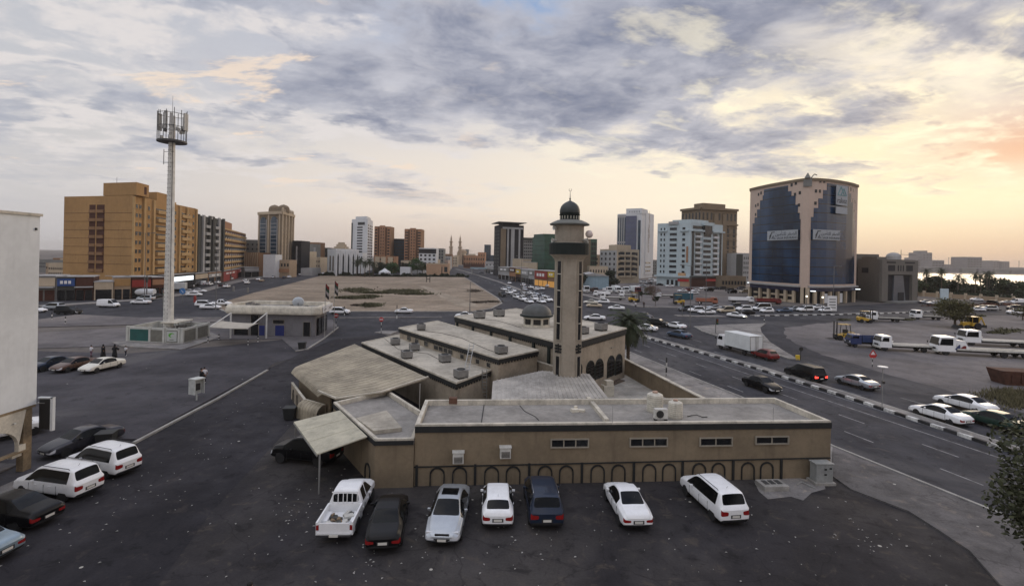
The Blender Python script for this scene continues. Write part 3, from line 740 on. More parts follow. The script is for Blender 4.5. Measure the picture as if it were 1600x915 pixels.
# ================================================================== mosque and annexe
def onp(px, py, A, B_, off=0.0):
    """point seen at (px,py) on the vertical plane through ground points A,B"""
    u, v = uv(px, py); k = u/F
    dx, dy = B_[0]-A[0], B_[1]-A[1]
    t = (k*A[1]-A[0])/(dx-k*dy); x, y = A[0]+t*dx, A[1]+t*dy
    z = H-v*y/F
    n = Vector((dy, -dx, 0)).normalized()
    if n.dot(Vector((-x, -y, 0))) < 0: n = -n
    return Vector((x, y, z))+n*off
def inset(poly, d):
    n = len(poly); out = []
    ar = sum(poly[i][0]*poly[(i+1)%n][1]-poly[(i+1)%n][0]*poly[i][1] for i in range(n)); sg = 1 if ar > 0 else -1
    for i in range(n):
        a, b_, c = Vector(poly[i-1][:2]), Vector(poly[i][:2]), Vector(poly[(i+1)%n][:2])
        d1, d2 = (b_-a).normalized(), (c-b_).normalized(); n1, n2 = Vector((-d1.y, d1.x))*sg, Vector((-d2.y, d2.x))*sg
        m = (n1+n2); m = m/max(.3, m.dot(n1)); out.append(b_+m*d)
    return out
def ring(b, poly, d0, d1, z0, z1, m=0):
    """closed band between the polygon inset by d0 and by d1 (d0 < d1)"""
    P, Q = inset(poly, d0), inset(poly, d1); n = len(P)
    ar = sum(P[i][0]*P[(i+1)%n][1]-P[(i+1)%n][0]*P[i][1] for i in range(n))
    if ar < 0: P, Q = P[::-1], Q[::-1]
    o = len(b.v)
    for L, z in ((P,z0),(P,z1),(Q,z1),(Q,z0)): b.v += [Vector((p[0], p[1], z)) for p in L]
    for k in range(4):
        for i in range(n):
            j = (i+1) % n; k2 = (k+1) % 4
            b.f.append([o+k*n+i, o+k*n+j, o+k2*n+j, o+k2*n+i]); b.m.append(m)
    return b
ANW = M('annexe_render', (.205,.160,.105), .92, .14, .5, .15, dirt=.38); MQW = M('mosque_render', (.33,.28,.215), .92, .2, .5, .12, dirt=.4)
MIN_ = M('minaret_render', (.32,.28,.225), .9, .13, .5, .1, dirt=.3); CREAM = M('cream_paint', (.60,.56,.47), .85, .2, .8, dirt=.3)
FASC = M('black_fascia', (.014,.015,.015), .8, .2, 2); DGREEN = M('dark_green_paint', (.007,.013,.011), .8, .15, 1)
ROOFG = M('annexe_roof_felt', (.27,.255,.235), .95, .25, .35, .2); ROOFW = M('roof_screed', (.45,.41,.34), .95, .24, .3, .25, dirt=.5)
PARA = M('parapet_paint', (.54,.50,.42), .9, .22, 1.2, dirt=.5); DOMEM = M('dome_paint', (.070,.074,.070), .55, .2, 1.5); DARKW = simple('window_dark', (.012,.013,.015), .15)
WFR = M('window_frame_paint', (.28,.25,.20), .7, .1); ACM = M('ac_casing', (.20,.195,.185), .7, .2, 2); ACW = M('ac_white', (.55,.54,.50), .7, .15, 2); GRILL = simple('fan_grille', (.02,.02,.02), .6)
def corrug(name, col, per=.18):
    m = M(name, col, .75, .25, .5, dirt=.35); t = NT(m.node_tree); b = m.node_tree.nodes['Principled BSDF']
    return m
TIN = corrug('tin_roof', (.35,.305,.225)); TIN2 = corrug('ribbed_roof', (.40,.375,.34)); STEEL = M('galvanised_steel', (.35,.35,.34), .5, .1, 2, metal=.6)
def ac_box(label, p, rz=0.0, s=1.0, group='air conditioners on the mosque roofs'):
    o = thing('air_conditioner', label, 'air conditioner', tuple(p), rz, group)
    MB().box(0,0,.12*s,1.0*s,.95*s,.62*s).build('casing', ACM, o, bevel=.02)
    MB().lathe([(.36*s,.742*s),(.36*s,.80*s),(.30*s,.80*s),(.30*s,.76*s)], 16).build('fan_guard', GRILL, o)
    for x in (-.4,.4): MB().box(x*s,0,0,.08*s,.9*s,.12*s).build('foot', FASC, o)
    return o
# ---- annexe, right long block
A_FL, A_FR, A_BR, A_BL = Vector((-5.7,30.2,0)), Vector((21.15,32.55,0)), Vector((20.3,37.9,0)), Vector((-6.0,35.5,0))
an = thing('annexe_building', 'long low brown building with black roof band, arch outlines and flat grey roof', 'building', tuple(A_FL), absolute=True)
poly = [A_FL, A_FR, A_BR, A_BL]
MB().prism(poly, 0, 3.32).build('wall', ANW, an)
MB().prism(inset(poly, .26), 3.322, 3.40).build('roof', ROOFG, an)
ring(MB(), poly, 0, .25, 3.322, 3.76).build('parapet', PARA, an)
b = MB(); d = (A_FR-A_FL).normalized(); nn = Vector((d.y, -d.x, 0))
b.hexa([tuple(q) for q in (A_FL+nn*.06+Vector((0,0,3.27)), A_FR+nn*.06+Vector((0,0,3.27)), A_FR-nn*.03+Vector((0,0,3.27)), A_FL-nn*.03+Vector((0,0,3.27)), A_FL+nn*.06+Vector((0,0,3.64)), A_FR+nn*.06+Vector((0,0,3.64)), A_FR-nn*.03+Vector((0,0,3.64)), A_FL-nn*.03+Vector((0,0,3.64)))])
b.build('fascia_band', FASC, an)
q0, q1 = A_FR+nn*.06, A_BR
b = MB().bar(A_FR+d*.03+Vector((0,0,3.455)), A_BR+d*.03+Vector((0,0,3.455)), .07, .37); b.build('fascia_band', FASC, an)
r0, r1 = G(919,624.5,3.40), G(948,660,3.40)
MB().bar(r0+Vector((0,0,.08)), r1+Vector((0,0,.08)), .28, .34).build('roof_divider', PARA, an)
MB().bar(G(757,628,3.42), G(752,660,3.42), .05, .03).build('roof_joint', FASC, an)
# ---- annexe, left lower block
LB = [G(586,686,2.95), G(521,628,2.95), G(606,609,2.95), G(657,641,2.95), Vector((-5.98,35.45,0)), Vector((-5.72,30.05,0))]
LB = [Vector((p.x, p.y, 0)) for p in LB]
MB().prism(LB, 0, 2.60).build('side_wing_wall', ANW, an); MB().prism(inset(LB, .24), 2.602, 2.66).build('side_wing_roof', ROOFG, an)
ring(MB(), LB, 0, .22, 2.602, 2.97).build('side_wing_parapet', PARA, an)
e0, e1, e2 = LB[0], LB[1], LB[-1]
for a, b_ in ((e0, e1), (e0, e2)):
    dd = (b_-a).normalized(); n2 = Vector((dd.y, -dd.x, 0)); n2 = n2 if n2.dot(Vector((-a.x, -a.y, 0))) > 0 else -n2
    MB().bar(a+n2*.03-dd*.05+Vector((0,0,2.72)), b_+n2*.03+Vector((0,0,2.72)), .07, .26).build('fascia_band', FASC, an)
sp = [G(556,653,2.9), G(604,641,2.9), G(628,668,2.9), G(584,673,2.9)]
MB().prism(sp, 2.67, 2.92).build('roof_slab', ROOFW, an)
# ---- arch outlines, posts and band on the front wall
def P2(px, py, off=.03): return onp(px, py, A_FL, A_FR, off)
b = MB(); zb = 1.33
b.bar(onp(601,730,A_FL,A_FR,.03), Vector((21.1,32.5,0))+nn*.03+Vector((0,0,1.36)), .06, .07); b.build('black_band', FASC, an)
for px in (651,742.3,826.7,909,990,1066,1145,1220):
    p = P2(px, 740); MB().box(p.x, p.y, .0, .15, .10, 1.30, math.atan2(d.y, d.x)).build('black_post', FASC, an)
ar_me = None
for px in (617,683,718,768,801.6,851.5,884.6,933.5,966,1014,1045,1092,1122,1168,1197.5):
    if ar_me is None:
        b = MB(); pts = [(-.42,0,.02)]+[(-.42*math.cos(t*math.pi/12), 0, .66+.42*math.sin(t*math.pi/12)) for t in range(13)]+[(.42,0,.02)]
        for s_, e_ in zip(pts[:-1], pts[1:]): b.bar(s_, e_, .07, .10)
        ar_me = b.mesh('arch_outline', [FASC])
    p = P2(px, 745, .025); inst('arch_outline', ar_me, an, (p.x-an.location.x, p.y-an.location.y, .02), math.atan2(d.y, d.x))
p = onp(575,735,LB[0],LB[1],.03); a_ = (LB[1]-LB[0]).normalized(); inst('arch_outline', ar_me, an, (p.x-an.location.x, p.y-an.location.y, .02), math.atan2(a_.y, a_.x))
# ---- ribbon windows
def ribbon(root, x0, x1, y0, y1, panes):
    p, q = P2(x0, (y0+y1)/2, 0), P2(x1, (y0+y1)/2, 0); L = (q-p).length; c = (p+q)/2; hh = P2((x0+x1)/2, y0, 0).z-P2((x0+x1)/2, y1, 0).z
    rz = math.atan2(d.y, d.x); zz = P2((x0+x1)/2, y1, 0).z
    w_ = MB(); w_.box(0, -.012, 0, L, .02, hh); wo = w_.build('window', DARKW, an, loc=(c.x-an.location.x, c.y-an.location.y, zz)); wo.rotation_euler.z = rz
    f = MB(); f.box(0,-.05,-.07,L+.16,.12,.07); f.box(0,-.05,hh,L+.16,.12,.06)
    for s_ in (-1, 1): f.box(s_*(L/2+.04),-.05,0,.08,.12,hh)
    for i in range(1, panes): f.box(-L/2+L*i/panes,-.035,0,.07,.05,hh)
    f.build('window_frame', WFR, wo)
ribbon(an, 862,918,686,697,3); ribbon(an, 985,1041,684.5,695.5,3); ribbon(an, 1094,1142,684,694.5,2); ribbon(an, 1181,1230,682,691.5,2)
for px, py, lab in ((716,720,'window air conditioner with dark front low on the brown wall, left of the other'), (789,712,'window air conditioner in a pale hood on the brown wall above the small white hatchback')):
    p = P2(px, py, 0); o = thing('wall_air_conditioner', lab, 'air conditioner', tuple(p+nn*.22), math.atan2(d.y, d.x), 'air conditioners on the annexe wall')
    MB().box(0,0,0,.66,.44,.62).build('casing', ACW, o, bevel=.02)
    g_ = MB()
    for i in range(5): g_.box(0,-.235,.08+i*.075,.52,.03,.035)
    g_.build('front_grille', GRILL, o); MB().box(0,.02,.64,.74,.56,.05).build('hood', ACW, o)
# ---- roof kit: tanks, fan unit, debris
def tank(label, p, r, h):
    o = thing('water_tank', label, 'water tank', tuple(p), 0, 'water tanks on the annexe roof')
    prof = [(r*.96,0)]
    for i in range(7): z = h*.10+i*h*.115; prof += [(r, z), (r*1.0, z+h*.06), (r*.955, z+h*.075), (r*.955, z+h*.10)]
    prof += [(r*.95,h*.93), (r*.6,h*1.0), (r*.28,h*1.02)]
    MB().lathe(prof, 24).build('tank_body', M('tank_plastic', (.56,.53,.45), .7, .15, 2, dirt=.4), o)
    MB().lathe([(r*.30,h*1.02),(r*.34,h*1.03),(r*.32,h*1.10),(.01,h*1.12)], 16).build('tank_lid', M('tank_lid', (.42,.28,.21), .8, .2, 4), o)
tank('taller ribbed white water tank with a rusty lid on the annexe roof', G(1023,642,3.41), .56, 1.28)
tank('shorter cream water tank beside the outdoor fan unit', G(1055,652,3.41), .48, 1.12)
o = thing('outdoor_fan_unit', 'white outdoor air conditioning unit with a round fan on the annexe roof edge', 'air conditioner', tuple(G(1032,657,3.41)), .05)
MB().box(0,0,.16,.86,.36,.66).build('casing', ACW, o, bevel=.015)
MB().cyl((-.1,-.185,.49),(-.1,-.215,.49),.25,n=20).build('fan_guard', GRILL, o)
for s_ in (-.34,.34): MB().box(s_,0,0,.08,.5,.16).build('foot', FASC, o)
b = MB(); b.box(0,0,0,.5,.35,.22,.3); b.box(.5,.05,0,.4,.3,.16,-.4); b.box(.1,.25,.0,.2,.2,.34,.7)
solo(b, 'concrete_rubble', CREAM, 'small heap of pale rubble lying on the middle of the annexe roof', 'rubble', tuple(G(898,643,3.41)))
b = MB(); b.box(0,0,0,.55,.35,.42)
o = solo(b, 'vent_box', M('rust_red', (.14,.07,.045), .9, .2), 'small rusty box on the rear parapet of the annexe roof', 'vent', tuple(G(708,630,3.77)))
b = MB()
for i, (x, z) in enumerate(((0,0),(.35,.10),(.7,.02),(1.1,.12),(1.5,.0))):
    pass
b.tube([(0,0,.04),(.35,.22,.04),(.7,.16,.10),(1.0,-.10,.04),(1.35,-.02,.04)], .028, 6)
solo(b, 'pipe', FASC, 'dark bent pipework lying beside the cream water tank on the roof', 'pipe', tuple(G(1074,651,3.41)))
for px, py, lab in ((957,660,'middle'),(1208,657,'right hand')):
    p = G(px, py, 3.77); solo(MB().cyl((0,0,0),(0,0,1.1 if px < 1000 else .9),.015,n=5), 'rod', STEEL, 'thin upright steel rod on the front parapet of the annexe, the %s one' % lab, 'rod', (p.x, p.y, 3.76))
p = G(742,633,2.9); solo(MB().cyl((0,0,0),(0,0,2.6),.035,n=6), 'pole', STEEL, 'thin pale pole standing behind the corner of the annexe wing', 'pole', (-6.6,36.6,2.0))
# ---- service cabinet, manhole plinth, pipe on the ground
p = G(1283,754); o = thing('electrical_cabinet', 'grey electrical cabinet on a plinth at the right end of the annexe', 'cabinet', tuple(p), .06)
MB().box(0,0,0,1.35,.9,.18).build('plinth', MATS['kerb_concrete'], o); MB().box(0,0,.18,1.12,.62,1.12).build('cabinet_body', M('cabinet_grey', (.27,.28,.275), .6, .15, 1.5), o, bevel=.02)
MB().box(0,0,1.30,1.22,.72,.06).build('cabinet_roof', MATS['cabinet_grey'], o)
for x in (-.28,.28): MB().box(x,-.318,.26,.50,.02,.96).build('cabinet_door', MATS['cabinet_grey'], o)
for x, z in ((.05,.95),(.38,1.0),(.05,.62)): MB().box(x,-.335,z,.16,.02,.10).build('notice_plate', FASC, o)
p = G(1206,762); o = thing('manhole_plinth', 'low square concrete manhole plinth on the broken paving by the annexe', 'manhole', tuple(p), .1)
MB().box(0,0,0,1.6,1.05,.34).build('plinth', MATS['kerb_concrete'], o, bevel=.03)
for x in (-.42,0,.42): MB().box(x,.05,.34,.28,.5,.03).build('cover', M('iron_cover', (.06,.06,.06), .7, .2), o)
b = MB(); b.tube([(0,0,.04),(.5,.35,.08),(.9,-.5,.05)], .05, 7); solo(b, 'pipe', STEEL, 'short grey pipe lying on the paving right of the manhole plinth', 'pipe', tuple(G(1245,758)))
# ---- canopy on the left of the annexe
cp = [G(531,642,2.85), G(459,660,2.35), G(495.4,710.6,2.30), G(573.6,683,2.82)]
o = thing('canopy', 'beige sheet metal car canopy leaning out from the annexe side wing', 'canopy', (cp[1].x, cp[1].y, 0), absolute=True)
b = MB(); up = Vector((0,0,.07)); b.hexa([cp[0],cp[1],cp[2],cp[3]]+[q+up for q in cp]); TINC = M('canopy_sheet_metal', (.46,.43,.33), .7, .16, .8, dirt=.35); b.build('canopy_sheet', TINC, o)
for i in range(1, 3):
    t = i/3; MB().bar(cp[0].lerp(cp[3],t)+Vector((0,0,.076)), cp[1].lerp(cp[2],t)+Vector((0,0,.076)), .03, .012).build('seam', TINC, o)
for q in (cp[1].lerp(cp[0],.04), cp[2].lerp(cp[3],.05)): MB().cyl((q.x,q.y,0),(q.x,q.y,q.z),.05).build('post', STEEL, o)
MB().bar(cp[1]-Vector((0,0,.05)), cp[2]-Vector((0,0,.05)), .06, .08).build('edge_beam', STEEL, o)
# ---- big lean-to shed with a rounded eave
a0, a1, r0, r1, f0 = G(455,576,2.75), G(497,612,2.7), G(554,537,3.35), G(669,590,3.35), G(597,613,3.15)
sh = thing('shed', 'big beige sheet metal shed with a rounded eave beside the mosque', 'shed', (a1.x, a1.y, 0), absolute=True)
N = 26; b = MB()
fr_ = [(0, a1), (.22, G(525,624,2.78)), (.62, G(597,613.5,3.12)), (1, r1)]
def shed_pt(s, t, dz=0):
    # s across (0 at the eave, 1 at the ridge), t front to back
    for (s0, p0), (s1, p1) in zip(fr_[:-1], fr_[1:]):
        if s <= s1: fp = p0.lerp(p1, (s-s0)/(s1-s0)); break
    x = fp.lerp(a0.lerp(r0, s), t); k = max(0, 1-s/.07)
    return Vector((x.x, x.y, x.z+.05*math.sin(min(s/.15,1)*math.pi/2)*(1-s)-.35*k*k+dz))
ss_ = [0,.012,.03,.05,.075,.12,.22,.35,.5,.62,.8,.92,1]
rows = []
for j in range(2):
    for s_ in ss_: rows.append([shed_pt(s_, t/N, .0 if j else -.08) for t in range(N+1)])
n0 = len(ss_)
for k in range(n0-1):
    for t in range(N):
        b.quad(rows[n0+k][t], rows[n0+k+1][t], rows[n0+k+1][t+1], rows[n0+k][t+1]); b.quad(rows[k][t], rows[k][t+1], rows[k+1][t+1], rows[k+1][t])
for t in (0, N):
    for k in range(n0-1): b.quad(rows[k][t], rows[k+1][t], rows[n0+k+1][t], rows[n0+k][t])
for t in range(N): b.quad(rows[0][t], rows[n0][t], rows[n0][t+1], rows[0][t+1]); b.quad(rows[n0-1][t], rows[n0-1][t+1], rows[2*n0-1][t+1], rows[2*n0-1][t])
b.build('shed_roof', TIN, sh)
for t in range(1, 24, 1):
    b = MB(); t_ = t/24+random.uniform(-.004,.004)
    pts = [shed_pt(s_, t_, .012) for s_ in ss_]
    for p, q in zip(pts[:-1], pts[1:]): b.bar(p, q, .035, .020)
    b.build('rib', TIN, sh)
for p, q in zip([a1, fr_[1][1], fr_[2][1]], [fr_[1][1], fr_[2][1], r1]): MB().bar(p+Vector((0,0,.10)), q+Vector((0,0,.10)), .10, .12).build('edge_flashing', CREAM, sh)
# walls of the shed under the eave
w0, w1 = Vector((a0.x+.9, a0.y-.1, 0)), Vector((a1.x+.9, a1.y+.4, 0))
b = MB(); b.bar(w0+Vector((0,0,1.1)), w1+Vector((0,0,1.1)), .15, 2.2); b.build('side_wall', ANW, sh)
# low fence of arch panels left of the shed
fA, fB = G(456,622,0), G(476,652,0)
ff = thing('yard_fence', 'low beige fence with arch panels left of the shed', 'fence', tuple(fA), absolute=True)
b = MB(); b.bar(fA+Vector((0,0,.75)), fB+Vector((0,0,.75)), .14, 1.5); b.build('fence_panel', MQW, ff)
nrm = Vector(((fB-fA).normalized().y, -(fB-fA).normalized().x, 0)); nrm = nrm if nrm.dot(Vector((-fA.x,-fA.y,0))) > 0 else -nrm
am = math.atan2((fB-fA).y, (fB-fA).x)
for t in (.2,.5,.8):
    p = fA.lerp(fB, t)+nrm*.09; inst('arch_outline', ar_me, ff, (p.x-fA.x, p.y-fA.y, .05), am, (.7,.7,1))
MB().bar(fA+Vector((0,0,1.53)), fB+Vector((0,0,1.53)), .2, .08).build('fence_cap', CREAM, ff)
# ribbed barrel canopy in front of the shed
bp = G(492,655,0); bc = thing('barrel_canopy', 'small ribbed barrel canopy over a gateway in front of the shed', 'canopy', tuple(bp), math.atan2(-.75,-.5))
b = MB(); L_ = 3.1; n = 10
for j in range(14):
    for i in range(n):
        t0, t1 = math.pi/2*i/n, math.pi/2*(i+1)/n; y0, y1 = -L_/2+j*L_/14, -L_/2+(j+1)*L_/14; rr = 1.15+(.03 if j % 2 else 0)
        c = lambda t, y: (rr*math.cos(t)*1.0, y, 1.35+rr*math.sin(t)*.95)
        b.quad(c(t0,y0), c(t0,y1), c(t1,y1), c(t1,y0))
    b.quad((rr,y0,.1),(rr,y1,.1),(rr,y1,1.35),(rr,y0,1.35))
b.build('ribbed_sheet', TIN, bc); bc.scale = (.7,.9,.62); b = MB()
for y in (-L_/2, L_/2): b.box(.0,y,0,.12,.12,2.4)
b.box(.05,-L_/2,1.2,.1,.1,1.2); b.box(.5,-L_/2-.05,0,1.3,.08,1.9); b.build('side_panel', ANW, bc)
MB().box(0.05,0,2.40,.14,L_,.08).build('top_rail', CREAM, bc)
# ---- lower roof block (with air conditioners)
def block(root, pts, z, roof, wall, fasc=.42, over=.12, z0=0.0, para=.06):
    pts = [Vector((p.x, p.y, 0)) for p in pts]
    MB().prism(inset(pts, over), z0, z-fasc).build('wall', wall, root)
    MB().prism(pts, z-fasc+.002, z-.09).build('fascia', FASC, root)
    MB().prism(inset(pts, -.05), z-.088, z).build('roof', roof, root)
    ring(MB(), pts, 0, .16, z+.002, z+para).build('roof_edge', PARA, root)
    return pts
lo = thing('mosque_side_block', 'low mosque block with a pale flat roof carrying five air conditioners', 'building', tuple(G(713,598,3.6)*1), absolute=True); lo.location.z = 0
LZ = 3.6; lp = [G(713,598,LZ), G(565,535,LZ), G(626,522,LZ), G(800,566,LZ)]
lp = block(lo, lp, LZ, ROOFW, MQW)
upb = thing('mosque_middle_block', 'raised mosque block with small square windows and a pale flat roof', 'building', tuple(G(779,560,4.9)), absolute=True); upb.location.z = 0
UZ = 4.9; upl = block(upb, [G(779,560,UZ), G(623,512,UZ), G(683,501,UZ), G(842,547,UZ)], UZ, ROOFW, MQW)
hl = thing('prayer_hall', 'prayer hall of the mosque with a pale flat roof and black crenellated band', 'building', tuple(G(885,538,5.9)), absolute=True); hl.location.z = 0
HZ = 5.9; hp = [G(885,538,HZ), G(710,494,HZ), None, G(979,512.5,HZ)]; hp[2] = hp[1]+hp[3]-hp[0]
hp = block(hl, hp, HZ, ROOFW, MQW, fasc=.62)
lk = thing('mosque_link_block', 'narrow flat roofed strip between the prayer hall and the middle block', 'building', tuple(upl[2]), absolute=True)
lkp = [upl[3]+Vector((.1,.3,0)), upl[2]+Vector((.1,.3,0)), hp[1]+Vector((.3,-.35,0)), hp[0]+Vector((-.3,-.45,0))]
MB().prism(lkp, 0, 3.6).build('wall', MQW, lk); MB().prism(inset(lkp, -.04), 3.602, 3.7).build('roof', ROOFW, lk)
def comb(root, name, A, B_, th, z, n, mat, d0=.05, d1=.17):
    L = (B_-A).length; xs = []
    for i in range(n): xs += [(i+.25)/n, (i+.27)/n, (i+.73)/n, (i+.75)/n]
    zs = [z-d0, z-d1, z-d1, z-d0]*n; b = MB(); m_ = len(xs)
    for off in (Vector((0,0,0)), th):
        for t_, zz in zip(xs, zs):
            p = A.lerp(B_, t_)+off; b.v += [Vector((p.x, p.y, zz)), Vector((p.x, p.y, z+.0))]
    for i in range(m_-1):
        a, c = 2*i, 2*i+2; o_ = 2*m_
        for f in ((a,c,c+1,a+1),(o_+a+1,o_+c+1,o_+c,o_+a),(a,o_+a,o_+c,c)): b.f.append(list(f)); b.m.append(0)
    return b.build(name, mat, root)
def teeth(root, A, B_, z, n, wall_in=.09):
    """row of small black crenels hanging under a fascia: surface pattern of that band"""
    dd = (B_-A).normalized(); nv = Vector((dd.y, -dd.x, 0)); nv = nv if nv.dot(Vector((-A.x,-A.y,0))) > 0 else -nv
    comb(root, 'crenel_band', A-nv*(wall_in-.02), B_-nv*(wall_in-.02), nv*.05, z, n, FASC)
teeth(lo, lp[0], lp[1], LZ-.42, 60); teeth(lo, lp[0], lp[3], LZ-.42, 22); teeth(upb, upl[0], upl[1], UZ-.42, 60); teeth(upb, upl[0], upl[3], UZ-.42, 14)
teeth(hl, hp[0], hp[3], HZ-.62, 42); teeth(hl, hp[0], hp[1], HZ-.62, 66)
def wall_window(root, A, B_, px0, px1, py0, py1, mat=DARKW, fr=WFR, name='window', inn=.12, t=.05):
    a, b_ = onp(px0, py1, A, B_), onp(px1, py1, A, B_); top = onp((px0+px1)/2, py0, A, B_).z; bot = onp((px0+px1)/2, py1, A, B_).z
    nv = Vector(((B_-A).normalized().y, -(B_-A).normalized().x, 0)); nv = nv if nv.dot(Vector((-A.x,-A.y,0))) > 0 else -nv
    c = (a+b_)/2-nv*(inn-.02); L = (b_-a).to_2d().length; rz = math.atan2((B_-A).y, (B_-A).x)
    o = MB().box(0,0,0,L,.03,top-bot).build(name, mat, root, loc=(c.x-root.location.x, c.y-root.location.y, bot)); o.rotation_euler.z = rz
    f = MB(); f.box(0,0,-t,L+2*t,.07,t); f.box(0,0,top-bot,L+2*t,.07,t)
    for s_ in (-1,1): f.box(s_*(L/2+t/2),0,0,t,.07,top-bot)
    f.build('window_frame', fr, o); return o
for px, py in ((638,528),(650,532.7),(664.5,537),(720.8,556.6),(745,564.6),(762,570)): wall_window(upb, upl[0], upl[1], px-2.8, px+2.8, py-3.4, py+3.4)
for i in range(4): wall_window(upb, upl[0], upl[1], 677+i*7.4, 683.4+i*7.4, 539.5+i*2.3, 546+i*2.3)
# pilasters and panels of the hall
for px in (714,738.6,767.2,797,834,858):
    p = onp(px, 505, hp[0], hp[1], -.06); MB().box(p.x, p.y, 0, .38, .22, HZ-.65, math.atan2((hp[1]-hp[0]).y, (hp[1]-hp[0]).x)).build('pilaster', DGREEN, hl)
def arch_panel(root, A, B_, px0, px1, py0, py1, mat, rim, name='arched_window'):
    a, b_ = onp(px0, py1, A, B_), onp(px1, py1, A, B_); top = onp((px0+px1)/2, py0, A, B_).z; bot = onp((px0+px1)/2, py1, A, B_).z
    L = (b_-a).to_2d().length; r = L/2; rz = math.atan2((B_-A).y, (B_-A).x)
    nv = Vector(((B_-A).normalized().y, -(B_-A).normalized().x, 0)); nv = nv if nv.dot(Vector((-A.x,-A.y,0))) > 0 else -nv
    c = (a+b_)/2-nv*.09; hh = top-bot; pts = [(-r,0),(r,0)]+[(r*math.cos(t*math.pi/10), hh-r+r*math.sin(t*math.pi/10)) for t in range(11)]
    b = MB(); n = len(pts); b.v = [Vector((x,-.03,z)) for x, z in pts]+[Vector((x,.03,z)) for x, z in pts]
    b.f = [list(range(n)), [n+i for i in range(n)][::-1]]+[[i, n+i, n+(i+1)%n, (i+1)%n] for i in range(n)]; b.m = [0]*len(b.f)
    o = b.build(name, mat, root, loc=(c.x-root.location.x, c.y-root.location.y, bot)); o.rotation_euler.z = rz
    f = MB(); sgn = -1 if (Vector((math.sin(rz),-math.cos(rz),0)).dot(nv) > 0) else 1
    f.box(0, sgn*.05, 0, .04, .03, hh*.8)
    for k in range(1,5): f.box(0, sgn*.05, hh*.18*k, L*.96, .03, .035)
    f.build('mullion', FASC, o)
    f = MB(); q = [(x*1.12, z) for x, z in pts[1:]]+[(-r*1.12, hh-r), (-r*1.12,0)]
    for (x0,z0),(x1,z1) in zip(q[:-1], q[1:]): f.bar((x0,sgn*.02,z0),(x1,sgn*.02,z1), .08, .10)
    f.build('arch_surround', rim, o)
    return o
for x0, x1, y0, y1 in ((904,909.5,569,585),(918,928.5,564,594),(931.5,942.5,561,591),(950.5,960,556,588),(963,972,553.5,584)):
    arch_panel(hl, hp[0], hp[3], x0, x1, y0, y1, DARKW, DGREEN)
MB().box(*(lambda p: (p.x, p.y-.1, 4.1))(onp(958,534,hp[0],hp[3],.0)), .9, .1, .12, math.atan2((hp[3]-hp[0]).y,(hp[3]-hp[0]).x)).build('wall_vent', WFR, hl)
# small prayer hall dome
p = G(838,509,HZ+.0); dm = thing('roof_dome', 'dark grey dome on a cream arcaded drum on the prayer hall roof', 'dome', (p.x, p.y, HZ+.002))
MB().lathe([(1.72,0),(1.72,.18),(1.60,.18),(1.60,1.0),(1.72,1.0),(1.72,1.12)], 8, a0=math.pi/8).build('drum', CREAM, dm)
for i in range(8):
    a = i*math.pi/4; o_ = MB().box(0,0,0,.86,.06,.62).build('drum_window', DARKW, dm, loc=(1.50*math.cos(a),1.50*math.sin(a),.30)); o_.rotation_euler.z = a+math.pi/2
MB().lathe([(1.75,1.122),(2.0,1.20),(2.02,1.34),(1.85,1.40)], 40).build('drum_cornice', DGREEN, dm)
MB().lathe([(1.84,1.402)]+[(1.80*math.cos(t*math.pi/2/12), 1.42+1.28*math.sin(t*math.pi/2/12)) for t in range(12)]+[(.02,2.71)], 40).build('dome_shell', DOMEM, dm, smooth=True)
# ---- minaret
MY = 46.4; p = PX(885.2, MY, 590); mx_, my_ = p.x, p.y
mi = thing('minaret', 'tall beige mosque minaret with dark green gallery band and small green dome', 'minaret', (mx_, my_, 0))
R8 = math.pi/8; R0 = 1.27/math.cos(R8)
MB().lathe([(R0,0),(R0,13.75),(R0*1.06,14.0),(R0*1.22,14.25),(R0*1.40,14.42)], 8, a0=R8-math.pi/2).build('shaft', MIN_, mi)
for i in range(8):
    a = i*math.pi/4+R8*0-math.pi/2
    if i % 2 == 1:
        c, s_ = math.cos(a), math.sin(a); rr = 1.27
        def pan(nm, z, hgt, wd, mat, th=.05):
            o_ = MB().box(0,0,0,wd,th,hgt).build(nm, mat, mi, loc=(c*(rr+.01), s_*(rr+.01), z)); o_.rotation_euler.z = a+math.pi/2; return o_
        f = pan('slot_frame', 6.55, 7.35, .62, MIN_, .16); pan('slot_frame', .6, 4.7, .62, MIN_, .16)
        rr += .07
        pan('slot_window', 6.65, 7.15, .36, DARKW, .08); pan('slot_window', .8, 4.3, .36, DARKW, .08)
        for z in (8.1,9.6,11.1,12.6): pan('slot_bar', z, .07, .36, CREAM, .12)
        lat = MB()
        for u_ in range(3):
            for v_ in range(3): lat.box((u_-1)*.25,0,v_*.27,.17,.12,.19, 0)
        lat.box(0,0,-.03,.07,.10,.86); lat.box(0,0,.36,.8,.10,.07)
        o_ = lat.build('lattice_panel', FASC, mi, loc=(c*(rr-.02), s_*(rr-.02), 5.42)); o_.rotation_euler.z = a+math.pi/2
MB().lathe([(1.86,14.422),(1.86,15.42),(1.80,15.5)], 24).build('gallery_band', DGREEN, mi)
MB().lathe([(1.40,15.502),(1.36,15.6),(1.36,17.05),(1.44,17.12)], 24).build('upper_drum', MIN_, mi, smooth=False)
MB().lathe([(1.40,17.122),(1.82,17.16),(1.88,17.26),(1.62,17.42),(1.15,17.62),(.98,17.66)], 24).build('eave', MATS['parapet_paint'] if False else M('eave_paint', (.16,.165,.15), .8, .15), mi)
MB().lathe([(.90,17.662),(.90,18.06),(.98,18.10),(.98,18.16)], 20).build('lantern', DGREEN, mi)
o_ = MB()
for i in range(20):
    a = i*2*math.pi/20; o_.box(.905*math.cos(a), .905*math.sin(a), 17.72, .05, .05, .3, a)
o_.build('lantern_rail', CREAM, mi)
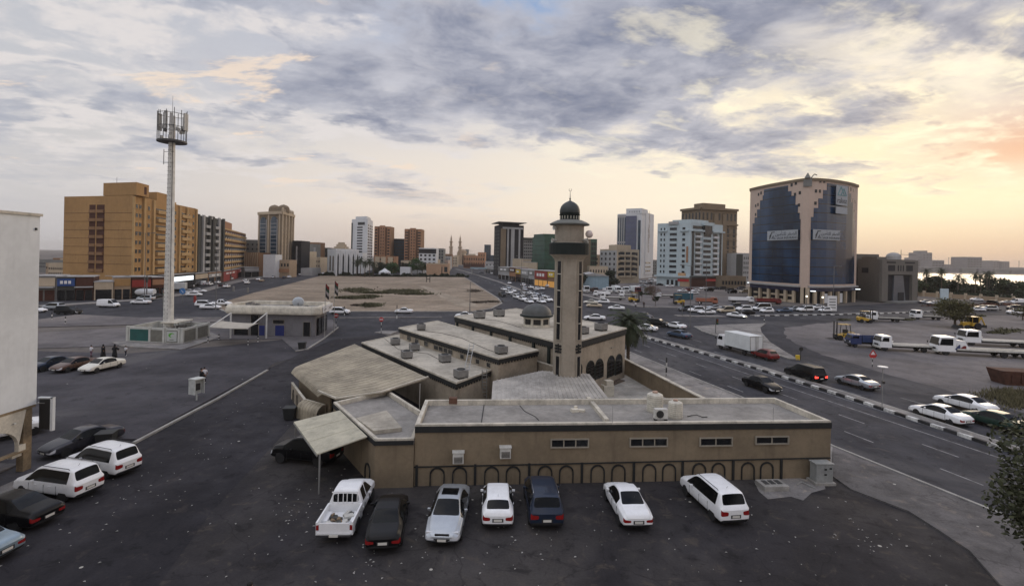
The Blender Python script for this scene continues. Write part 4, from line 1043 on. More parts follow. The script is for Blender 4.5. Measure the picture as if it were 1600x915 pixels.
MB().lathe([(.92,18.162),(.95,18.35),(.94,18.6),(.84,18.9),(.66,19.12),(.42,19.3),(.16,19.42),(.05,19.5)], 24).build('dome_shell', M('green_dome', (.026,.034,.032), .5, .15, 2), mi, smooth=True)
b = MB().lathe([(.05,19.48),(.03,19.9),(.015,20.35)], 8); b.ball(0,0,19.62,.09); b.build('finial', GRILL, mi)
b = MB(); pts = [(.12*math.cos(t), 0, 20.47+.12*math.sin(t)) for t in [rad(120+i*30) for i in range(11)]]; b.tube(pts, .018, 6); b.build('crescent', GRILL, mi)
b = MB(); b.ball(1.78,-.45,16.35,.36,n=18,k=10); b.build('globe_lamp', M('globe_glass', (.62,.52,.48), .4, 0), mi, smooth=True)
for a, z in ((rad(-150),16.85),(rad(-160),15.72),(rad(-28),15.78),(rad(-20),15.6)):
    c, s_ = math.cos(a), math.sin(a); b = MB(); b.cyl((c*1.40,s_*1.40,z),(c*1.78,s_*1.78,z),.06,.22,14,cap=False); b.cyl((c*1.28,s_*1.28,z),(c*1.42,s_*1.42,z),.09,.09,10); b.build('loudspeaker', ACW, mi)
# ---- ribbed roof in front of the minaret, yard, boundary wall
rp = [G(768,624,2.9), G(770,595,3.3), G(846,579,3.5), G(921,584,3.3), G(951,622,2.9)]
rs = thing('ribbed_shed', 'grey ribbed lean-to roof in front of the minaret', 'shed', (rp[0].x, rp[0].y, 0), absolute=True)
zt = [p.z for p in rp]; b = MB(); b.prism(rp, [z-.08 for z in zt], zt); b.build('shed_roof', TIN2, rs)
for i in range(1, 26):
    t = i/26; q = rp[0].lerp(rp[4], t); top = (rp[1].lerp(rp[2], t/.45) if t < .45 else rp[2].lerp(rp[3], (t-.45)/.55))
    MB().bar(q+Vector((0,0,.03)), top+Vector((0,0,.03)), .07, .05).build('rib', TIN2, rs)
wl = inset([Vector((p.x,p.y,0)) for p in rp], .3); MB().prism(wl, 0, [z-.1 for z in zt] if False else 2.75).build('wall', MQW, rs)
sheet('yard_paving', [(640,700),(700,560),(870,570),(975,548),(985,560),(1098,624),(1180,664),(1180,700)], .035, 'concrete_yard')
bA, bB, bC = G(975,559,1.9), G(1101,622,1.9), None; bA.z = bB.z = 0; bC = bA+(bB-bA)*1.30
bw = thing('boundary_wall', 'plain beige boundary wall between the mosque yard and the road', 'wall', tuple(bA), absolute=True)
MB().bar(bA+Vector((0,0,.9)), bC+Vector((0,0,.9)), .25, 1.8).build('wall_panel', ANW, bw); MB().bar(bA+Vector((0,0,1.86)), bC+Vector((0,0,1.86)), .42, .10).build('coping', PARA, bw)
b = MB(); b.box(0,0,0,1.1,.9,1.1,.2); b.box(.1,.05,1.1,.8,.7,.5,.3); solo(b, 'block_stack', CREAM, 'stack of pale concrete blocks beside the ribbed shed', 'blocks', tuple(G(946,618,0)+Vector((.2,0,0))))
b = MB(); b.box(0,0,0,2.6,1.6,.12); b.box(.3,.2,.12,2.2,1.0,.10,.2); solo(b, 'doormat_planks', M('old_wood', (.10,.07,.05), .9, .2, 3), 'dark planks lying by the arched windows of the prayer hall', 'planks', tuple(G(958,596)+Vector((0,-.2,0))), .9)
# ---- ladders
def ladder(label, p0, p1, wd=.42, n=8):
    p0, p1 = Vector(p0), Vector(p1); dd = (p1-p0); sd = dd.cross(Vector((0,0,1)))
    sd = Vector((1,.3,0)).normalized()*wd/2
    o = thing('ladder', label, 'ladder', tuple(p0), absolute=True, group='ladders against the mosque roofs')
    for s_ in (-1,1): MB().bar(p0+sd*s_, p1+sd*s_, .06, .06).build('ladder_rail', STEEL, o)
    b = MB()
    for i in range(1, n+1): q = p0.lerp(p1, i/(n+.7)); MB().bar(q-sd, q+sd, .05, .05).build('rung', STEEL, o)
ladder('tall ladder leaning on the middle block from the lower roof', G(729,579,LZ), onp(740,537,upl[0],upl[1],.2)); ladder('lower ladder leaning against the low mosque block near the ribbed shed', G(757,622,1.2), G(757,577,4.0))
# loose cables and pipes across the roofs
CAB = simple('cable', (.03,.03,.03), .8)
for lab, z, pts in (('black cable looping across the low mosque block roof', LZ+.03, ((600,528),(622,545),(640,549),(668,552),(690,563))),('thin cable crossing the middle block roof', UZ+.03, ((655,516),(690,520),(722,528),(760,545),(781,552))),('cable run along the prayer hall roof behind the units', HZ+.03, ((752,499),(775,500),(800,507),(815,512))),('thin cable lying across the annexe roof towards the rubble', 3.43, ((812,633),(820,642),(836,650),(842,656)))):
    q = [G(a, b_, z) for a, b_ in pts]; o_ = MB().tube(q, .022, 5).build('cable', CAB, o=q[0]); o_.location = q[0]; tag(o_, lab, 'cable')
# ---- roof air conditioners
for i, (px, py) in enumerate(((617.6,538),(647.4,547),(635.5,559),(695,565),(720,590))):
    ac_box('grey air conditioner on the low roof block, %s counted from the shed side' % nth(i), G(px, py, LZ+.01), .4+i*.05)
ac_box('grey air conditioner at the far end of the middle block roof', G(658,515,UZ+.01), .3); ac_box('grey air conditioner at the near end of the middle block roof', G(783,552,UZ+.01), .5)
ac_box('grey air conditioner on the prayer hall roof, left of the two beyond the dome', G(749,497,HZ+.01), .4, 1.3); ac_box('grey air conditioner on the prayer hall roof beside the dome', G(779.6,494,HZ+.01), .4, 1.3)
ac_box('grey air conditioner on the prayer hall roof just right of the minaret', G(911,521,HZ+.01), .8); ac_box('grey air conditioner near the right corner of the prayer hall roof', G(939,516,HZ+.01), .8, 1.15)
ac_box('grey air conditioner on the narrow strip between hall and middle block', G(714,518,3.71), .4)
# ================================================================== white building at the left edge
WHITE = M('white_render', (.70,.73,.74), .9, .08, .25, .08, dirt=.12); TANP = M('tan_column', (.24,.18,.11), .9, .3, .8, .1, dirt=.5)
WX = -30.3; wb = thing('white_building', 'white building with an overhanging upper floor and arched ground floor at the left edge', 'building', (WX, 31.8, 0), absolute=True)
b = MB(); b.prism([(WX,10),(WX,31.8),(WX-14,31.8),(WX-14,10)], 4.06, 16.05); b.build('upper_wall', WHITE, wb)
b = MB(); ring(b, [(WX,10),(WX,31.8),(WX-14,31.8),(WX-14,10)], -.10, .22, 16.052, 16.22); b.build('roof_coping', PARA, wb)
MB().prism([(WX-.02,10),(WX-.02,31.78),(WX-13.9,31.78),(WX-13.9,10)], 3.90, 4.055).build('soffit_edge', TANP, wb)
# arched screen under the overhang, on the wall line
b = MB(); y0, y1 = 27.2, 31.2; zt, zb_ = 3.898, 1.35; cy_, rr, zz = 29.2, 1.55, 1.75
n = 14; arc = [(cy_-rr*math.cos(math.pi*i/n), zz+rr*.78*math.sin(math.pi*i/n)) for i in range(n+1)]
for x in (WX-.05, WX-.30):
    top = [(y0+(y1-y0)*i/n, zt) for i in range(n+1)]
    for i in range(n):
        q = [(x,*arc[i]),(x,*arc[i+1]),(x,*top[i+1]),(x,*top[i])]
        b.quad(*(q if x == WX-.30 else q[::-1]))
for i in range(n):
    (a1_,c1),(a2_,c2) = arc[i], arc[i+1]; b.quad((WX-.05,a1_,c1),(WX-.30,a1_,c1),(WX-.30,a2_,c2),(WX-.05,a2_,c2))
b.box(WX-.175, y0+.225, 1.35, .25, .45, .41); b.box(WX-.175, y1-.225, 1.35, .25, .45, .41); b.build('arched_screen', CREAM, wb)
MB().box(WX-.17, 21.0, 1.30, .30, 12.4, 2.58).build('ground_floor_wall', CREAM, wb)
MB().box(WX-.17, 29.6, 1.28, .34, 3.6, .10).build('lintel_beam', TANP, wb)
MB().box(WX-.30, 31.35, 0, .46, .55, 3.89).build('column', TANP, wb, bevel=.03); MB().box(WX-.30, 30.75, 1.05, .3, .6, .24).build('bracket', CREAM, wb)
MB().box(WX-.35, 15.0, 0, .7, .8, 3.89).build('column', TANP, wb, bevel=.03)
MB().box(WX+.03, 30.4, 3.2, .10, .12, .1).build('lamp', ACW, wb)
b = MB(); b.box(WX+.05, 31.5, 15.15, .10, .08, .16); b.build('camera', GRILL, wb)
sg = thing('projecting_sign', 'dark panel in a white frame standing out from the white building corner', 'sign', (WX+.45, 32.0, 2.3))
MB().box(-.05,0,.08,.72,.10,1.95).build('panel', GRILL, sg); b = MB()
for a in ((.42,0,0,.16,.2,2.15),(0,0,2.06,.95,.2,.09)): b.box(*a)
b.build('frame', WHITE, sg); MB().box(-.3,0,1.75,.5,.22,.04).build('bracket', STEEL, sg)
sheet('pavement', [W(-60,10), W(-30,10), (40,745), (0,792), W(-34,20)], .11, 'paving', .10)
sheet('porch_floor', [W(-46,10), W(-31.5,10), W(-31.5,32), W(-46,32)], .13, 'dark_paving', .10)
# bins
def bin_(label, p, s=1.0, g=None):
    o = thing('bin', label, 'bin', tuple(p), random.random()); m = M('bin_plastic', (.018,.020,.020), .6, .1, 2)
    b = MB(); b.add([(-.40*s,-.36*s,.08),(.40*s,-.36*s,.08),(.40*s,.36*s,.08),(-.40*s,.36*s,.08),(-.5*s,-.46*s,1.05*s),(.5*s,-.46*s,1.05*s),(.5*s,.46*s,1.05*s),(-.5*s,.46*s,1.05*s)],[(3,2,1,0),(4,5,6,7),(0,1,5,4),(1,2,6,5),(2,3,7,6),(3,0,4,7)]); b.build('bin_body', m, o, bevel=.02)
    MB().box(0,0,1.055*s,1.08*s,1.0*s,.07).build('bin_lid', m, o, bevel=.02)
    for x in (-.3,.3): MB().cyl((x*s-.03,.4*s,.09),(x*s+.03,.4*s,.09),.09).build('wheel', RUB, o)
bin_('black wheeled bin beside the tail of the dark grey saloon', G(166,700), 1.05); bin_('black bin on the corner pavement by the service building', G(472,546)); bin_('black bin beside the ribbed barrel canopy', G(453,655), .95)
# ---- phone booth
BOOTH = M('booth_paint', (.50,.52,.50), .5, .15, 3)
p = G(307,627); o = thing('phone_booth', 'twin pale phone booth on a post at the edge of the street', 'phone booth', tuple(p), rad(-20))
MB().box(0,0,0,.55,.5,.06).build('base', MATS['kerb_concrete'], o); MB().cyl((0,0,.06),(0,0,.75),.07).build('post', BOOTH, o)
MB().box(0,0,.75,.12,.85,1.35).build('back_panel', BOOTH, o)
for s_ in (-1,1): MB().box(-.02,s_*.45,.75,.85,.05,1.35).build('side_panel', BOOTH, o)
MB().box(0,0,2.10,.95,1.0,.10).build('booth_roof', BOOTH, o); MB().box(-.14,.0,1.1,.14,.42,.60).build('telephone', GRILL, o); MB().box(.14,.0,1.1,.14,.42,.60).build('telephone', GRILL, o)
# ================================================================== telecom compound and mast
CW = M('compound_wall', (.50,.50,.46), .9, .12, .8, dirt=.3); CPAN = M('louvre_panel', (.17,.165,.14), .8, .15, 2); GATE = M('green_gate', (.010,.085,.075), .6, .15, 1)
TA, TB, TC = G(200,534), G(284,538), G(325,526.5); TD = TA+TC-TB
tc = thing('telecom_compound', 'pale walled compound with green gate round the foot of the mast', 'compound', tuple(TB), absolute=True)
sheet('compound_kerb', [(175,536),(200,529),(330,520),(345,527),(288,546),(283,547),(190,542)], .16, 'paving', .15)
def wallseg(root, A, B_, h, mat, name='wall', t=.22, z0=.16):
    return MB().bar(A+Vector((0,0,z0+h/2)), B_+Vector((0,0,z0+h/2)), t, h).build(name, mat, root)
for A, B_ in ((TA,TB),(TB,TC),(TC,TD),(TD,TA)): wallseg(tc, A, B_, 2.2, CW)
for A, B_ in ((TA,TB),(TB,TC)):
    dd = (B_-A).normalized(); nv = Vector((dd.y,-dd.x,0)); nv = nv if nv.dot(Vector((-A.x,-A.y,0))) > 0 else -nv
    segs = [(.05,.41,GATE,'gate'),(.44,.66,CPAN,'gate'),(.73,.93,CPAN,'panel')] if A is TA else [(.06,.46,CPAN,'panel'),(.54,.95,CPAN,'panel')]
    for t0, t1, m, nm in segs:
        pA, pB = A.lerp(B_,t0)+nv*.13, A.lerp(B_,t1)+nv*.13; wallseg(tc, pA, pB, 1.75, m, nm, .05, .3)
        if nm == 'panel' and A is TA:
            wallseg(tc, A.lerp(B_,t0+.01)+nv*.17, A.lerp(B_,t1-.01)+nv*.17, 1.5, M('notice_grey', (.45,.46,.44), .7, .05), 'sign_board', .04, .42)
            c = A.lerp(B_,(t0+t1)/2)+nv*.20; rz = math.atan2(dd.y, dd.x)
            b = MB()
            for i in range(9):       # crescent-shaped swoosh
                t0_, t1_ = math.pi*(.15+i*.155), math.pi*(.15+(i+1)*.155); w0_, w1_ = .30*math.sin(i/9*math.pi)+.03, .30*math.sin((i+1)/9*math.pi)+.03
                f_ = lambda t, r: (r*1.15*math.cos(t), 0, r*.75*math.sin(t))
                b.quad(f_(t0_,.48), f_(t1_,.48), f_(t1_,.48-w1_), f_(t0_,.48-w0_))
            o_ = b.build('emblem', M('emblem_green', (.10,.35,.04), .6, 0), tc, loc=(c.x-tc.location.x, c.y-tc.location.y, 1.35)); o_.rotation_euler.z = rz
            b = MB().box(0,0,0,.7,.01,.10); o_ = b.build('lettering', M('sign_text_grey', (.12,.14,.10), .7, 0), tc, loc=(c.x-tc.location.x, c.y-tc.location.y, .62)); o_.rotation_euler.z = rz
    for t_ in ((0,.42,.68,.96) if A is TA else (0,.5,1)):
        q = A.lerp(B_,t_)+nv*.05; MB().box(q.x,q.y,.16,.34,.34,2.32,math.atan2(dd.y,dd.x)).build('pier', CW, tc)
sh2 = thing('equipment_shelter', 'open shelter roof over equipment cabinets inside the compound', 'shelter', tuple(TB.lerp(TD,.45)), math.atan2((TC-TB).y,(TC-TB).x))
MB().box(1.2,-.2,2.75,4.4,2.4,.14).build('shelter_roof', CREAM, sh2)
for x, y in ((-.8,-1.2),(3.2,-1.2),(-.8,.8),(3.2,.8)): MB().cyl((x,y,0),(x,y,2.74),.06).build('post', STEEL, sh2)
for x in (0,1.3,2.6): MB().box(x,-.2,.15,1.0,.8,1.9).build('cabinet', ACM, sh2)
MASTM = M('mast_paint', (.66,.65,.60), .6, .15, 1.5); ANT = M('antenna_white', (.42,.42,.40), .6, .1, 2); DST = M('dark_steel', (.07,.07,.07), .6, .15, 2)
MYY = 78.5; p = PX(262.8, MYY, 515); ms = thing('telecom_mast', 'tall tapering steel mast with a crown of mobile phone antennas', 'mast', (p.x, p.y, .16))
MB().lathe([(.74,0),(.66,8),(.54,20),(.46,30.5),(.40,35.2)], 12).build('pole', MASTM, ms)
for i in range(48):
    z = 2+i*.66; r = .74-.0085*z*1.02+.03
    for a in (-1.9,-1.2):
        if i == 0: pass
        MB().box(r*math.cos(a), r*math.sin(a), z, .12, .12, .06, a).build('climbing_peg', DST, ms)
MB().cyl((.5,-.42,1),(.33,-.30,31),.05,.05,6).build('cable_run', DST, ms)
MB().lathe([(2.0,31.0),(2.05,31.0),(2.05,31.25),(2.0,31.25)], 20).build('platform_ring', DST, ms); MB().lathe([(.45,31.02),(1.98,31.02),(1.98,31.08),(.45,31.08)], 20).build('platform', DST, ms)
for i in range(6):
    a = i*math.pi/3; MB().bar((.4*math.cos(a),.4*math.sin(a),31.12),(2.02*math.cos(a),2.02*math.sin(a),31.12),.10,.14).build('platform_arm', DST, ms)
for z in (33.4,35.4):
    b = MB(); pts = [(1.95*math.cos(t*math.pi/9),1.95*math.sin(t*math.pi/9),z) for t in range(19)]; b.tube(pts, .045, 5); b.build('head_ring', DST, ms)
for i in range(12):
    a = i*math.pi/6+.2; c, s_ = math.cos(a), math.sin(a); top = 35.6+random.random()*.9
    MB().cyl((1.95*c,1.95*s_,31.2),(1.95*c,1.95*s_,top),.05,n=6).build('stanchion', DST, ms)
for a in (rad(182),rad(172),rad(300),rad(275),rad(-5),rad(8),rad(60),rad(120)):
    c, s_ = math.cos(a), math.sin(a); r = 2.12 if abs(s_) < .3 else 1.7; z = 32.9 if abs(s_) < .3 else 32.3+random.random()
    MB().box(r*c, r*s_, z, .22, .42, 2.7, a).build('panel_antenna', ANT, ms)
for i in range(9):
    a = i*.7+.3; r = 1.1+.6*random.random(); MB().box(r*math.cos(a), r*math.sin(a), 31.3+random.random()*2.3, .36,.28,.55, a).build('radio_unit', ANT if i % 3 else DST, ms)
for a in (rad(20),rad(-60)):
    MB().cyl((1.3*math.cos(a),1.3*math.sin(a),33.4),(1.55*math.cos(a),1.55*math.sin(a),33.4),.34,.34,16).build('microwave_dish', ANT, ms)
MB().cyl((0,0,35.2),(0,0,38.4),.035,.015,6).build('lightning_rod', DST, ms)
b = MB(); b.bar((-1.1,-.2,27.5),(-1.1,-.2,29.9),.07); b.bar((-1.1,-.2,29.5),(.6,-.45,29.5),.06); b.bar((-1.1,-.2,27.8),(.6,-.5,27.8),.06); b.build('side_bracket', DST, ms)
# ================================================================== service building
def sweep(b, poly, prof, m=0):
    """closed band about poly following a list of (inset, z)"""
    ar = sum(poly[i][0]*poly[(i+1)%len(poly)][1]-poly[(i+1)%len(poly)][0]*poly[i][1] for i in range(len(poly)))
    poly = poly if ar > 0 else poly[::-1]; R_ = [inset(poly, i_) for i_, z in prof]; n = len(poly); o = len(b.v)
    for P, (i_, z) in zip(R_, prof): b.v += [Vector((q[0],q[1],z)) for q in P]
    for k in range(len(prof)-1):
        for i in range(n): j = (i+1)%n; b.f.append([o+k*n+i,o+k*n+j,o+(k+1)*n+j,o+(k+1)*n+i]); b.m.append(m)
    return b
SGREY = M('grey_cladding', (.17,.165,.175), .8, .12, .6, dirt=.3)
S0 = [Vector((-47.6,83.0,0)),Vector((-33.0,83.0,0)),Vector((-32.2,84.0,0)),Vector((-33.3,92.5,0)),Vector((-48.5,92.5,0)),Vector((-48.6,84.5,0))]
sb = thing('service_building', 'single storey grey building under a rounded cream parapet band', 'building', tuple(S0[0]), absolute=True)
MB().prism(inset(S0,.9), .1, 4.05).build('wall', SGREY, sb); MB().prism(inset(S0,.45), 4.06, 4.5).build('roof', ROOFG, sb)
b = sweep(MB(), S0, [(.7,3.75),(.12,3.72),(.0,3.85),(-.05,4.1),(-.05,4.32),(.0,4.36),(-.02,4.45),(.05,4.85),(.25,5.12),(.45,5.2),(.62,5.12),(.62,4.45),(.7,3.75)]); b.build('parapet_band', CREAM, sb, smooth=False)
FA, FB = inset(S0,.9)[0], inset(S0,.9)[1]; FA, FB = (Vector((-46.9,83.9,0)), Vector((-33.2,83.9,0)))
def fwin(px0,px1,py0,py1,mat,nm='window'): return wall_window(sb, FA, FB, px0,px1,py0,py1, mat, WFR, nm, inn=-.06)
BLUED = M('blue_door', (.012,.022,.13), .5, .1, 2)
fwin(427,444,499.5,505,DARKW); fwin(430,444.5,508,525,BLUED,'door'); fwin(474,484.5,503,525,DARKW,'door'); fwin(366,388,514,525,DARKW,'shop_window'); fwin(392,404,491.5,524,DARKW,'doorway'); fwin(405,414,508,525,BLUED,'door')
RA, RB = Vector((-32.9,84.6,0)), Vector((-34.0,92,0))
for a, b_, m in ((.05,.25,DARKW),(.34,.62,DARKW),(.7,.92,DARKW)):
    q0_, q1_ = RA.lerp(RB,a)+Vector((.05,0,0)), RA.lerp(RB,b_)+Vector((.05,0,0)); MB().bar(q0_+Vector((0,0,1.6)), q1_+Vector((0,0,1.6)), .1, 2.9).build('shop_window', m, sb)
bd = S0[2].lerp(S0[3],.12)+Vector((.12,0,0)); be = S0[2].lerp(S0[3],.95)+Vector((.12,0,0))
MB().bar(bd+Vector((0,0,4.45)), be+Vector((0,0,4.45)), .08, 1.1).build('sign_board', M('sign_white', (.66,.66,.68), .5, .03), sb)
for i,(t0,t1,dz,hh) in enumerate(((.10,.30,.0,.16),(.55,.92,.18,.06),(.6,.88,.02,.05),(.52,.8,-.14,.05))):
    MB().bar(bd.lerp(be,t0)+Vector((.06,0,4.4+dz)), bd.lerp(be,t1)+Vector((.06,0,4.46+dz)), .03, hh).build('sign_mark', M('sign_ink', (.05,.06,.08), .7, 0), sb)
b = MB(); 
for k in range(5): b.box(-47+k*2.9+(0 if k<3 else 1),83.1,.0,1.4,.3,.14)
sd_ = thing('satellite_dish', 'pale grey satellite dish on the cream parapet roof', 'satellite dish', (-36.9,86.0,4.5), rad(200))
o_ = MB().lathe([(.02,0),(.4,.05),(.8,.2),(.95,.32),(.97,.32),(.8,.15),(.4,0),(.01,-.05)], 20).build('dish', M('dish_grey', (.50,.55,.60), .6, .05), sd_, smooth=True); o_.location = (0,0,1.0); o_.rotation_euler = (rad(70),0,0)
MB().cyl((0,.1,0),(0,.1,1.0),.05).build('stand', DST, sd_)
for i,(x,y,s_) in enumerate(((-45.5,86.5,1.1),(-44.6,87.2,.8),(-38.4,87,.7),(-35.7,86.6,.7))):
    ac_box('grey air conditioner behind the cream parapet, %s from the left' % nth(i), (x,y,4.5), .1*i, s_, 'air conditioners on the service building roof')
# tensile car shade
ts = thing('fabric_canopy', 'beige fabric car shade hung from two white posts beside the service building', 'sunshade', (-45,80,0))
tp = [G(327,511,2.6)-Vector((-45,80,0)), G(386,513.5,2.6)-Vector((-45,80,0)), G(415,506,2.9)-Vector((-45,80,0)), G(350,502,2.9)-Vector((-45,80,0))]
b = MB(); N = 8; gr_ = [[None]*(N+1) for _ in range(N+1)]
for i in range(N+1):
    for j in range(N+1):
        u_, v_ = i/N, j/N; q = tp[0].lerp(tp[1],u_).lerp(tp[3].lerp(tp[2],u_),v_); gr_[i][j] = q+Vector((0,0,.45*math.sin(u_*math.pi)*0+.35*math.sin(v_*math.pi)-.1*math.sin(u_*math.pi)))
for dz in (0,.05):
    for i in range(N):
        for j in range(N):
            q = [gr_[i][j],gr_[i+1][j],gr_[i+1][j+1],gr_[i][j+1]]; q = [x+Vector((0,0,dz)) for x in q]; b.quad(*(q if dz else q[::-1]))
b.build('shade_fabric', M('shade_fabric', (.44,.40,.34), .9, .1, 1), ts)
WPOST = M('white_post', (.6,.6,.58), .5, .08, 2)
for px, q in ((360,tp[0]),(416,tp[1])):
    g0 = G(px,529)-Vector((-45,80,0)); tz = ZH(px,488,g0.y+80)
    MB().cyl((g0.x,g0.y,0),(g0.x,g0.y,tz),.13,n=8).build('post', WPOST, ts); MB().bar((g0.x,g0.y,tz-.1), q, .12).build('strut', WPOST, ts)
# bollards, flags, no-entry signs
def bollard(label, p, h=.95, g='black and white bollards around the left lot'):
    o = thing('bollard', label, 'bollard', tuple(p), 0, g); k = 4
    for i in range(k): MB().cyl((0,0,i*h/k),(0,0,(i+1)*h/k-.002),.085,n=10).build('painted_ring', KB if i % 2 else KW, o)
for i,(px,py) in enumerate(((325,535),(342,531),(387.5,539),(403,534))): bollard('striped bollard in front of the car shade, %s from the left' % nth(i), G(px,py))
for i,(px,py) in enumerate(((81,500),(102,507))): bollard('tall striped post on the paved island behind the white building, %s one' % ('left' if i == 0 else 'right'), G(px,py), 1.5)
bollard('striped marker post on the pavement beside the mosque boundary wall', G(1041,589.5), 2.4, 'marker posts'); bollard('striped marker post at the road corner by the service building', G(538,493), 2.2, 'marker posts')
bollard('striped marker post on the far traffic island', G(1194,506), 1.6, 'marker posts'); bollard('pale post on the cross road median', G(620,497.5), 3.0, 'marker posts')
def flag(label, p, h, col1):
    o = thing('flagpole', label, 'flagpole', tuple(p)); MB().cyl((0,0,0),(0,0,h),.06,.04,8).build('pole', STEEL, o)
    b = MB()
    for i in range(6):
        x0, x1 = .05+.09*i, .05+.09*(i+1); k0, k1 = .12*math.sin(i*1.3), .12*math.sin((i+1)*1.3)
        for j, mm in enumerate((0,1,2,3)):
            z1_, z0_ = h-.1-.55*j-.09*i, h-.1-.55*(j+1)-.09*i
            b.quad((x0,k0,z0_),(x1,k1,z0_-.09),(x1,k1,z1_-.09),(x0,k0,z1_), mm)
    b.build('flag', [simple('flag_red',(.16,.02,.02),.9), simple('flag_green',(.02,.05,.03),.9), simple('flag_white',(.30,.27,.27),.9), simple('flag_black',(.02,.02,.02),.9)], o)
flag('left flagpole with a limp flag by the service building corner', G(507,528), 9.2, 0); flag('right flagpole with a limp flag near the no entry sign', G(521.5,520), 9.4, 0)
NER = simple('sign_red', (.42,.02,.02), .5); SWH = simple('sign_plain_white', (.72,.72,.72), .5)
def no_entry(label, p, h=2.6, rz=0):
    o = thing('road_sign', label, 'road sign', tuple(p), rz, 'round no entry signs'); b = MB()
    for i in range(5): b.cyl((0,0,i*h/5),(0,0,(i+1)*h/5-.002),.05,n=8,m=i%2)
    b.build('pole', [KB, KW], o); MB().cyl((0,-.06,h),(0,-.10,h),.40,n=24).build('sign_disc', NER, o); MB().box(0,-.11,h-.08,.58,.02,.16).build('white_bar', SWH, o)
no_entry('round red no entry sign by the service building corner', G(525,514.5)); no_entry('round red no entry sign on the small island in the street', G(595.5,521.5))
# a few weeds: dark scrub on the sand lot
SCL = ['green brown scrub patches in the middle of the sand lot','dark scrub along the right rim of the sand lot','small scrub tufts in the truck yard','rusty brown scrub strip by the park wall road','dry olive roadside scrub beside the white saloons at the right edge']
def scrub(name, pts, n, hgt, col, seed=1, leaf=.22, z=.14):
    random.seed(seed); b = MB()
    for _ in range(n):
        i = random.randrange(len(pts)); (px,py,rx,ry) = pts[i]
        q = G(px+rx*random.gauss(0,.55)+3*math.sin(_*.7), py+ry*random.gauss(0,.42))
        for k in range(3):
            a2 = random.random()*6.28; l = leaf*(1+random.random()); h_ = hgt*(.3+random.random()); dx, dy = l*math.cos(a2), l*math.sin(a2)
            b.add([(q.x-dx*.3,q.y-dy*.3,z),(q.x+dy*.4,q.y-dx*.4,z),(q.x+dx,q.y+dy,z+h_)],[(0,1,2)])
    o = b.build(name, col); o['kind'] = 'stuff'; o['label'] = SCL[len([q for q in bpy.data.objects if q.get('kind') == 'stuff' and 'scrub' in q.get('label','')])]; return o
SCR = M('scrub_green', (.075,.070,.030), .9, .4, 2); SCD = M('scrub_brown', (.06,.045,.03), .9, .4, 2)
scrub('scrub', [(560,454,18,3.4),(590,458,22,1.6),(630,455.5,28,3.0),(648,460,20,1.4),(552,466,22,2),(578,464,10,1.2),(580,478,10,2.2)], 5200, .55, SCR, 3, .5)
scrub('scrub', [(742,455,9,2.4),(768,472,12,1.0),(748,473,8,1.2),(557,478,4,.8)], 700, .4, SCD, 4, .4)
scrub('scrub', [(1318,500,6,.8),(1418,500,7,.9),(1530,494,8,1.2),(1575,517,22,4),(1560,520,14,2)], 900, .35, SCR, 5, .35, .03)
scrub('scrub', [(1495,478,34,1.6),(1560,476,20,1)], 900, .7, M('scrub_rust', (.12,.05,.03), .9, .3, 2), 6, .5, .03)
scrub('bush_patch', [(1575,618,34,9),(1600,630,30,9)], 2200, .5, M('roadside_bush', (.13,.115,.060), .9, .4, 2), 8, .12, .03)
# ================================================================== the town
GLW = M('window_glass_dark', (.020,.024,.030), .25, .35, .4, spec=.4); GLB = M('window_glass_blue', (.020,.045,.075), .2, .3, .3, spec=.4)
def wallmat(n, c, var=.1, dirt=.25): return M('wall_'+n, c, .92, var, .12, dirt=dirt)
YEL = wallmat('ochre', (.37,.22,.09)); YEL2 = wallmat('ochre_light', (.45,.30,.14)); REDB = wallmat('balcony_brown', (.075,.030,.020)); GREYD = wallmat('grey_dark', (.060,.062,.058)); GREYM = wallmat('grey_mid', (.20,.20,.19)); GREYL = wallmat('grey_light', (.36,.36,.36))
WHT = wallmat('white', (.62,.64,.66), .06, .12); BLK_W = wallmat('black_cladding', (.018,.018,.022), .2, 0); TAN = wallmat('tan', (.36,.27,.185)); TAN2 = wallmat('tan_pale', (.46,.38,.28)); BRO = wallmat('brown', (.24,.135,.070)); TERR = wallmat('terracotta', (.34,.18,.10))
GREEN_G = M('green_curtain', (.012,.065,.045), .3, .3, .2, spec=.5); LBLUE = wallmat('pale_blue', (.44,.52,.55), .06, .12); STONE = wallmat('stone_brown', (.20,.155,.105)); PINK = wallmat('pink_tan', (.52,.41,.34), .05, .08); DGREY = wallmat('portal_grey', (.15,.14,.125)); HAZEB = wallmat('far_grey', (.20,.19,.20), .1, 0)
SHUT = wallmat('shutter', (.24,.24,.24)); FARR = wallmat('far_roof', (.28,.26,.24))
def face(A, B_):
    """origin, unit along, unit outward (towards the camera), length"""
    A, B_ = Vector((A[0],A[1],0)), Vector((B_[0],B_[1],0)); d = (B_-A).normalized(); n = Vector((d.y,-d.x,0)); c = (A+B_)/2
    if n.dot(-c) < 0: n = -n
    return A, d, n, (B_-A).length
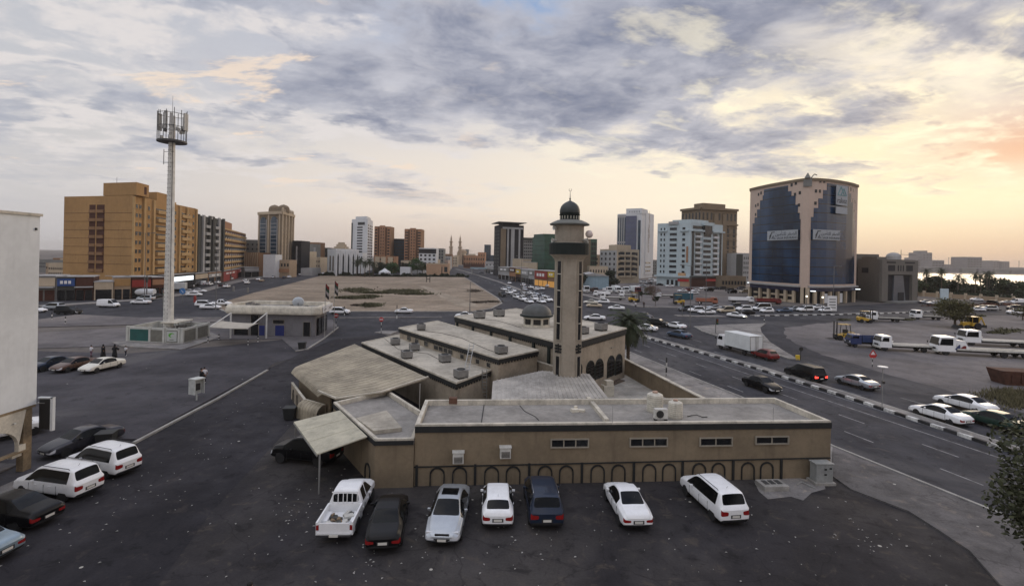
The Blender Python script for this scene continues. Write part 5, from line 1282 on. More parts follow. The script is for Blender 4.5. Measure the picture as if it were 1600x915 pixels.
def grid(root, A, B_, z0, z1, cols, rows, fw, fh, mat=None, name='window', m=(0,0), dep=.10, off=.0, frame=None, skip=None):
    """cols x rows equal pieces over a facade: the first 100 are parts of their own, the rest one part marked stuff"""
    A, d, n, L = face(A, B_); a0, a1 = m; Lx = L-a0-a1; cw, ch = Lx/cols, (z1-z0)/rows; w_, h_ = cw*fw, ch*fh; rz = math.atan2(d.y, d.x)
    sgn = 1 if Vector((math.sin(rz), -math.cos(rz), 0)).dot(n) > 0 else -1
    def piece(b, x=0, y=0, z=0):
        b.box(x, y-sgn*dep/2, z, w_, dep, h_, 0, 0)
        if frame:
            t = min(.14, w_*.12); b.box(x, y-sgn*(dep/2+.02), z-t, w_+2*t, dep+.06, t, 0, 1); b.box(x, y-sgn*(dep/2+.03), z+h_, w_+2*t, dep+.06, t, 0, 1)
        return b
    mats = [mat or GLW]+([frame] if frame else []); me = piece(MB()).mesh(name, mats); key = '_n_'+name; cnt = root.get(key, 0); rest = []
    for r in range(rows):
        for c in range(cols):
            if skip and skip(c, r): continue
            p = A+d*(a0+(c+.5)*cw)+n*off+Vector((0,0,z0+r*ch+ch*(1-fh)/2))
            if cnt < 100: inst(name, me, root, tuple(p-root.location), rz); cnt += 1
            else: rest.append(p)
    root[key] = cnt
    if rest:
        b = MB(); q = MB(); piece(q); rot = Matrix.Rotation(rz, 3, 'Z')
        for p in rest: b.add([rot @ v+p-root.location for v in q.v], q.f); b.m[-len(q.f):] = q.m
        o = b.build(name, mats, root, o=(0,0,0)); o['kind'] = 'stuff'
def fbar(root, A, B_, z0, z1, dep, mat, name, a=0.0, b_=1.0, off=0.0):
    """slab on a facade between fractions a..b of its length"""
    A, d, n, L = face(A, B_); p = A+d*L*a+n*(dep/2+off); q = A+d*L*b_+n*(dep/2+off)
    return MB().bar(p+Vector((0,0,(z0+z1)/2)), q+Vector((0,0,(z0+z1)/2)), dep, z1-z0).build(name, mat, root)
def bld(label, L, K, R_, z1, mat, roof=None, name='building', cat='building', para=.8, group=None, py=430, depth=None, z0=0.0):
    """building from its left edge, nearest corner and right edge, each (photo x, distance)"""
    l, k, r = PX(L[0],L[1],py), PX(K[0],K[1],py), PX(R_[0],R_[1],py)
    pts = [l, k, r, l+r-k]
    root = thing(name, label, cat, tuple(k), absolute=True, group=group)
    MB().prism(pts, z0, z1).build('wall', mat, root); MB().prism(inset(pts, .3), z1+.002, z1+.06).build('roof', roof or FARR, root)
    if para: ring(MB(), pts, 0, .28, z1+.002, z1+para).build('parapet', mat, root)
    root['_p'] = 1; return root, pts
def flat(label, x0, x1, Y, z1, mat, dep=14, yaw=0.0, **kw):
    """building whose front runs across the view"""
    l, r = PX(x0, Y, 425), PX(x1, Y+yaw, 425); d = (r-l).normalized(); back = Vector((-d.y, d.x, 0))*dep
    if l.x+r.x > 0: pts = [r, l, l+back, r+back]
    else: pts = [l, r, r+back, l+back]
    root = thing(kw.pop('name','building'), label, kw.pop('cat','building'), tuple(l), absolute=True, group=kw.pop('group',None)); para = kw.pop('para',.7)
    MB().prism(pts, 0, z1).build('wall', mat, root); MB().prism(inset(pts,.3), z1+.002, z1+.06).build('roof', FARR, root)
    if para: ring(MB(), pts, 0, .28, z1+.002, z1+para).build('parapet', mat, root)
    return root, l, r, pts
def roofbox(root, pts, u0, u1, v0, v1, z, h, mat, name='roof_room'):
    """box on the roof in the footprint's own coordinates (u along K-L, v along K-R)"""
    k, l, r = pts[1], pts[0], pts[2]; f = lambda u, v: k+(l-k)*u+(r-k)*v
    q = [f(u0,v0), f(u1,v0), f(u1,v1), f(u0,v1)]
    return MB().prism(q, z, z+h).build(name, mat, root)
# ---- A ochre apartment block
Zt = 30.4
ro, P = bld('big ochre apartment block with brown balcony recess at the left', (98,163), (205,155), (305,199), Zt, YEL)
L, K, R_ = P[0], P[1], P[2]
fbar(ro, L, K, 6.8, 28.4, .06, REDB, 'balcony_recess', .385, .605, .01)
for i in range(8):
    z = 6.9+i*2.7; fbar(ro, L, K, z, z+.95, .32, BRO, 'balcony_rail', .39, .485, .08); fbar(ro, L, K, z, z+.95, .32, BRO, 'balcony_rail', .505, .60, .08)
    if i: fbar(ro, L, K, z-.06, z+.02, .03, REDB, 'floor_joint', 0, .38, .01); fbar(ro, L, K, z-.06, z+.02, .03, REDB, 'floor_joint', .61, 1, .01)
fbar(ro, L, K, 6.8, 28.4, .16, YEL, 'fin', .487, .50, .1)
fbar(ro, K, R_, 0, 6.0, .3, GREYD, 'ground_floor', 0, 1, .02)
for t in (.0,.14,.27,.56,.68,.81,.99): fbar(ro, K, R_, 6.0, Zt+.6, .55, YEL2, 'pilaster', max(0,t-.012), min(1,t+.012))
grid(ro, K, R_, 6.6, 29.4, 1, 8, .9, .30, GLW, 'balcony_opening', m=(13.5,20.5)); grid(ro, K, R_, 6.6, 29.4, 1, 8, .9, .30, GLW, 'balcony_opening', m=(30.5,5.5))
for t in (.04,.085,.20,.50,.60,.72,.93): A_, d_, n_, Ln = face(K, R_); grid(ro, K, R_, 6.6, 29.4, 1, 8, 1, .42, GLW, 'window', m=(Ln*t, Ln*(1-t)-1.1), frame=YEL2)
for i in range(8): fbar(ro, K, R_, 6.7+i*2.85, 7.9+i*2.85, .9, YEL2, 'balcony', .31, .53); fbar(ro, K, R_, 6.7+i*2.85, 7.9+i*2.85, .9, YEL2, 'balcony', .70, .87)
rb = roofbox(ro, P, -.05, .42, .0, .16, Zt+.9, 4.0, YEL); roofbox(ro, P, .25, .6, .17, .28, Zt+.82, 2.2, YEL2); roofbox(ro, P, .02, .45, .34, .50, Zt+.8, 3.0, YEL); roofbox(ro, P, .2, .6, .76, .84, Zt+.8, 1.8, YEL2)
q = K.lerp(R_,.075); MB().box(q.x+1.2,q.y,Zt+1.6,.1,3.4,2.4).build('roof_opening', REDB, ro)
MB().cyl(K.lerp(L,.3)+Vector((0,2,Zt+4)), K.lerp(L,.3)+Vector((0,2,Zt+7)), .05).build('aerial', DST, ro)
# ---- B grey green block
ro, P = bld('dark grey apartment block with pale balcony bays next to the ochre block', (300,214), (306,205), (348,233), 28.4, GREYD)
K, R_ = P[1], P[2]
for t in (.02,.20,.42,.55,.78,.96): fbar(ro, K, R_, 5, 29.6, .7, GREYL if t in (.20,.78) else GREYD, 'pilaster', max(0,t-.03), min(1,t+.03))
grid(ro, K, R_, 6, 27.5, 1, 7, .9, .5, GLW, 'window', m=(8.5,17)); grid(ro, K, R_, 6, 27.5, 1, 7, .9, .5, GLW, 'window', m=(19.5,6))
for i in range(7):
    for a, b_ in ((.25,.40),(.60,.75)): fbar(ro, K, R_, 6+i*3.05, 7.2+i*3.05, 1.0, GREYL, 'balcony', a, b_)
fbar(ro, K, R_, 28.4, 29.8, .5, GREYL, 'crest', .4, .58); fbar(ro, K, R_, 0, 4.6, .4, REDB, 'shopfront', 0, 1)
# ---- C second ochre block
ro, P = bld('smaller ochre block with rows of white framed balconies', (340,250), (346,238), (383,318), 25.2, YEL2)
K, R_ = P[1], P[2]
for i in range(7):
    fbar(ro, K, R_, 5.6+i*2.85, 6.6+i*2.85, .8, YEL2, 'balcony', .03, .97); fbar(ro, K, R_, 6.7+i*2.85, 8.2+i*2.85, .06, GLW if i % 2 else REDB, 'window_band', .05, .95, .02)
grid(ro, K, R_, 5.6, 25, 12, 7, .16, .5, WHT, 'mullion', dep=.3); fbar(ro, K, R_, 0, 4.2, .5, REDB, 'shopfront', 0, 1); roofbox(ro, P, .1, .9, .1, .35, 25.3, 4.2, TERR)
# ---- D low blocks
ro, l, r, P = flat('plain grey block between the small ochre block and the twin domed tower', 383, 412, 330, 22, GREYM, 20); grid(ro, l, r, 6, 21, 4, 5, .3, .4)
ro, l, r, P = flat('low brown block with fluted front at the foot of the domed tower', 381, 404, 300, 13.5, BRO, 18)
for i in range(7): fbar(ro, l, r, 4, 14, .6, TAN, 'flute', i/7+.03, i/7+.08)
ro, l, r, P = flat('dark narrow block standing behind the fluted low block', 396, 412, 345, 19, GREYD, 14); grid(ro, l, r, 5, 18, 2, 5, .4, .4)
# ---- E tall tower with twin domes
ro, P = bld('tall beige tower with twin domes and arched blue glass bays', (403,322), (438,310), (457,338), 39.5, STONE)
L, K, R_ = P[0], P[1], P[2]
fbar(ro, L, K, 5, 8.5, 1.4, STONE, 'podium', -.02, 1.02); fbar(ro, K, R_, 5, 8.5, 1.4, STONE, 'podium', 0, 1)
for a, b_ in ((.10,.34),(.58,.82)):
    fbar(ro, L, K, 9, 35.5, .35, GREYL, 'bay_surround', a-.03, b_+.03); fbar(ro, L, K, 9, 34.6, .55, GLB, 'bay_glass', a, b_)
    A_, d_, n_, Ln = face(L, K); c = A_+d_*Ln*(a+b_)/2; MB().cyl(c+Vector((0,0,34.4)), c+n_*.55+Vector((0,0,34.4)), Ln*.12, n=20).build('bay_arch', GLB, ro)
    for i in range(10): fbar(ro, L, K, 11+i*2.4, 11.3+i*2.4, .62, GREYL, 'bay_transom', a, b_)
for t in (.02,.46,.94): fbar(ro, L, K, 8.5, 39.5, .5, TAN2, 'pilaster', t-.025, t+.025)
for t in (.05,.3,.55,.8,.97): fbar(ro, K, R_, 8.5, 39.5, .6, TAN2, 'pilaster', t-.03, min(1,t+.03))
grid(ro, K, R_, 9, 38, 4, 11, .34, .5, GLW, 'window')
fbar(ro, L, K, 38.6, 40.4, .9, TAN2, 'cornice', -.02, 1.02); fbar(ro, K, R_, 38.6, 40.4, .9, TAN2, 'cornice', 0, 1.02)
roofbox(ro, P, .05, .6, .05, .9, 40.3, 2.0, STONE)
for u_, v_ in ((.45,.25),(.08,.3)):
    q = K+(L-K)*u_+(R_-K)*v_; b = MB().lathe([(3.6,40.3),(3.6,42.6)]+[(3.5*math.cos(t*math.pi/16), 42.6+2.7*math.sin(t*math.pi/16)) for t in range(8)]+[(.05,45.5)], 16, q.x, q.y); b.build('roof_dome', STONE, ro, smooth=False)
for i in range(6): q = K.lerp(R_, .1+i*.16); MB().lathe([(.9,40.4),(.9,42),(.05,43.2)], 8, q.x, q.y).build('turret', TAN2, ro)
ro, l, r, P = flat('pale billboard block below the domed tower', 411, 430, 285, 12.5, WHT, 8)
ro, l, r, P = flat('low shop block with red signs below the domed tower', 428, 452, 290, 9.5, TAN, 10); fbar(ro, l, r, 3, 5, .5, TERR, 'shop_sign', 0, 1); grid(ro, l, r, 5.5, 9, 5, 1, .5, .5)
# ---- F cluster left of the white arcaded building
for a in (('black glass block with a white slot right of the domed tower',456,470,330,22,BLK_W),('beige block with dark balconies left of the brown round fronted block',469,482,350,15,TAN2),
          ('brown block with a rounded grey front on the left road skyline',475,497,410,23,BRO),('dark blue grey block just left of the white arcaded building',503,516,430,19,GREYD),
          ('grey narrow block beside the brown round fronted block',494,501,420,18,GREYM),('low beige shops along the left road beyond the black block',482,500,372,11,TAN2),('low white boundary building along the left road',470,488,318,4.2,GREYL),
          ('low cream block at the far end of the left road',499,512,520,11,TAN2)):
    ro, l, r, P = flat(a[0], a[1], a[2], a[3], a[4], a[5], 14); n_ = max(2, int((a[2]-a[1])/3.2)); grid(ro, l, r, 3.5, a[4]-.8, n_, max(1,int(a[4]/3.3)-1), .42, .42, GLW, 'window')
    if 'black' in a[0]: fbar(ro, l, r, 7, 19, .2, GREYL, 'white_slot', .42, .58)
    if 'rounded' in a[0]: q = l.lerp(r,.72); MB().cyl((q.x,q.y,5),(q.x,q.y,22.2),4.6,n=20).build('round_front', GREYM, ro)
# ---- G white arcaded building
ro, P = bld('low white building with tall pointed dark windows at the end of the sand lot', (511,352), (524,322), (560,336), 17.2, WHT, para=.6)
L, K, R_ = P[0], P[1], P[2]
A_, d_, n_, Ln = face(K, R_)
for t in (.10,.32,.55,.76,.95):
    fbar(ro, K, R_, 1, 12.6, .14, GLW, 'tall_window', t-.028, t+.028); c = A_+d_*Ln*t+n_*.07
    b = MB(); w_ = Ln*.028; b.prism([(0,0),(1,0),(1,1)],0,.01) if False else None
    q = [c-d_*w_-n_*.07+Vector((0,0,12.6)), c+d_*w_-n_*.07+Vector((0,0,12.6)), c-n_*.07+Vector((0,0,14.8))]; b.add([*q,*[x+n_*.14 for x in q]],[(2,1,0),(3,4,5),(0,1,4,3),(1,2,5,4),(2,0,3,5)]); b.build('window_head', GLW, ro)
for t in (.02,.21,.43,.65,.86): fbar(ro, K, R_, 0, 16.8, .8, WHT, 'fin', t-.02, t+.02)
fbar(ro, L, K, 3, 13, .1, GLW, 'tall_window', .3, .45); fbar(ro, L, K, 3, 13, .1, GLW, 'tall_window', .65, .8)
ro, l, r, P = flat('tan stepped villa roof rising behind the white arcaded building', 517, 541, 420, 18.5, TAN2, 16)
c = (l+r)/2+Vector((0,6,0)); q = MB(); q.box(c.x,c.y,18.6,9.5,9,2.2); q.box(c.x,c.y,20.82,6.5,7,2.0); q.box(c.x,c.y,22.84,4.2,5,1.6); q.build('stepped_roof', TAN2, ro)
# ---- H white tower
ro, P = bld('tall white tower with a dark vertical window column left of two brown towers', (548,452), (573,440), (581,470), 45.5, WHT)
L, K, R_ = P[0], P[1], P[2]
grid(ro, L, K, 6, 40, 1, 14, .75, .5, GLW, 'window', m=(6.5,5.5)); fbar(ro, L, K, 5, 43, .3, GLW, 'glass_corner', 0, .07); fbar(ro, L, K, 41, 43.4, .3, GLW, 'letter_band', .40, .82); grid(ro, K, R_, 6, 42, 3, 14, .6, .55, GLW, 'window')
roofbox(ro, P, .1, .8, .1, .9, 45.6, 3.2, WHT); ro.name
ro, l, r, P = flat('low white annex in front of the tall white tower', 556, 566, 380, 15, WHT, 12); grid(ro, l, r, 8, 14, 3, 2, .4, .4)
# ---- I two brown towers and the dark block between
for lab, x0, x1, zt in (('left brown tower of a matching pair',584,609,42.5),('right brown tower of a matching pair',631,657.5,40.5)):
    ro, l, r, P = flat(lab, x0, x1, 500, zt, BRO, 16, group='matching brown towers'); fbar(ro, l, r, 3, zt, .6, TERR, 'side_bay', 0, .2); fbar(ro, l, r, 3, zt, .6, TERR, 'side_bay', .8, 1); fbar(ro, l, r, 3, zt+1.6, 1.0, TERR, 'centre_bay', .33, .67)
    grid(ro, l, r, 5, zt-1.5, 1, 12, .9, .45, GLW, 'window', off=.61, m=(.6,13.2)); grid(ro, l, r, 5, zt-1.5, 1, 12, .9, .45, GLW, 'window', off=.61, m=(13.2,.6)); grid(ro, l, r, 5, zt, 2, 12, .35, .5, GLW, 'window', off=1.01, m=(5.8,5.8)); fbar(ro, l, r, 5, zt-1, .1, REDB, 'slot', .24, .29); fbar(ro, l, r, 5, zt-1, .1, REDB, 'slot', .71, .76)
ro, l, r, P = flat('dark glass block between the two brown towers', 609.5, 631, 515, 31, BLK_W, 16); grid(ro, l, r, 4, 30, 6, 8, .8, .6, GLB, 'window')
for a in (('low red and white block below the left brown tower',585,616,420,12.8,TERR,5,3),('cream building with a dark doorway below the right brown tower',626,652,410,9.5,TAN2,5,2),('white office block with a black top floor right of the brown towers',654,681,430,20.5,WHT,4,4),
          ('grey striped block behind the white office block',680,692.5,470,21,GREYM,3,6),('cream row building beside the white office block',668,684,440,10.5,TAN2,4,2),('small pale house right of the green trees',642,660,395,7.5,GREYL,3,1)):
    ro, l, r, P = flat(a[0], a[1], a[2], a[3], a[4], a[5], 14); grid(ro, l, r, 3, a[4]-(4 if 'black top' in a[0] else .6), a[6], a[7], .5, .5, GLW, 'window')
    if 'black top' in a[0]: fbar(ro, l, r, 16.6, 20.4, .3, BLK_W, 'top_floor', .0, 1)
    if 'red and white' in a[0]:
        for t in (0,.3,.66): fbar(ro, l, r, 4, 12.8, .4, TAN2, 'panel', t+.02, t+.26)
ro, l, r, P = flat('orange beige flat roofed house beyond the far edge of the sand lot', 666, 699, 372, 8.2, wallmat('peach', (.44,.29,.19)), 14); fbar(ro, l, r, 8.2, 9.0, .3, TAN2, 'parapet_edge', 0, 1); fbar(ro, l, r, .5, 6.5, .1, GLW, 'doorway', .72, .76); fbar(ro, l, r, 2.5, 6.4, .1, GLW, 'shop_window', .85, 1)
ro, l, r, P = flat('white cabin standing among the trees beyond the sand lot', 625, 641, 372, 5.0, WHT, 6)
# marquee
q = PX(601, 372, 430); tn = thing('marquee', 'white pointed marquee beyond the far edge of the sand lot', 'tent', tuple(q)); MB().lathe([(4.6,0),(4.6,1.8),(2.2,3.0),(.1,4.6)], 4, a0=.6).build('tent_roof', WHT, tn); MB().lathe([(.08,4.5),(.05,5.6)], 6).build('mast', DST, tn)
# ---- K mosque with twin minarets far down the road
q = PX(712, 900, 400); mo = thing('far_mosque', 'distant sand coloured mosque with twin slender minarets', 'mosque', tuple(q), absolute=True)
for px in (704.6, 718.6):
    c = PX(px, 900, 395); b = MB().lathe([(4.6,0),(4.6,16),(3.2,17),(2.7,30),(3.9,31),(3.9,32.5),(2.2,33),(2.1,40),(3.3,41),(3.3,42),(1.5,42.5),(1.4,47),(2.0,47.5),(.9,49),(.15,54)], 12, c.x, c.y); b.build('minaret', TAN, mo)
for x0, x1, z in ((703,712,12),(711,730,17),(714,726,22)): l, r = PX(x0,905,400), PX(x1,905,400); MB().prism([l,r,r+Vector((0,30,0)),l+Vector((0,30,0))], 0, z).build('hall', TAN2, mo)
c = PX(722, 920, 400); MB().lathe([(9,21),(9,23)]+[(8.6*math.cos(t*math.pi/16), 23+6*math.sin(t*math.pi/16)) for t in range(8)]+[(.1,29.2)], 16, c.x, c.y).build('dome', TAN, mo, smooth=False)
# ---- L orange row and small blocks at the end of the centre road
for a in (('long orange shop building at the bend of the centre road',724,757,640,15.5,TERR,9,2),('taller orange block stepping up beside the dark blue tower',746,758,655,20,TERR,3,3),('dark blue narrow tower beyond the orange shops',756,766,760,33,GLB,3,7),('low dark blue wing right of the dark blue tower',765,772,740,17,GLB,2,3),
          ('grey block on the horizon behind the mosque',719,731,1000,29,GREYM,3,5),('pale row of houses left of the far mosque',688,703,560,14,GREYL,6,3),('beige low houses along the left side of the centre road',684,700,480,10,PINK,5,2),('cream low building on the left verge of the centre road',700,714,700,15,TAN2,4,3),('distant beige block right of the far mosque',730,742,860,19,TAN2,4,3),('pale warehouse beside the dark blue wing',758,774,560,9,GREYL,3,1)):
    ro, l, r, P = flat(a[0], a[1], a[2], a[3], a[4], a[5], 18); grid(ro, l, r, 3, a[4]-1, a[6], a[7], .45, .45, GLW, 'window')
    if 'orange shop' in a[0]: fbar(ro, l, r, 1, 5.5, .5, REDB, 'shopfront', 0, 1)
# filling roofs of the low town between the named blocks
random.seed(21)
TN = [('beige',TAN2),('grey',GREYM),('white',GREYL),('brown',BRO),('sand coloured',TAN),('pink',PINK)]
where = ['behind the trees left of the ochre block','behind the white arcaded building','between the brown towers and the far mosque','right of the black striped tower','beyond the green glass block','beyond the beige flats','beyond the round blue glass building']
def lowtown(px0, px1, Ya, Yb, n, zmax, wh):
    used = {}
    for i in range(n):
        x = px0+(px1-px0)*(i+random.random()*.6)/n; Y = random.uniform(Ya, Yb); w_ = random.uniform(8, 20)*F/Y; z = random.uniform(.55,1)*zmax; nm, m = random.choice(TN)
        k = used.get(nm, 0); used[nm] = k+1
        ro, l, r, P = flat('%s low building %s, %s such from the left' % (nm, wh, nth(k)), x, x+w_, Y, z, m, 12, group='low buildings of the town'); 
        if w_ > 4: grid(ro, l, r, 2.5, z-.6, max(2,int(w_/3)), max(1,int(z/3.4)), .4, .42, GLW, 'window')
lowtown(60, 96, 210, 330, 5, 9, 'left of the ochre block'); lowtown(455, 505, 560, 760, 5, 16, 'far along the left road'); lowtown(640, 700, 620, 800, 4, 17, 'before the far mosque')
lowtown(820, 990, 520, 700, 9, 19, 'beyond the green glass block'); lowtown(1010, 1165, 420, 560, 7, 17, 'beyond the pale blue block')
# ---- M black striped tower
ro, P = bld('black tower with white vertical stripes and a flared flat roof', (771,398), (780,378), (817,385), 38.5, BLK_W)
L, K, R_ = P[0], P[1], P[2]
for a, b_, m_ in ((.03,.24,STONE),(.30,.36,GREYL),(.46,.60,GREYL),(.78,.85,GREYL)): fbar(ro, K, R_, 4, 36.5, .6, m_, 'stripe', a, b_)
fbar(ro, K, R_, 36.2, 37.6, .9, GREYL, 'name_band', .1, .95); grid(ro, L, K, 4, 36, 2, 12, .7, .5, GREYD, 'window')
roofbox(ro, P, -.12, 1.12, -.10, 1.08, 41.0, .5, GREYM, 'flat_canopy'); roofbox(ro, P, .2, .8, .15, .85, 38.6, 2.4, BLK_W)
ro, l, r, P = flat('grey office tower with square windows right of the black striped tower', 815, 832, 470, 32, GREYM, 16); grid(ro, l, r, 4, 31, 6, 9, .62, .55, GLW, 'window'); fbar(ro, l, r, 31, 33.6, .5, GREYD, 'top_band', 0, 1)
# ---- O green glass building behind the minaret
ro, P = bld('dark green glass building behind the minaret', (831,312), (850,298), (910,302), 26.5, GREEN_G)
L, K, R_ = P[0], P[1], P[2]; roofbox(ro, P, .1, .9, -.0, .35, 26.6, 2.4, GREEN_G)
for i in range(8): fbar(ro, K, R_, 5+i*2.8, 5.12+i*2.8, .12, BLK_W, 'floor_line', 0, 1); fbar(ro, L, K, 5+i*2.8, 5.12+i*2.8, .12, BLK_W, 'floor_line', 0, 1)
ro, l, r, P = flat('brown and green glass block just right of the minaret', 902, 932, 330, 27, GREEN_G, 14); fbar(ro, l, r, 0, 27.5, .8, STONE, 'stone_bay', .3, .66); grid(ro, l, r, 4, 26, 3, 7, .7, .7, GLW, 'window', m=(9,0))
ro, l, r, P = flat('tan gabled block behind the blue warehouse', 925, 940, 360, 17, TAN, 12); grid(ro, l, r, 4, 16, 3, 4, .4, .5)
ro, l, r, P = flat('cream low terrace above the blue warehouse roof', 921, 950, 300, 9.4, TAN2, 10); grid(ro, l, r, 5.6, 8.6, 7, 1, .4, .6)
# ---- Q pale blue warehouse
l, r = PX(904,236,440), PX(951,240,440); wh_ = thing('warehouse', 'pale blue warehouse with a low pitched roof right of the minaret', 'warehouse', tuple(l), absolute=True)
WB_ = wallmat('warehouse_blue', (.26,.36,.42)); MB().prism([l,r,r+Vector((0,16,0)),l+Vector((0,16,0))], 0, 6.2).build('wall', WB_, wh_)
b = MB(); l2, r2 = l+Vector((-.5,-.6,6.21)), r+Vector((.5,-.6,6.21)); c2, c3 = (l2+r2)/2+Vector((0,0,1.5)), (l2+r2)/2+Vector((0,17,1.5)); l3, r3 = l2+Vector((0,17,0)), r2+Vector((0,17,0))
b.add([l2,c2,r2,l3,c3,r3],[(0,2,1),(3,4,5),(0,1,4,3),(1,2,5,4),(0,3,5,2)]); b.build('roof', GREYL, wh_)
for i in range(1,9): q = l.lerp(r,i/9); MB().box(q.x,q.y-.06,0,.12,.1,6.1).build('wall_rib', WB_, wh_)
# ---- R beige flats
ro, P = bld('beige flats with a white side and dark balconies right of the minaret', (937,322), (963,300), (998,312), 20.0, TAN2)
L, K, R_ = P[0], P[1], P[2]
MB().prism([L, K, K.lerp(P[3],.03), L.lerp(P[3],.03)], 0, 19.98).build('side_wall', WHT, ro) if False else None
fbar(ro, L, K, 0, 19.9, .12, GREYL, 'side_wall', 0, 1); grid(ro, L, K, 3.5, 19.5, 4, 5, .32, .45, GLW, 'window', off=.12)
for a, b_ in ((.12,.34),(.38,.60),(.66,.80)):
    for i in range(5): fbar(ro, K, R_, 3.6+i*3.2, 4.6+i*3.2, 1.0, TAN2, 'balcony', a, b_); fbar(ro, K, R_, 4.7+i*3.2, 6.3+i*3.2, .08, GLW, 'balcony_opening', a+.01, b_-.01)
grid(ro, K, R_, 3.6, 19.6, 1, 5, .7, .5, GLW, 'window', m=(.4,12.5)); grid(ro, K, R_, 3.6, 19.6, 1, 5, .7, .6, GLW, 'window', m=(12.3,.4)); roofbox(ro, P, .1, .6, .1, .7, 20.1, 3.4, TAN2)
# ---- S hotel tower
ro, P = bld('tall pale hotel tower with blue glass and vertical brown lettering', (963,402), (1001,392), (1019,420), 50.5, WHT)
L, K, R_ = P[0], P[1], P[2]
fbar(ro, L, K, 3, 50.4, .25, GREYL, 'wall_bay', 0, .36); grid(ro, L, K, 8, 49, 4, 2, .45, .93, GLB, 'window_strip', off=.26, m=(.3,12.4))
fbar(ro, L, K, 6, 49.5, 1.0, M('hotel_glass', (.085,.10,.17), .3, .15, .15, spec=.5), 'glass_bay', .36, .80)
for i in range(12): fbar(ro, L, K, 8+i*3.4, 8.12+i*3.4, 1.06, GREYM, 'floor_line', .36, .80)
MB().prism([L.lerp(K,.36),K,K.lerp(R_,.5),L.lerp(K,.36)+(R_-K)*.5], 50.52, 55.4).build('crown', WHT, ro); grid(ro, L, K, 50.6, 55, 5, 1, .25, .25, GLW, 'crown_window', m=(9,1), off=.01)
fbar(ro, L, K, 10, 46, .3, GLB, 'window_strip', .86, .96)
A_, d_, n_, Ln = face(K, R_); fbar(ro, K, R_, 3, 53, .5, WHT, 'sign_wall', .3, 1.0)
BRNT = M('letter_brown', (.15,.07,.03), .7, 0)
pp = A_+d_*Ln*.56+n_*.5+Vector((0,0,30)); text_into('CITYMAX', 4.4, BRNT, 'lettering', ro, pp, (0,0,1), -d_, .12)
pp = A_+d_*Ln*.56+n_*.5+Vector((0,0,44)); text_into('\uFEB2\uFEDB\uFE8E\uFEE3 \uFEF2\uFE98\uFEF4\uFEB3', 4.4, BRNT, 'lettering', ro, pp, (0,0,1), -d_, .12)
grid(ro, K, R_, 4, 14, 1, 3, .7, .3, GLW, 'window', m=(7,4), off=.52)
# ---- T pale blue apartment tower
ro, P = bld('pale blue ten storey apartment tower with dark windows', (1026,290), (1078,276), (1128,292), 35.0, LBLUE)
L, K, R_ = P[0], P[1], P[2]
for (u0,u1,fw_) in ((.10,.14,1),(.20,.24,1),(.38,.60,.95),(.76,.84,1)):
    A_, d_, n_, Ln = face(L, K); grid(ro, L, K, 6.4, 34, 1, 9, fw_, .48, GLW, 'window', m=(Ln*u0, Ln*(1-u1)), frame=LBLUE)
A_, d_, n_, Ln = face(K, R_)
for (u0,u1) in ((.36,.60),): grid(ro, K, R_, 6.4, 30.5, 1, 8, .95, .5, GLW, 'window', m=(Ln*u0, Ln*(1-u1)), off=.5)
for (u0,u1) in ((.13,.30),(.68,.84)):
    for i in range(8): fbar(ro, K, R_, 6.4+i*3.05, 7.4+i*3.05, 1.1, WHT, 'balcony', u0, u1); fbar(ro, K, R_, 7.5+i*3.05, 9.0+i*3.05, .10, GLW, 'balcony_opening', u0+.01, u1-.01)
fbar(ro, K, R_, 6.2, 31.5, .3, GLW, 'glass_strip', .04, .095); fbar(ro, K, R_, 6.2, 31.5, .3, GLW, 'glass_strip', .90, .955); fbar(ro, K, R_, 6.2, 31, .45, LBLUE, 'bay', .345, .615)
fbar(ro, K, R_, 29.8, 34.6, 1.2, GLW, 'penthouse_glass', .37, .60); fbar(ro, K, R_, 31.0, 31.9, 1.6, LBLUE, 'cornice', .0, .36); fbar(ro, K, R_, 31.0, 31.9, 1.6, LBLUE, 'cornice', .62, 1.0); fbar(ro, L, K, 31.0, 31.8, .9, LBLUE, 'cornice', .03, .3); fbar(ro, L, K, 31.0, 31.8, .9, LBLUE, 'cornice', .7, .95)
fbar(ro, K, R_, 34.6, 36.4, 1.8, LBLUE, 'crown', .33, .64); roofbox(ro, P, .2, .8, .25, .75, 35.1, 3.0, LBLUE); fbar(ro, L, K, 35, 36.6, .9, GREYL, 'crown', .36, .64)
for k_, (a_, b_) in enumerate(((.40,.52),)): 
    grid(ro, K, R_, 32.2, 34.4, 1, 1, .9, .8, GLW, 'window', m=(1,13.5), off=.02)
fbar(ro, L, K, 13.5, 22.5, .3, TERR, 'hanging_banner', .885, .935); fbar(ro, L, K, 5.0, 5.9, 1.4, LBLUE, 'podium_slab', -.04, 1.0); fbar(ro, K, R_, 5.0, 5.9, 1.4, GREYD, 'podium_slab', 0, 1.0)
fbar(ro, K, R_, 0, 4.9, .5, REDB, 'shopfront', .0, 1.0); fbar(ro, K, R_, 3.0, 4.3, .8, NER, 'shop_sign', .45, .78); fbar(ro, L, K, 0, 4.9, .4, TAN, 'shopfront', .72, 1.0); fbar(ro, L, K, 2.8, 4.2, .6, NER, 'shop_sign', .66, .98)
for t in (.32,.45,.58): fbar(ro, L, K, .2, 3.4, .3, GLW, 'shop_door', t, t+.07)
fbar(ro, L, K, 5.9, 7.6, .35, M('ad_board', (.50,.30,.16), .6, .1), 'advertising_board', .66, .88)
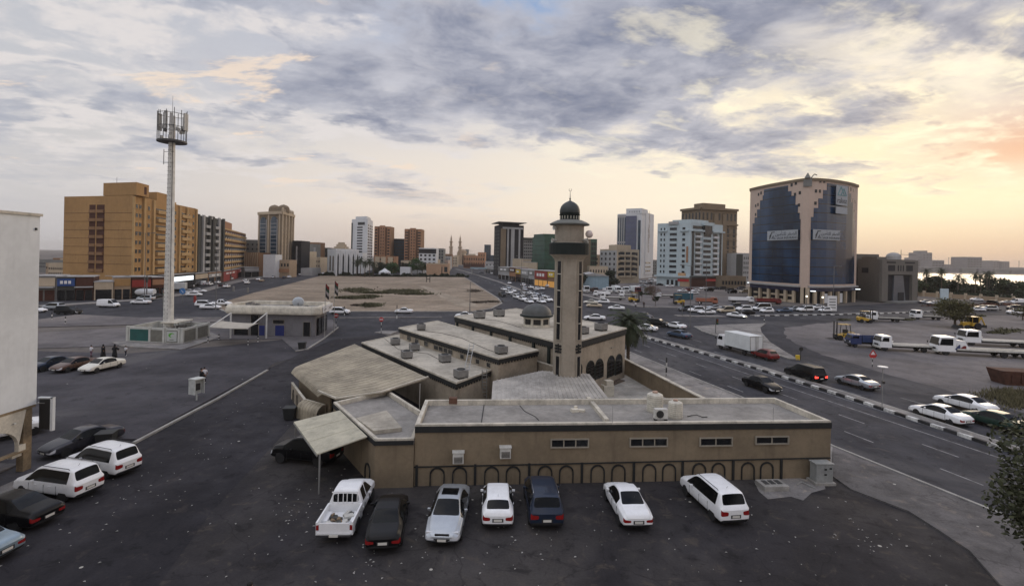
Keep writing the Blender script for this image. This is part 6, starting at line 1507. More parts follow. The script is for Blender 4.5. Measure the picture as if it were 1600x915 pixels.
# ---- U brown tower behind
ro, P = bld('tall brown stone tower behind the pale blue apartment tower', (1063,352), (1094,334), (1150,345), 50.0, STONE)
L, K, R_ = P[0], P[1], P[2]
grid(ro, K, R_, 6, 39, 6, 4, .35, .86, GLW, 'window_strip'); grid(ro, K, R_, 41, 49, 9, 1, .4, .6, GLW, 'window'); grid(ro, L, K, 41, 49, 6, 1, .4, .6, GLW, 'window'); roofbox(ro, P, .1, .55, .1, .72, 50.02, 4.0, STONE)
for i in range(8): fbar(ro, K, R_, 8+i*4.2, 8.5+i*4.2, .5, STONE, 'floor_band', 0, 1)
fbar(ro, K, R_, 39.3, 40.3, 1.2, STONE, 'cornice', 0, 1); fbar(ro, K, R_, 49.4, 50.9, 1.4, STONE, 'cornice', 0, 1); fbar(ro, L, K, 49.4, 50.9, 1.4, STONE, 'cornice', 0, 1)
for t in (.38,.62): fbar(ro, K, R_, 6, 47, 1.0, STONE, 'bay', t-.05, t+.05)
A_, d_, n_, Ln = face(K, R_); c = A_+d_*Ln*.78+n_*.05+Vector((0,0,17.5)); MB().cyl(c, c+n_*.5, 1.5, n=20).build('round_window', GLW, ro)
ro, l, r, P = flat('grey and pale green block between the brown tower and the round glass building', 1150, 1170, 322, 19.5, GREYL, 14); fbar(ro, l, r, 0, 19.4, .3, GREYD, 'dark_bay', 0, .5); grid(ro, l, r, 3, 18.5, 3, 5, .4, .5, GLW, 'window', m=(4.5,0))
ro, l, r, P = flat('long low beige block at the foot of the brown tower', 1128, 1166, 268, 6.0, STONE, 8); grid(ro, l, r, 1, 5, 8, 1, .6, .5)
# ================================================================== round blue glass office building
CV = [(1170,203),(1183,197),(1200,190.5),(1218,185),(1238,179.5),(1252,176.4),(1262,175.2),(1275,175.2),(1290,176.2),(1305,178.4),(1320,181.6),(1330,184.6),(1338,188.5)]
CVP = [PX(a, y, 420) for a, y in CV]
def cvp(px, out=0.0):
    for (a, _), (b_, _2), p, q in zip(CV[:-1], CV[1:], CVP[:-1], CVP[1:]):
        if px <= b_ or b_ == CV[-1][0]:
            t = (px-a)/(b_-a); d = (q-p).normalized(); n = Vector((d.y,-d.x,0)); n = n if n.dot(-p) > 0 else -n
            return p.lerp(q, t)+n*out
og = thing('office_building', 'curved blue glass office building with stepped beige stone frame', 'building', tuple(CVP[6]), absolute=True)
back = [CVP[-1]+Vector((3,24,0)), CVP[-1]+Vector((-2,44,0)), CVP[0]+Vector((14,24,0))]
TP = 43.9; MB().prism(CVP+back, 5.6, TP).build('stone_wall', PINK, og); MB().prism(inset(CVP+back,.4), TP+.002, TP+.1).build('roof', FARR, og)
ring(MB(), inset(CVP+back, -.35), 0, .6, TP-.5, TP+.45).build('cornice', STONE, og)
BG = bpy.data.materials.new('curtain_glass_blue'); BG.use_nodes = True; t = NT(BG.node_tree); b = BG.node_tree.nodes['Principled BSDF']
v = t.new('ShaderNodeNewGeometry').outputs['Position']; x, y, z = t.sep(v)
fr1 = t.m('FRACT', t.m('DIVIDE', z, 1.07)); fr2 = t.m('FRACT', t.m('DIVIDE', z, 3.2)); s1 = t.m('LESS_THAN', fr1, .06); s2 = t.m('LESS_THAN', fr2, .10)
fx = t.m('LESS_THAN', t.m('FRACT', t.m('DIVIDE', x, 1.3)), .05)
nz = t.noise(t.vm('MULTIPLY', v, (.10,.10,.05)), 1.0, 5, .55); cell = t.noise(t.comb(t.m('FLOOR', t.m('DIVIDE', x, 1.3)), 0.0, t.m('FLOOR', t.m('DIVIDE', z, 1.07))), 3.7, 0)
c = t.mix(t.ss(nz, .35, .65), (.004,.014,.036,1), (.009,.042,.105,1)); c = t.mix(t.ss(cell, .5, .75, 0, .35), c, (.03,.06,.10,1)); c = t.mix(t.m('MAXIMUM', t.m('MULTIPLY', s1, .5), t.m('MAXIMUM', s2, t.m('MULTIPLY', fx, .35))), c, (.006,.008,.013,1))
t.l.new(c, b.inputs['Base Color']); b.inputs['Roughness'].default_value = .22; b.inputs['Specular IOR Level'].default_value = .45
def glassrow(px0, px1, z0, z1):
    xs = [px0]+[a for a, _ in CV if px0 < a < px1]+[px1]; n = len(xs)-1; b = MB(); pts = [cvp(a, .14) for a in xs]; pin = [cvp(a, -.05) for a in xs]
    for i in range(n):
        a, c_ = pts[i], pts[i+1]; e, f_ = pin[i], pin[i+1]; U = Vector((0,0,z0)); V = Vector((0,0,z1))
        b.quad(a+U, c_+U, c_+V, a+V); b.quad(a+V, c_+V, f_+V, e+V); b.quad(a+U, e+U, f_+U, c_+U)
        if i == 0: b.quad(a+U, a+V, e+V, e+U)
        if i == n-1: b.quad(c_+U, f_+U, f_+V, c_+V)
    b.build('curtain_glass', BG, og)
for a in ((1175,1249.5,6.9,29.9),(1178,1248,29.9,32.2),(1181.5,1245,32.2,35.2),(1186,1241,35.2,38.6),(1190,1234.5,38.6,40.4),(1191.5,1229,40.4,42.6),
          (1265.5,1334,6.9,30.6),(1269.5,1332.5,30.6,33.8),(1276.5,1330.5,33.8,37.2),(1283.5,1327,37.2,40.3),(1289.5,1323.5,40.3,42.8)): glassrow(*a)
def cbox(name, px, z, w_, h_, mat, dep=.2, out=.0):
    p = cvp(px, out); q = cvp(px+1.5, out); rz = math.atan2((q-p).y, (q-p).x); return MB().box(p.x, p.y, z, w_, dep, h_, rz).build(name, mat, og)
for px, z in ((1183,40.6),(1187,41),(1179,36.3),(1182.5,36.6),(1179,32.8),(1234.5,42),(1241,42.4),(1240,38.4),(1247.5,38.8),(1246.5,34.4),(1272.5,39.2),(1278.5,39.2),(1272,34.9),(1279,42.8),(1285,42.8),(1327,41.4),(1331,41.2),(1330.5,37.4),(1334,37.2),(1333,33.4)):
    cbox('window', px, z, .85, 1.15, GLW, .16)
cbox('crest', 1259.5, 41.4, 2.6, 2.6, GREYM, .5, .15); p = cvp(1259.5, .2); MB().lathe([(1.2,TP+.4),(.9,TP+1.0),(.1,TP+2.3)], 4, p.x, p.y).build('crest_point', GREYM, og)
q = cvp(1283,-6); b = MB(); b.tube([(q.x,q.y,TP),(q.x+1.2,q.y,TP+2.2),(q.x+2.0,q.y,TP+3.0),(q.x+2.9,q.y,TP+2.6)], .16, 6); b.build('roof_arm', DST, og)
def ledge(px0, px1, z0, h_, dep, mat, name):
    xs = [px0]+[a for a, _ in CV if px0 < a < px1]+[px1]; n = len(xs)-1; pts = [cvp(a, 0) for a in xs]; po = [cvp(a, dep) for a in xs]; b = MB()
    for i in range(n): b.hexa([tuple(po[i]+Vector((0,0,z0))),tuple(po[i+1]+Vector((0,0,z0))),tuple(pts[i+1]+Vector((0,0,z0))),tuple(pts[i]+Vector((0,0,z0))),tuple(po[i]+Vector((0,0,z0+h_))),tuple(po[i+1]+Vector((0,0,z0+h_))),tuple(pts[i+1]+Vector((0,0,z0+h_))),tuple(pts[i]+Vector((0,0,z0+h_)))])
    b.build(name, mat, og)
ledge(1173,1251,5.75,.55,1.5,GREYL,'white_ledge'); ledge(1263,1336,5.75,.5,1.2,GREYL,'white_ledge')
NAVY = M('navy_band', (.010,.014,.060), .4, .1, 1)
ins = inset(CVP+back, 1.0); MB().prism(ins, 0, 5.58).build('ground_floor', BLK_W, og)
ledge(1173,1250,4.2,1.4,.2,NAVY,'navy_band'); ledge(1264,1336,4.4,1.2,.2,NAVY,'navy_band')
for px in (1172,1188,1201.5,1215,1228,1241,1254,1262,1274,1286,1298,1310,1322,1335): cbox('column', px, 0, 1.0, 4.3 if px not in (1254,1262) else 5.6, TAN2, .9, -.1)
for px in (1180,1194.5,1208,1221.5,1234.5): cbox('infill_wall', px, 0, 2.5, .9, TAN2, .4, -.5); cbox('infill_wall', px, 2.1, 2.5, .7, TAN2, .4, -.5)
for px in (1292,1316): cbox('entrance_panel', px, .2, 1.7, 3.4, WHT, .3, -.3)
# signs of the glass building
SB = M('sign_board_grey', (.34,.37,.40), .6, .05, 1); INK = M('sign_ink_dark', (.03,.035,.04), .7, 0); TEAL = M('logo_teal', (.10,.24,.26), .6, 0)
def board(px0, px1, z0, z1, nm='sign_board'):
    p, q = cvp(px0,1.1), cvp(px1,1.1); MB().bar(p+Vector((0,0,(z0+z1)/2)), q+Vector((0,0,(z0+z1)/2)), .25, z1-z0).build(nm, SB, og); d = (q-p).normalized(); n = Vector((d.y,-d.x,0)); n = n if n.dot(-p) > 0 else -n
    return p+n*.13, q+n*.13, d
U3 = Vector((0,0,1))
for px0, px1 in ((1202,1248.5),(1266.5,1306)):
    p, q, d = board(px0, px1, 22.6, 26.2); W_ = (q-p).length; n_ = d.cross(U3)
    pc = p.lerp(q,.63)+U3*23.35; text_into('AL SAGR INSURANCE', W_*.088, INK, 'lettering', og, pc, d, U3, .03); pc = p.lerp(q,.63)+U3*24.9; text_into('\uFEE6\uFEF4\uFEE3\uFE84\uFE98\uFEE0\uFEDF \uFEAE\uFED8\uFEBC\uFEDF\u0627', W_*.13, INK, 'lettering', og, pc, d, U3, .03)
    b = MB(); o_ = p.lerp(q,.15)
    for k in range(3): b.bar(o_+d*(-.9+.0*k)+U3*(23.1+k*.5)+n_*.05, o_+d*(-.2+.2*k)+U3*(24.6+k*.5)+n_*.05, .10, .22)
    b.bar(o_+d*-.1+U3*25.6+n_*.05, o_+d*1.5+U3*25.7+n_*.05, .10, .28); b.bar(o_+d*.2+U3*23.2+n_*.05, o_+d*1.0+U3*24.3+n_*.05, .10, .25); b.build('emblem', INK, og)
p, q, d = board(1299.5,1316.5,35.3,42.3); n_ = d.cross(U3); W_ = (q-p).length
text_into('rakez', W_*.40, INK, 'lettering', og, p.lerp(q,.5)+U3*36.9, d, U3, .03)
for cx_, w_, h_ in ((.40,.30,3.0),(.64,.24,2.4)):
    c = p.lerp(q,cx_)+U3*38.9+n_*.04; b = MB(); a_, b_, t_ = c-d*W_*w_, c+d*W_*w_, c+U3*h_
    b.bar(a_, t_, .08, .42); b.bar(b_, t_, .08, .42); b.bar(a_-U3*.1, b_-U3*.1, .08, .3); b.build('emblem', TEAL, og)
board(1299.5,1316.5,32.2,34.6,'sign_board')
# ---- grey portal building on the right
ro, P = bld('grey concrete building with a deep square portal right of the round glass building', (1340,200), (1374,186), (1430,196), 15.6, DGREY, py=440)
L, K, R_ = P[0], P[1], P[2]
fbar(ro, K, R_, .6, 10.6, .9, DGREY, 'portal_jamb', 0, .16); fbar(ro, K, R_, .6, 10.6, .9, DGREY, 'portal_jamb', .84, 1.0); fbar(ro, K, R_, 10.6, 16.2, .9, DGREY, 'portal_head', 0, 1.0); fbar(ro, K, R_, .6, 10.58, .06, BLK_W, 'portal_recess', .17, .83)
A_, d_, n_, Ln = face(K, R_); q = [A_+d_*Ln*.34, A_+d_*Ln*.62, A_+d_*Ln*.56, A_+d_*Ln*.36]; b = MB(); w4 = [A_+d_*Ln*.33+n_*.1+U3*.6, A_+d_*Ln*.68+n_*.1+U3*.6, A_+d_*Ln*.60+n_*.1+U3*10.3, A_+d_*Ln*.35+n_*.1+U3*10.3]
b.hexa([w4[0],w4[1],w4[1]+n_*.5,w4[0]+n_*.5,w4[3],w4[2],w4[2]+n_*.5,w4[3]+n_*.5]); b.build('glass_screen', M('screen_glass', (.09,.10,.12), .3, .1, .5), ro)
fbar(ro, K, R_, .6, 3.8, .75, BLK_W, 'doorway', .46, .62); fbar(ro, K, R_, 0, .6, 5.0, GREYM, 'steps', .1, .9)
for a, b_ in ((.16,.34),(.66,.84)): fbar(ro, K, R_, 12.0, 14.2, .10, BLK_W, 'window', a, b_, .9)
for t in (.42,.49,.56): fbar(ro, K, R_, 12.0, 14.2, .10, BLK_W, 'window', t, t+.025, .9)
for a, b_ in ((.12,.36),(.62,.90)): fbar(ro, K, R_, 15.0, 15.5, .10, BLK_W, 'lettering_band', a, b_, .9)
fbar(ro, L, K, 11, 13, .10, BLK_W, 'window', .2, .5); roofbox(ro, P, .2, .9, .05, .3, 15.7, 1.6, DGREY)
ro2, l, r, P2_ = flat('tall dark annex between the round glass building and the portal building', 1336, 1373, 202, 17.8, DGREY, 14); grid(ro2, l, r, 3, 17, 1, 4, .6, .4, GLW, 'window')
q = R_.lerp(P[3],.3); b = MB().lathe([(2.6,16.2),(2.6,17.8),(2.2,18.6),(1.2,19.2),(.1,19.4)], 16, q.x-4.5, q.y+2); b.build('roof_dome', GREYL, ro)
MB().bar((q.x-3,q.y,16),(q.x-3,q.y,20.5),.12).build('crane_mast', DST, ro); MB().bar((q.x-3,q.y,18.6),(q.x+3,q.y,18.4),.12).build('crane_arm', DST, ro)
# ---- far shore skyline
random.seed(5)
sky_ = [(1415,1430,1500,14,'low pale sheds'),(1434,1441,1700,42,'grey narrow block'),(1441,1456,1700,60,'grey stepped tower'),(1456,1475,1650,34,'long grey block'),(1475,1505,1900,22,'long low building'),(1511,1534,1600,46,'broad pale block'),(1534,1552,1800,14,'low wide building'),(1551,1561,1900,40,'small grey tower'),(1565,1577,1900,38,'small twin top tower'),(1577,1600,2000,16,'low building at the right edge')]
for x0, x1, Y, z, nm in sky_:
    ro, l, r, P = flat('%s on the far shore of the creek' % nm, x0, x1, Y, z, HAZEB, 60, group='buildings on the far shore', para=1.2)
    grid(ro, l, r, 4, z-3, max(2,int((x1-x0)/4)), max(1,int(z/9)), .5, .4, GREYD, 'window', dep=.6)
    if 'stepped' in nm: roofbox(ro, [P[0],P[1],P[2]], .2,.8,.2,.8, z, 8, HAZEB)
for i,(px,Y,h_) in enumerate(((1482,1500,40),(1592,1500,34))):
    c = PX(px,Y,424); o = thing('far_mast', 'thin distant mast on the far shore, %s' % ('near the long low building' if i == 0 else 'at the right edge of the photo'), 'mast', tuple(c)); MB().cyl((0,0,0),(0,0,h_),.8,.5,6).build('pole', HAZEB, o); MB().box(0,0,h_,4,1,1.5).build('head', HAZEB, o)
for i in range(7):
    x0 = 1425+i*26; l, r = PX(x0,1300,428), PX(x0+22,1300,428); o = thing('quay_shed', 'low grey quay shed on the far shore, %s from the left' % nth(i), 'shed', tuple(l), absolute=True, group='quay sheds on the far shore'); MB().prism([l,r,r+Vector((0,30,0)),l+Vector((0,30,0))], .4, 7+4*random.random()).build('wall', GREYM if i % 2 else HAZEB, o); MB().prism([l,r,r+Vector((0,30,0)),l+Vector((0,30,0))], 12.1, 12.7).build('roof', GREYL, o)
# ================================================================== shops
def shop(label, a, b_, h, wall, sign=None, signz=(3.2,5), lit=None, n=2, dep=9, aw=None, opening=DARKW, group=None, marks=0):
    A, B_ = PX(*a, 450), PX(*b_, 450); A_, d, n_, L = face(A, B_)
    root = thing('shop', label, 'shop', tuple(A), absolute=True, group=group); bk = -n_*dep
    MB().prism([A,B_,B_+bk,A+bk], 0, h).build('wall', wall, root); MB().prism(inset([A,B_,B_+bk,A+bk], -.15), h+.002, h+.22).build('roof', GREYL, root)
    for i in range(n): fbar(root, A, B_, .05, 2.9, .08, opening, 'shopfront', (i+.08)/n, (i+.92)/n)
    if sign: fbar(root, A, B_, signz[0], signz[1], .22, sign, 'sign_board', .02, .98)
    for i in range(marks):
        t = .18+.64*(i+.5)/marks; w_ = .5/marks; fbar(root, A, B_, signz[0]+(signz[1]-signz[0])*.3, signz[0]+(signz[1]-signz[0])*.72, .05, SWH, 'sign_mark', t-w_*.5, t+w_*.4, .23)
    if lit: fbar(root, A, B_, signz[0]+.3, signz[1]-.3, .08, lit, 'lit_sign', .04, .96, .23)
    if aw: fbar(root, A, B_, signz[0]-.4, signz[0]-.15, 1.8, aw, 'awning', 0, 1)
    return root
SBLUE = M('sign_blue', (.015,.06,.22), .5, .1, 1); SRED = M('sign_red_board', (.26,.022,.016), .5, .1, 1); SYEL = M('sign_yellow', (.60,.42,.03), .5, .1, 1)
LITW = simple('lit_sign_white', (.8,.85,.9), .5, emit=(.85,.95,1), es=1.1); LITA = simple('shop_light_amber', (.5,.25,.05), .5, emit=(1,.50,.14), es=.22)
gs = 'low shops in front of the ochre block'
shop('grey shuttered shop with a wide pale awning, leftmost of the low shops', (50,131.5), (87,133.5), 6.6, GREYM, TAN2, (4.0,6.2), aw=GREYL, group=gs, opening=REDB)
shop('shop with a blue signboard in the low row by the ochre block', (88,133.5), (117.5,135.5), 6.4, GREYD, SBLUE, (4.0,6.0), group=gs, marks=3)
shop('dark brown fronted shop right of the blue signed shop', (118,135.5), (146,137.5), 6.4, REDB, REDB, (4.0,6.0), aw=GREYL, group=gs)
shop('white walled workshop with one small doorway beside the tanker lorry', (147,137.5), (177,140), 5.0, TAN2, None, group=gs, n=1)
shop('shop with a brown tiled canopy behind the tanker lorry', (178,140.5), (204,143), 6.2, TAN, YEL, (3.8,5.8), group=gs)
shop('shop with a long red awning in the low row', (205,143.5), (236,147), 6.2, REDB, SRED, (3.4,5.4), group=gs)
shop('brown fronted shop just left of the mast foot', (237,148), (262,152), 6.0, REDB, TERR, (3.8,5.4), group=gs)
gs2 = 'shops at the foot of the left road blocks'
shop('shop with a glowing white sign strip under the ochre block', (263,171), (302,191), 5.6, BLK_W, GREYD, (3.0,5.2), lit=LITW, dep=4, group=gs2, n=4)
shop('shop with a cream signboard below the dark grey block', (304,197), (324,212), 5.2, GREYD, TAN2, (3.0,4.8), dep=4, group=gs2)
shop('shop with a pale sign and brown fascia below the dark grey block', (325,213), (345,229), 5.2, BRO, GREYL, (3.0,4.5), dep=4, group=gs2, marks=2)
shop('red shop with white lettering below the small ochre block', (347,232), (370,268), 5.0, REDB, SRED, (2.9,4.6), dep=4, group=gs2, marks=3, opening=SRED)
shop('long red fronted shop at the end of the small ochre block', (371,270), (383,305), 5.0, SRED, SRED, (2.9,4.6), dep=4, group=gs2, marks=1)
shop('petrol shop with a pale blue white canopy beside the fluted block', (381,282), (404,290), 5.6, GREYM, GREYL, (3.6,5.2), dep=8, group=gs2, aw=GREYL)
gr = 'shops on the right side of the centre road'
RS = [('low grey shed at the bend of the centre road',757,470,771,430,6.5,GREYM,GREYL,0),('shop with a white and blue front below the black striped tower',778,330,795,312,8.0,GREYL,GREYM,2),('red brown shop with small signs below the striped tower',795.5,310,805,298,8.2,TERR,REDB,2),('shop with a bright yellowish sign box on the centre road',805.5,298,813,289,7.6,REDB,SYEL,1),
      ('grey fronted shop left of the tall red sign',813.5,288,825,274,7.4,GREYM,GREYL,3),('white fronted shop with a purple grey sign',825.5,273,834,265,7.6,GREYL,GREYM,1),('shop with a large red signboard and glowing amber windows',835,262,855,247,7.8,BRO,SRED,3),('shop with a yellow signboard right of the large red sign',856,246,866,240,7.8,BRO,SYEL,2),
      ('brown shop partly hidden behind the minaret shaft',867,239,888,228,7.4,BRO,TERR,2),('low cream building with arched white gable above the shops',800,352,816,344,13.6,TAN2,None,0),('pale flat roofed block above the red signed shop',817,320,838,305,11.5,TAN2,None,0)]
for lab, a, Ya, b_, Yb, h, wl_, sg_, mk in RS:
    o = shop(lab, (a,Ya), (b_,Yb), h, wl_, sg_, (h-4.0 if sg_ is SRED else h-2.8, h-.3), group=gr, marks=mk, n=3, dep=8, opening=LITA if 'amber' in lab or 'yellow signboard' in lab else DARKW)
q = PX(748,410,418); o = thing('canopy', 'pale blue petrol canopy on posts beside the centre road', 'canopy', tuple(q)); MB().box(0,0,4.6,13,10,1.0).build('canopy_roof', WB_, o)
for x in (-5.5,5.5):
    for y in (-4,4): MB().box(x,y,0,.5,.5,4.6).build('post', GREYL, o)
# ================================================================== trees and plants
LEAF = M('leaf_green', (.045,.062,.022), .8, .45, 1.2); LEAFD = M('leaf_dark', (.026,.036,.018), .85, .45, 1.2); LEAFY = M('leaf_olive', (.085,.080,.030), .85, .4, 1.2); LEAFG = M('leaf_bright', (.035,.085,.018), .8, .4, 1.0); BARK = M('bark', (.10,.075,.055), .95, .25, 3, .3); FROND = M('frond_green', (.036,.048,.020), .75, .35, 1.5); FRDRY = M('frond_dry', (.15,.11,.06), .9, .3, 2)
BARE = M('bare_twig', (.15,.105,.085), .95, .2, 3)
def tree(label, p, h, r, mat=None, n=900, leaf=.35, name='tree', seed=0, trunk=.18, squash=.75, low=.35, group=None, clumps=16, cat='tree'):
    rnd = random.Random(seed+int(p[0]*7+p[1]*3)); o = thing(name, label, cat, (p[0],p[1],p[2] if len(p) > 2 else 0), rnd.random()*6, group); zc = h-r*squash
    b = MB(); b.cyl((0,0,0),(0,0,zc*.7),trunk,trunk*.7,8); cs = []
    for i in range(clumps):
        a = rnd.random()*6.28; e = rnd.uniform(-low*2,1); rr = r*rnd.uniform(.35,.80)*math.sqrt(max(.1,1-e*e*.6)); cs.append(Vector((rr*math.cos(a), rr*math.sin(a), zc+e*r*squash*.72)))
    for c in cs[:10]: b.cyl((0,0,zc*.45),tuple(c*.92),trunk*.45,trunk*.12,5)
    b.build('trunk', BARK, o); b = MB()
    for i in range(n):
        c = cs[i % len(cs)]; k = rnd.gauss(0,1), rnd.gauss(0,1), rnd.gauss(0,1); v = Vector(k).normalized()*(r*.40)*rnd.random()**.4; q = c+Vector((v.x, v.y, v.z*squash)); l = leaf*rnd.uniform(.6,1.4)
        u = Vector((rnd.gauss(0,1),rnd.gauss(0,1),rnd.gauss(0,.6))).normalized(); w_ = u.cross(Vector((rnd.gauss(0,1),rnd.gauss(0,1),rnd.gauss(0,1)))).normalized()
        b.add([q-u*l*.6, q+w_*l*.35, q+u*l*.6, q-w_*l*.35], [(0,1,2,3)])
    b.build('crown', mat or LEAF, o); return o
def palm(label, p, h, fr=2.6, n=34, seed=1, group=None, droop=1.0, name='palm_tree'):
    rnd = random.Random(seed); o = thing(name, label, 'palm tree', tuple(p), rnd.random()*6, group); b = MB(); k = max(6,int(h/.35))
    pr = []
    for i in range(k): z = h*i/k; pr += [(.24-.06*i/k+.03, z+.02),(.21-.06*i/k, z+h/k*.8)]
    b.lathe(pr+[(.15,h)], 10); b.build('trunk', BARK, o); b = MB()
    for i in range(n):
        a = i*2.399; el = rad(78)-rad(125)*(i/n)*droop; ln_ = fr*rnd.uniform(.85,1.1); pts = []; x, z, e = .05, h-.1, el
        for s_ in range(9): pts.append((x, z, e)); x += ln_/8*math.cos(e); z += ln_/8*math.sin(e); e -= rad(11)*rnd.uniform(.8,1.3)
        ca, sa = math.cos(a), math.sin(a); P3 = [Vector((q[0]*ca, q[0]*sa, q[1])) for q in pts]; sd = Vector((-sa, ca, 0))
        for s_ in range(8):
            b.bar(P3[s_], P3[s_+1], .03); f = math.sin(math.pi*(s_+1.2)/9.5)
            for t_ in (.0,.33,.66):
                q = P3[s_].lerp(P3[s_+1],t_); dd = (P3[s_+1]-P3[s_]).normalized()
                for sg_ in (-1,1):
                    tip = q+sd*sg_*fr*.20*f+dd*fr*.09-Vector((0,0,fr*.06)); b.add([q, q+dd*.075*fr*.5, tip],[(0,1,2)])
    b.build('fronds', FROND, o); return o
palm('feathery date palm rising behind the right corner of the prayer hall', G(981,575), 5.8, 3.4, 64, 3)
# trees beyond the sand lot
for i,(px,py,h_) in enumerate(((557,432,9.5),(563,432.5,11),(570,433,9),(577,433,10.5),(583,432.5,8.5))): palm('dark date palm in the clump beside the white arcaded building, %s from the left' % nth(i), G(px,py), h_, 3.6, 30, i, 'palms by the white arcaded building')
for i,(px,Y,h_,r,m,lab) in enumerate(((592,385,8.5,7,LEAFD,'dark round tree right of the palm clump'),(602,395,8,6,LEAF,'mid green tree between the palm clump and the marquee'),(613,390,8.6,7,LEAFG,'bright green spreading tree behind the white cabin'),(632,395,8.5,6,LEAFD,'dark tree behind the white cabin'),(652,380,12.0,6.5,LEAFG,'tall bright green tree left of the orange beige house'),(660,376,9,4.5,LEAF,'shorter tree leaning on the left of the orange beige house'))):
    tree(lab, PX(px,Y,425), h_, r, m, 1500, 1.0, seed=i, trunk=.3)
def hedge(label, px, h_, wdt, mat, n, leaf=.5, name='hedge', z=0, seed=4, group=None):
    rnd = random.Random(seed); pts = [G(*q) for q in px]; o = thing(name, label, 'hedge', tuple(pts[0]), absolute=True, group=group); seg = list(zip(pts[:-1],pts[1:])); b = MB(); L_ = [(b_-a).length for a,b_ in seg]; T = sum(L_)
    for i in range(n):
        t = rnd.random()*T
        for (a,b_),l in zip(seg,L_):
            if t <= l: break
            t -= l
        d = (b_-a).normalized(); nn_ = Vector((-d.y,d.x,0)); hh = h_*(.75+.35*math.sin(t*.6+seed)+.2*math.sin(t*1.7)); q = a+d*t+nn_*wdt*(rnd.random()-.5)+Vector((0,0,rnd.random()**.7*hh))
        u = Vector((rnd.gauss(0,1),rnd.gauss(0,1),rnd.gauss(0,.7))).normalized(); w_ = u.cross(Vector((rnd.gauss(0,1),rnd.gauss(0,1),rnd.gauss(0,1)))).normalized(); l = leaf*rnd.uniform(.6,1.4)
        b.add([q-u*l*.6,q+w_*l*.4,q+u*l*.6,q-w_*l*.4],[(0,1,2,3)])
    b.build('foliage', mat, o); return o
hedge('dark scrubby hedge along the far edge of the sand lot', [(498,430.5),(560,431.5),(620,432.5),(680,432.5),(732,433)], 2.2, 4, LEAFD, 5200, 1.0)
# park behind the right-hand wall
hedge('clipped dark hedge row behind the pillared wall on the right', [(1424,461),(1500,464),(1600,470),(1700,478)], 3.4, 7, M('hedge_leaf', (.020,.034,.015), .85, .4, 1), 9000, .7, seed=2)
random.seed(12)
PK = [(1432,236,8,5),(1444,240,8.5,5),(1455,246,9.5,5.5),(1466,246,8.5,5),(1477,250,8,5),(1487,246,6.6,4.4),(1499,250,6.0,4),(1512,262,5.4,4),(1526,262,5.2,4),(1540,258,5.8,4),(1552,250,9.2,5.5),(1562,245,9.4,6),(1573,240,9.4,6),(1584,238,8.4,5.5),(1594,232,8,5),(1606,226,8.2,5)]
for i,(px,Y,h_,r) in enumerate(PK): tree('dark rounded park tree behind the pillared wall, %s from the left' % nth(i), PX(px,Y,445), h_, r, LEAFD if i % 3 else LEAF, 1300, .8, seed=i, trunk=.25, group='park trees behind the pillared wall', low=.5)
for i,(px,Y,h_) in enumerate(((1447,235,11.5),(1471,238,12),(1497,240,9.5),(1505,243,7.5),(1524,240,10.2),(1532,238,9.6),(1542,236,11),(1546,246,10.4))): palm('date palm standing above the park hedge, %s from the left' % nth(i), PX(px,Y,445), h_, 3.2, 26, i+20, 'palms in the park')
w0_, w1_ = G(1424,461.5), G(1606,474.5); wdir = (w1_-w0_).normalized()
pw = thing('park_wall', 'long beige wall with regular square pillars in front of the park hedge', 'wall', tuple(w0_), absolute=True); MB().bar(w0_+U3*.9, w1_+wdir*30+U3*.9, .3, 1.8).build('wall_panel', TAN, pw); MB().bar(w0_+U3*1.86, w1_+wdir*30+U3*1.86, .4, .10).build('coping', TAN2, pw)
n_ = int(((w1_-w0_).length+30)/5.4)
for i in range(n_+1): q = w0_+wdir*5.4*i; MB().box(q.x,q.y,0,.8,.8,2.7,math.atan2(wdir.y,wdir.x)).build('pillar', TAN2, pw)
# single trees
tree('spreading olive green acacia in the truck yard', G(1492,512), 6.6, 4.2, LEAFY, 4200, .34, seed=5, trunk=.28, squash=.62, low=.5, clumps=22)
tree('dark bush at the right edge beyond the truck yard', G(1598,500), 4.5, 2.6, LEAFY, 1200, .3, seed=6, low=.8)
tree('green tree beside the blue warehouse wall', PX(957,262,450), 8.6, 5.0, LEAFD, 1600, .7, seed=8, low=.7); tree('dark tree between the minaret and the warehouse', PX(908,235,450), 8.0, 3.2, LEAFD, 800, .6, seed=9, low=.8)
tree('low round bush in front of the warehouse yard', PX(1013,205,450), 3.0, 2.4, LEAF, 500, .5, seed=10, low=.9)
def bare(label, p, h, seed=1, spread=.55, name='bare_tree'):
    rnd = random.Random(seed); o = thing(name, label, 'tree', tuple(p)); b = MB(); tw = MB()
    def grow(q, d, l, r, k):
        e = q+d*l; (b if k > 2 else tw).cyl(q, e, r, r*.65, 5 if k > 2 else 3)
        if k == 0: return
        for i in range(3 if k > 1 else 4):
            dd = (d+Vector((rnd.gauss(0,1),rnd.gauss(0,1),rnd.gauss(.15,.5)))*spread).normalized(); grow(e, dd, l*rnd.uniform(.62,.85), max(r*.62,.018), k-1)
    for i in range(5): grow(Vector((rnd.gauss(0,.25),rnd.gauss(0,.25),0)), Vector((rnd.gauss(0,.4),rnd.gauss(0,.4),1)).normalized(), h*.27, .10, 5)
    b.build('branches', BARE, o); tw.build('twigs', BARE, o); return o
bare('leafless brown shrub tree in the vehicle yard', G(1021,469), 6.2, 3)
for lab, px, py, h_ in (('small dark conifer beside the leafless tree',1003,469,3.2),('small round headed sapling on the yard verge',1024,479,3.6)): tree(lab, G(px,py), h_, h_*.32, LEAFD, 500, .3, name='small_tree', seed=int(px), trunk=.08, low=.7, clumps=8)
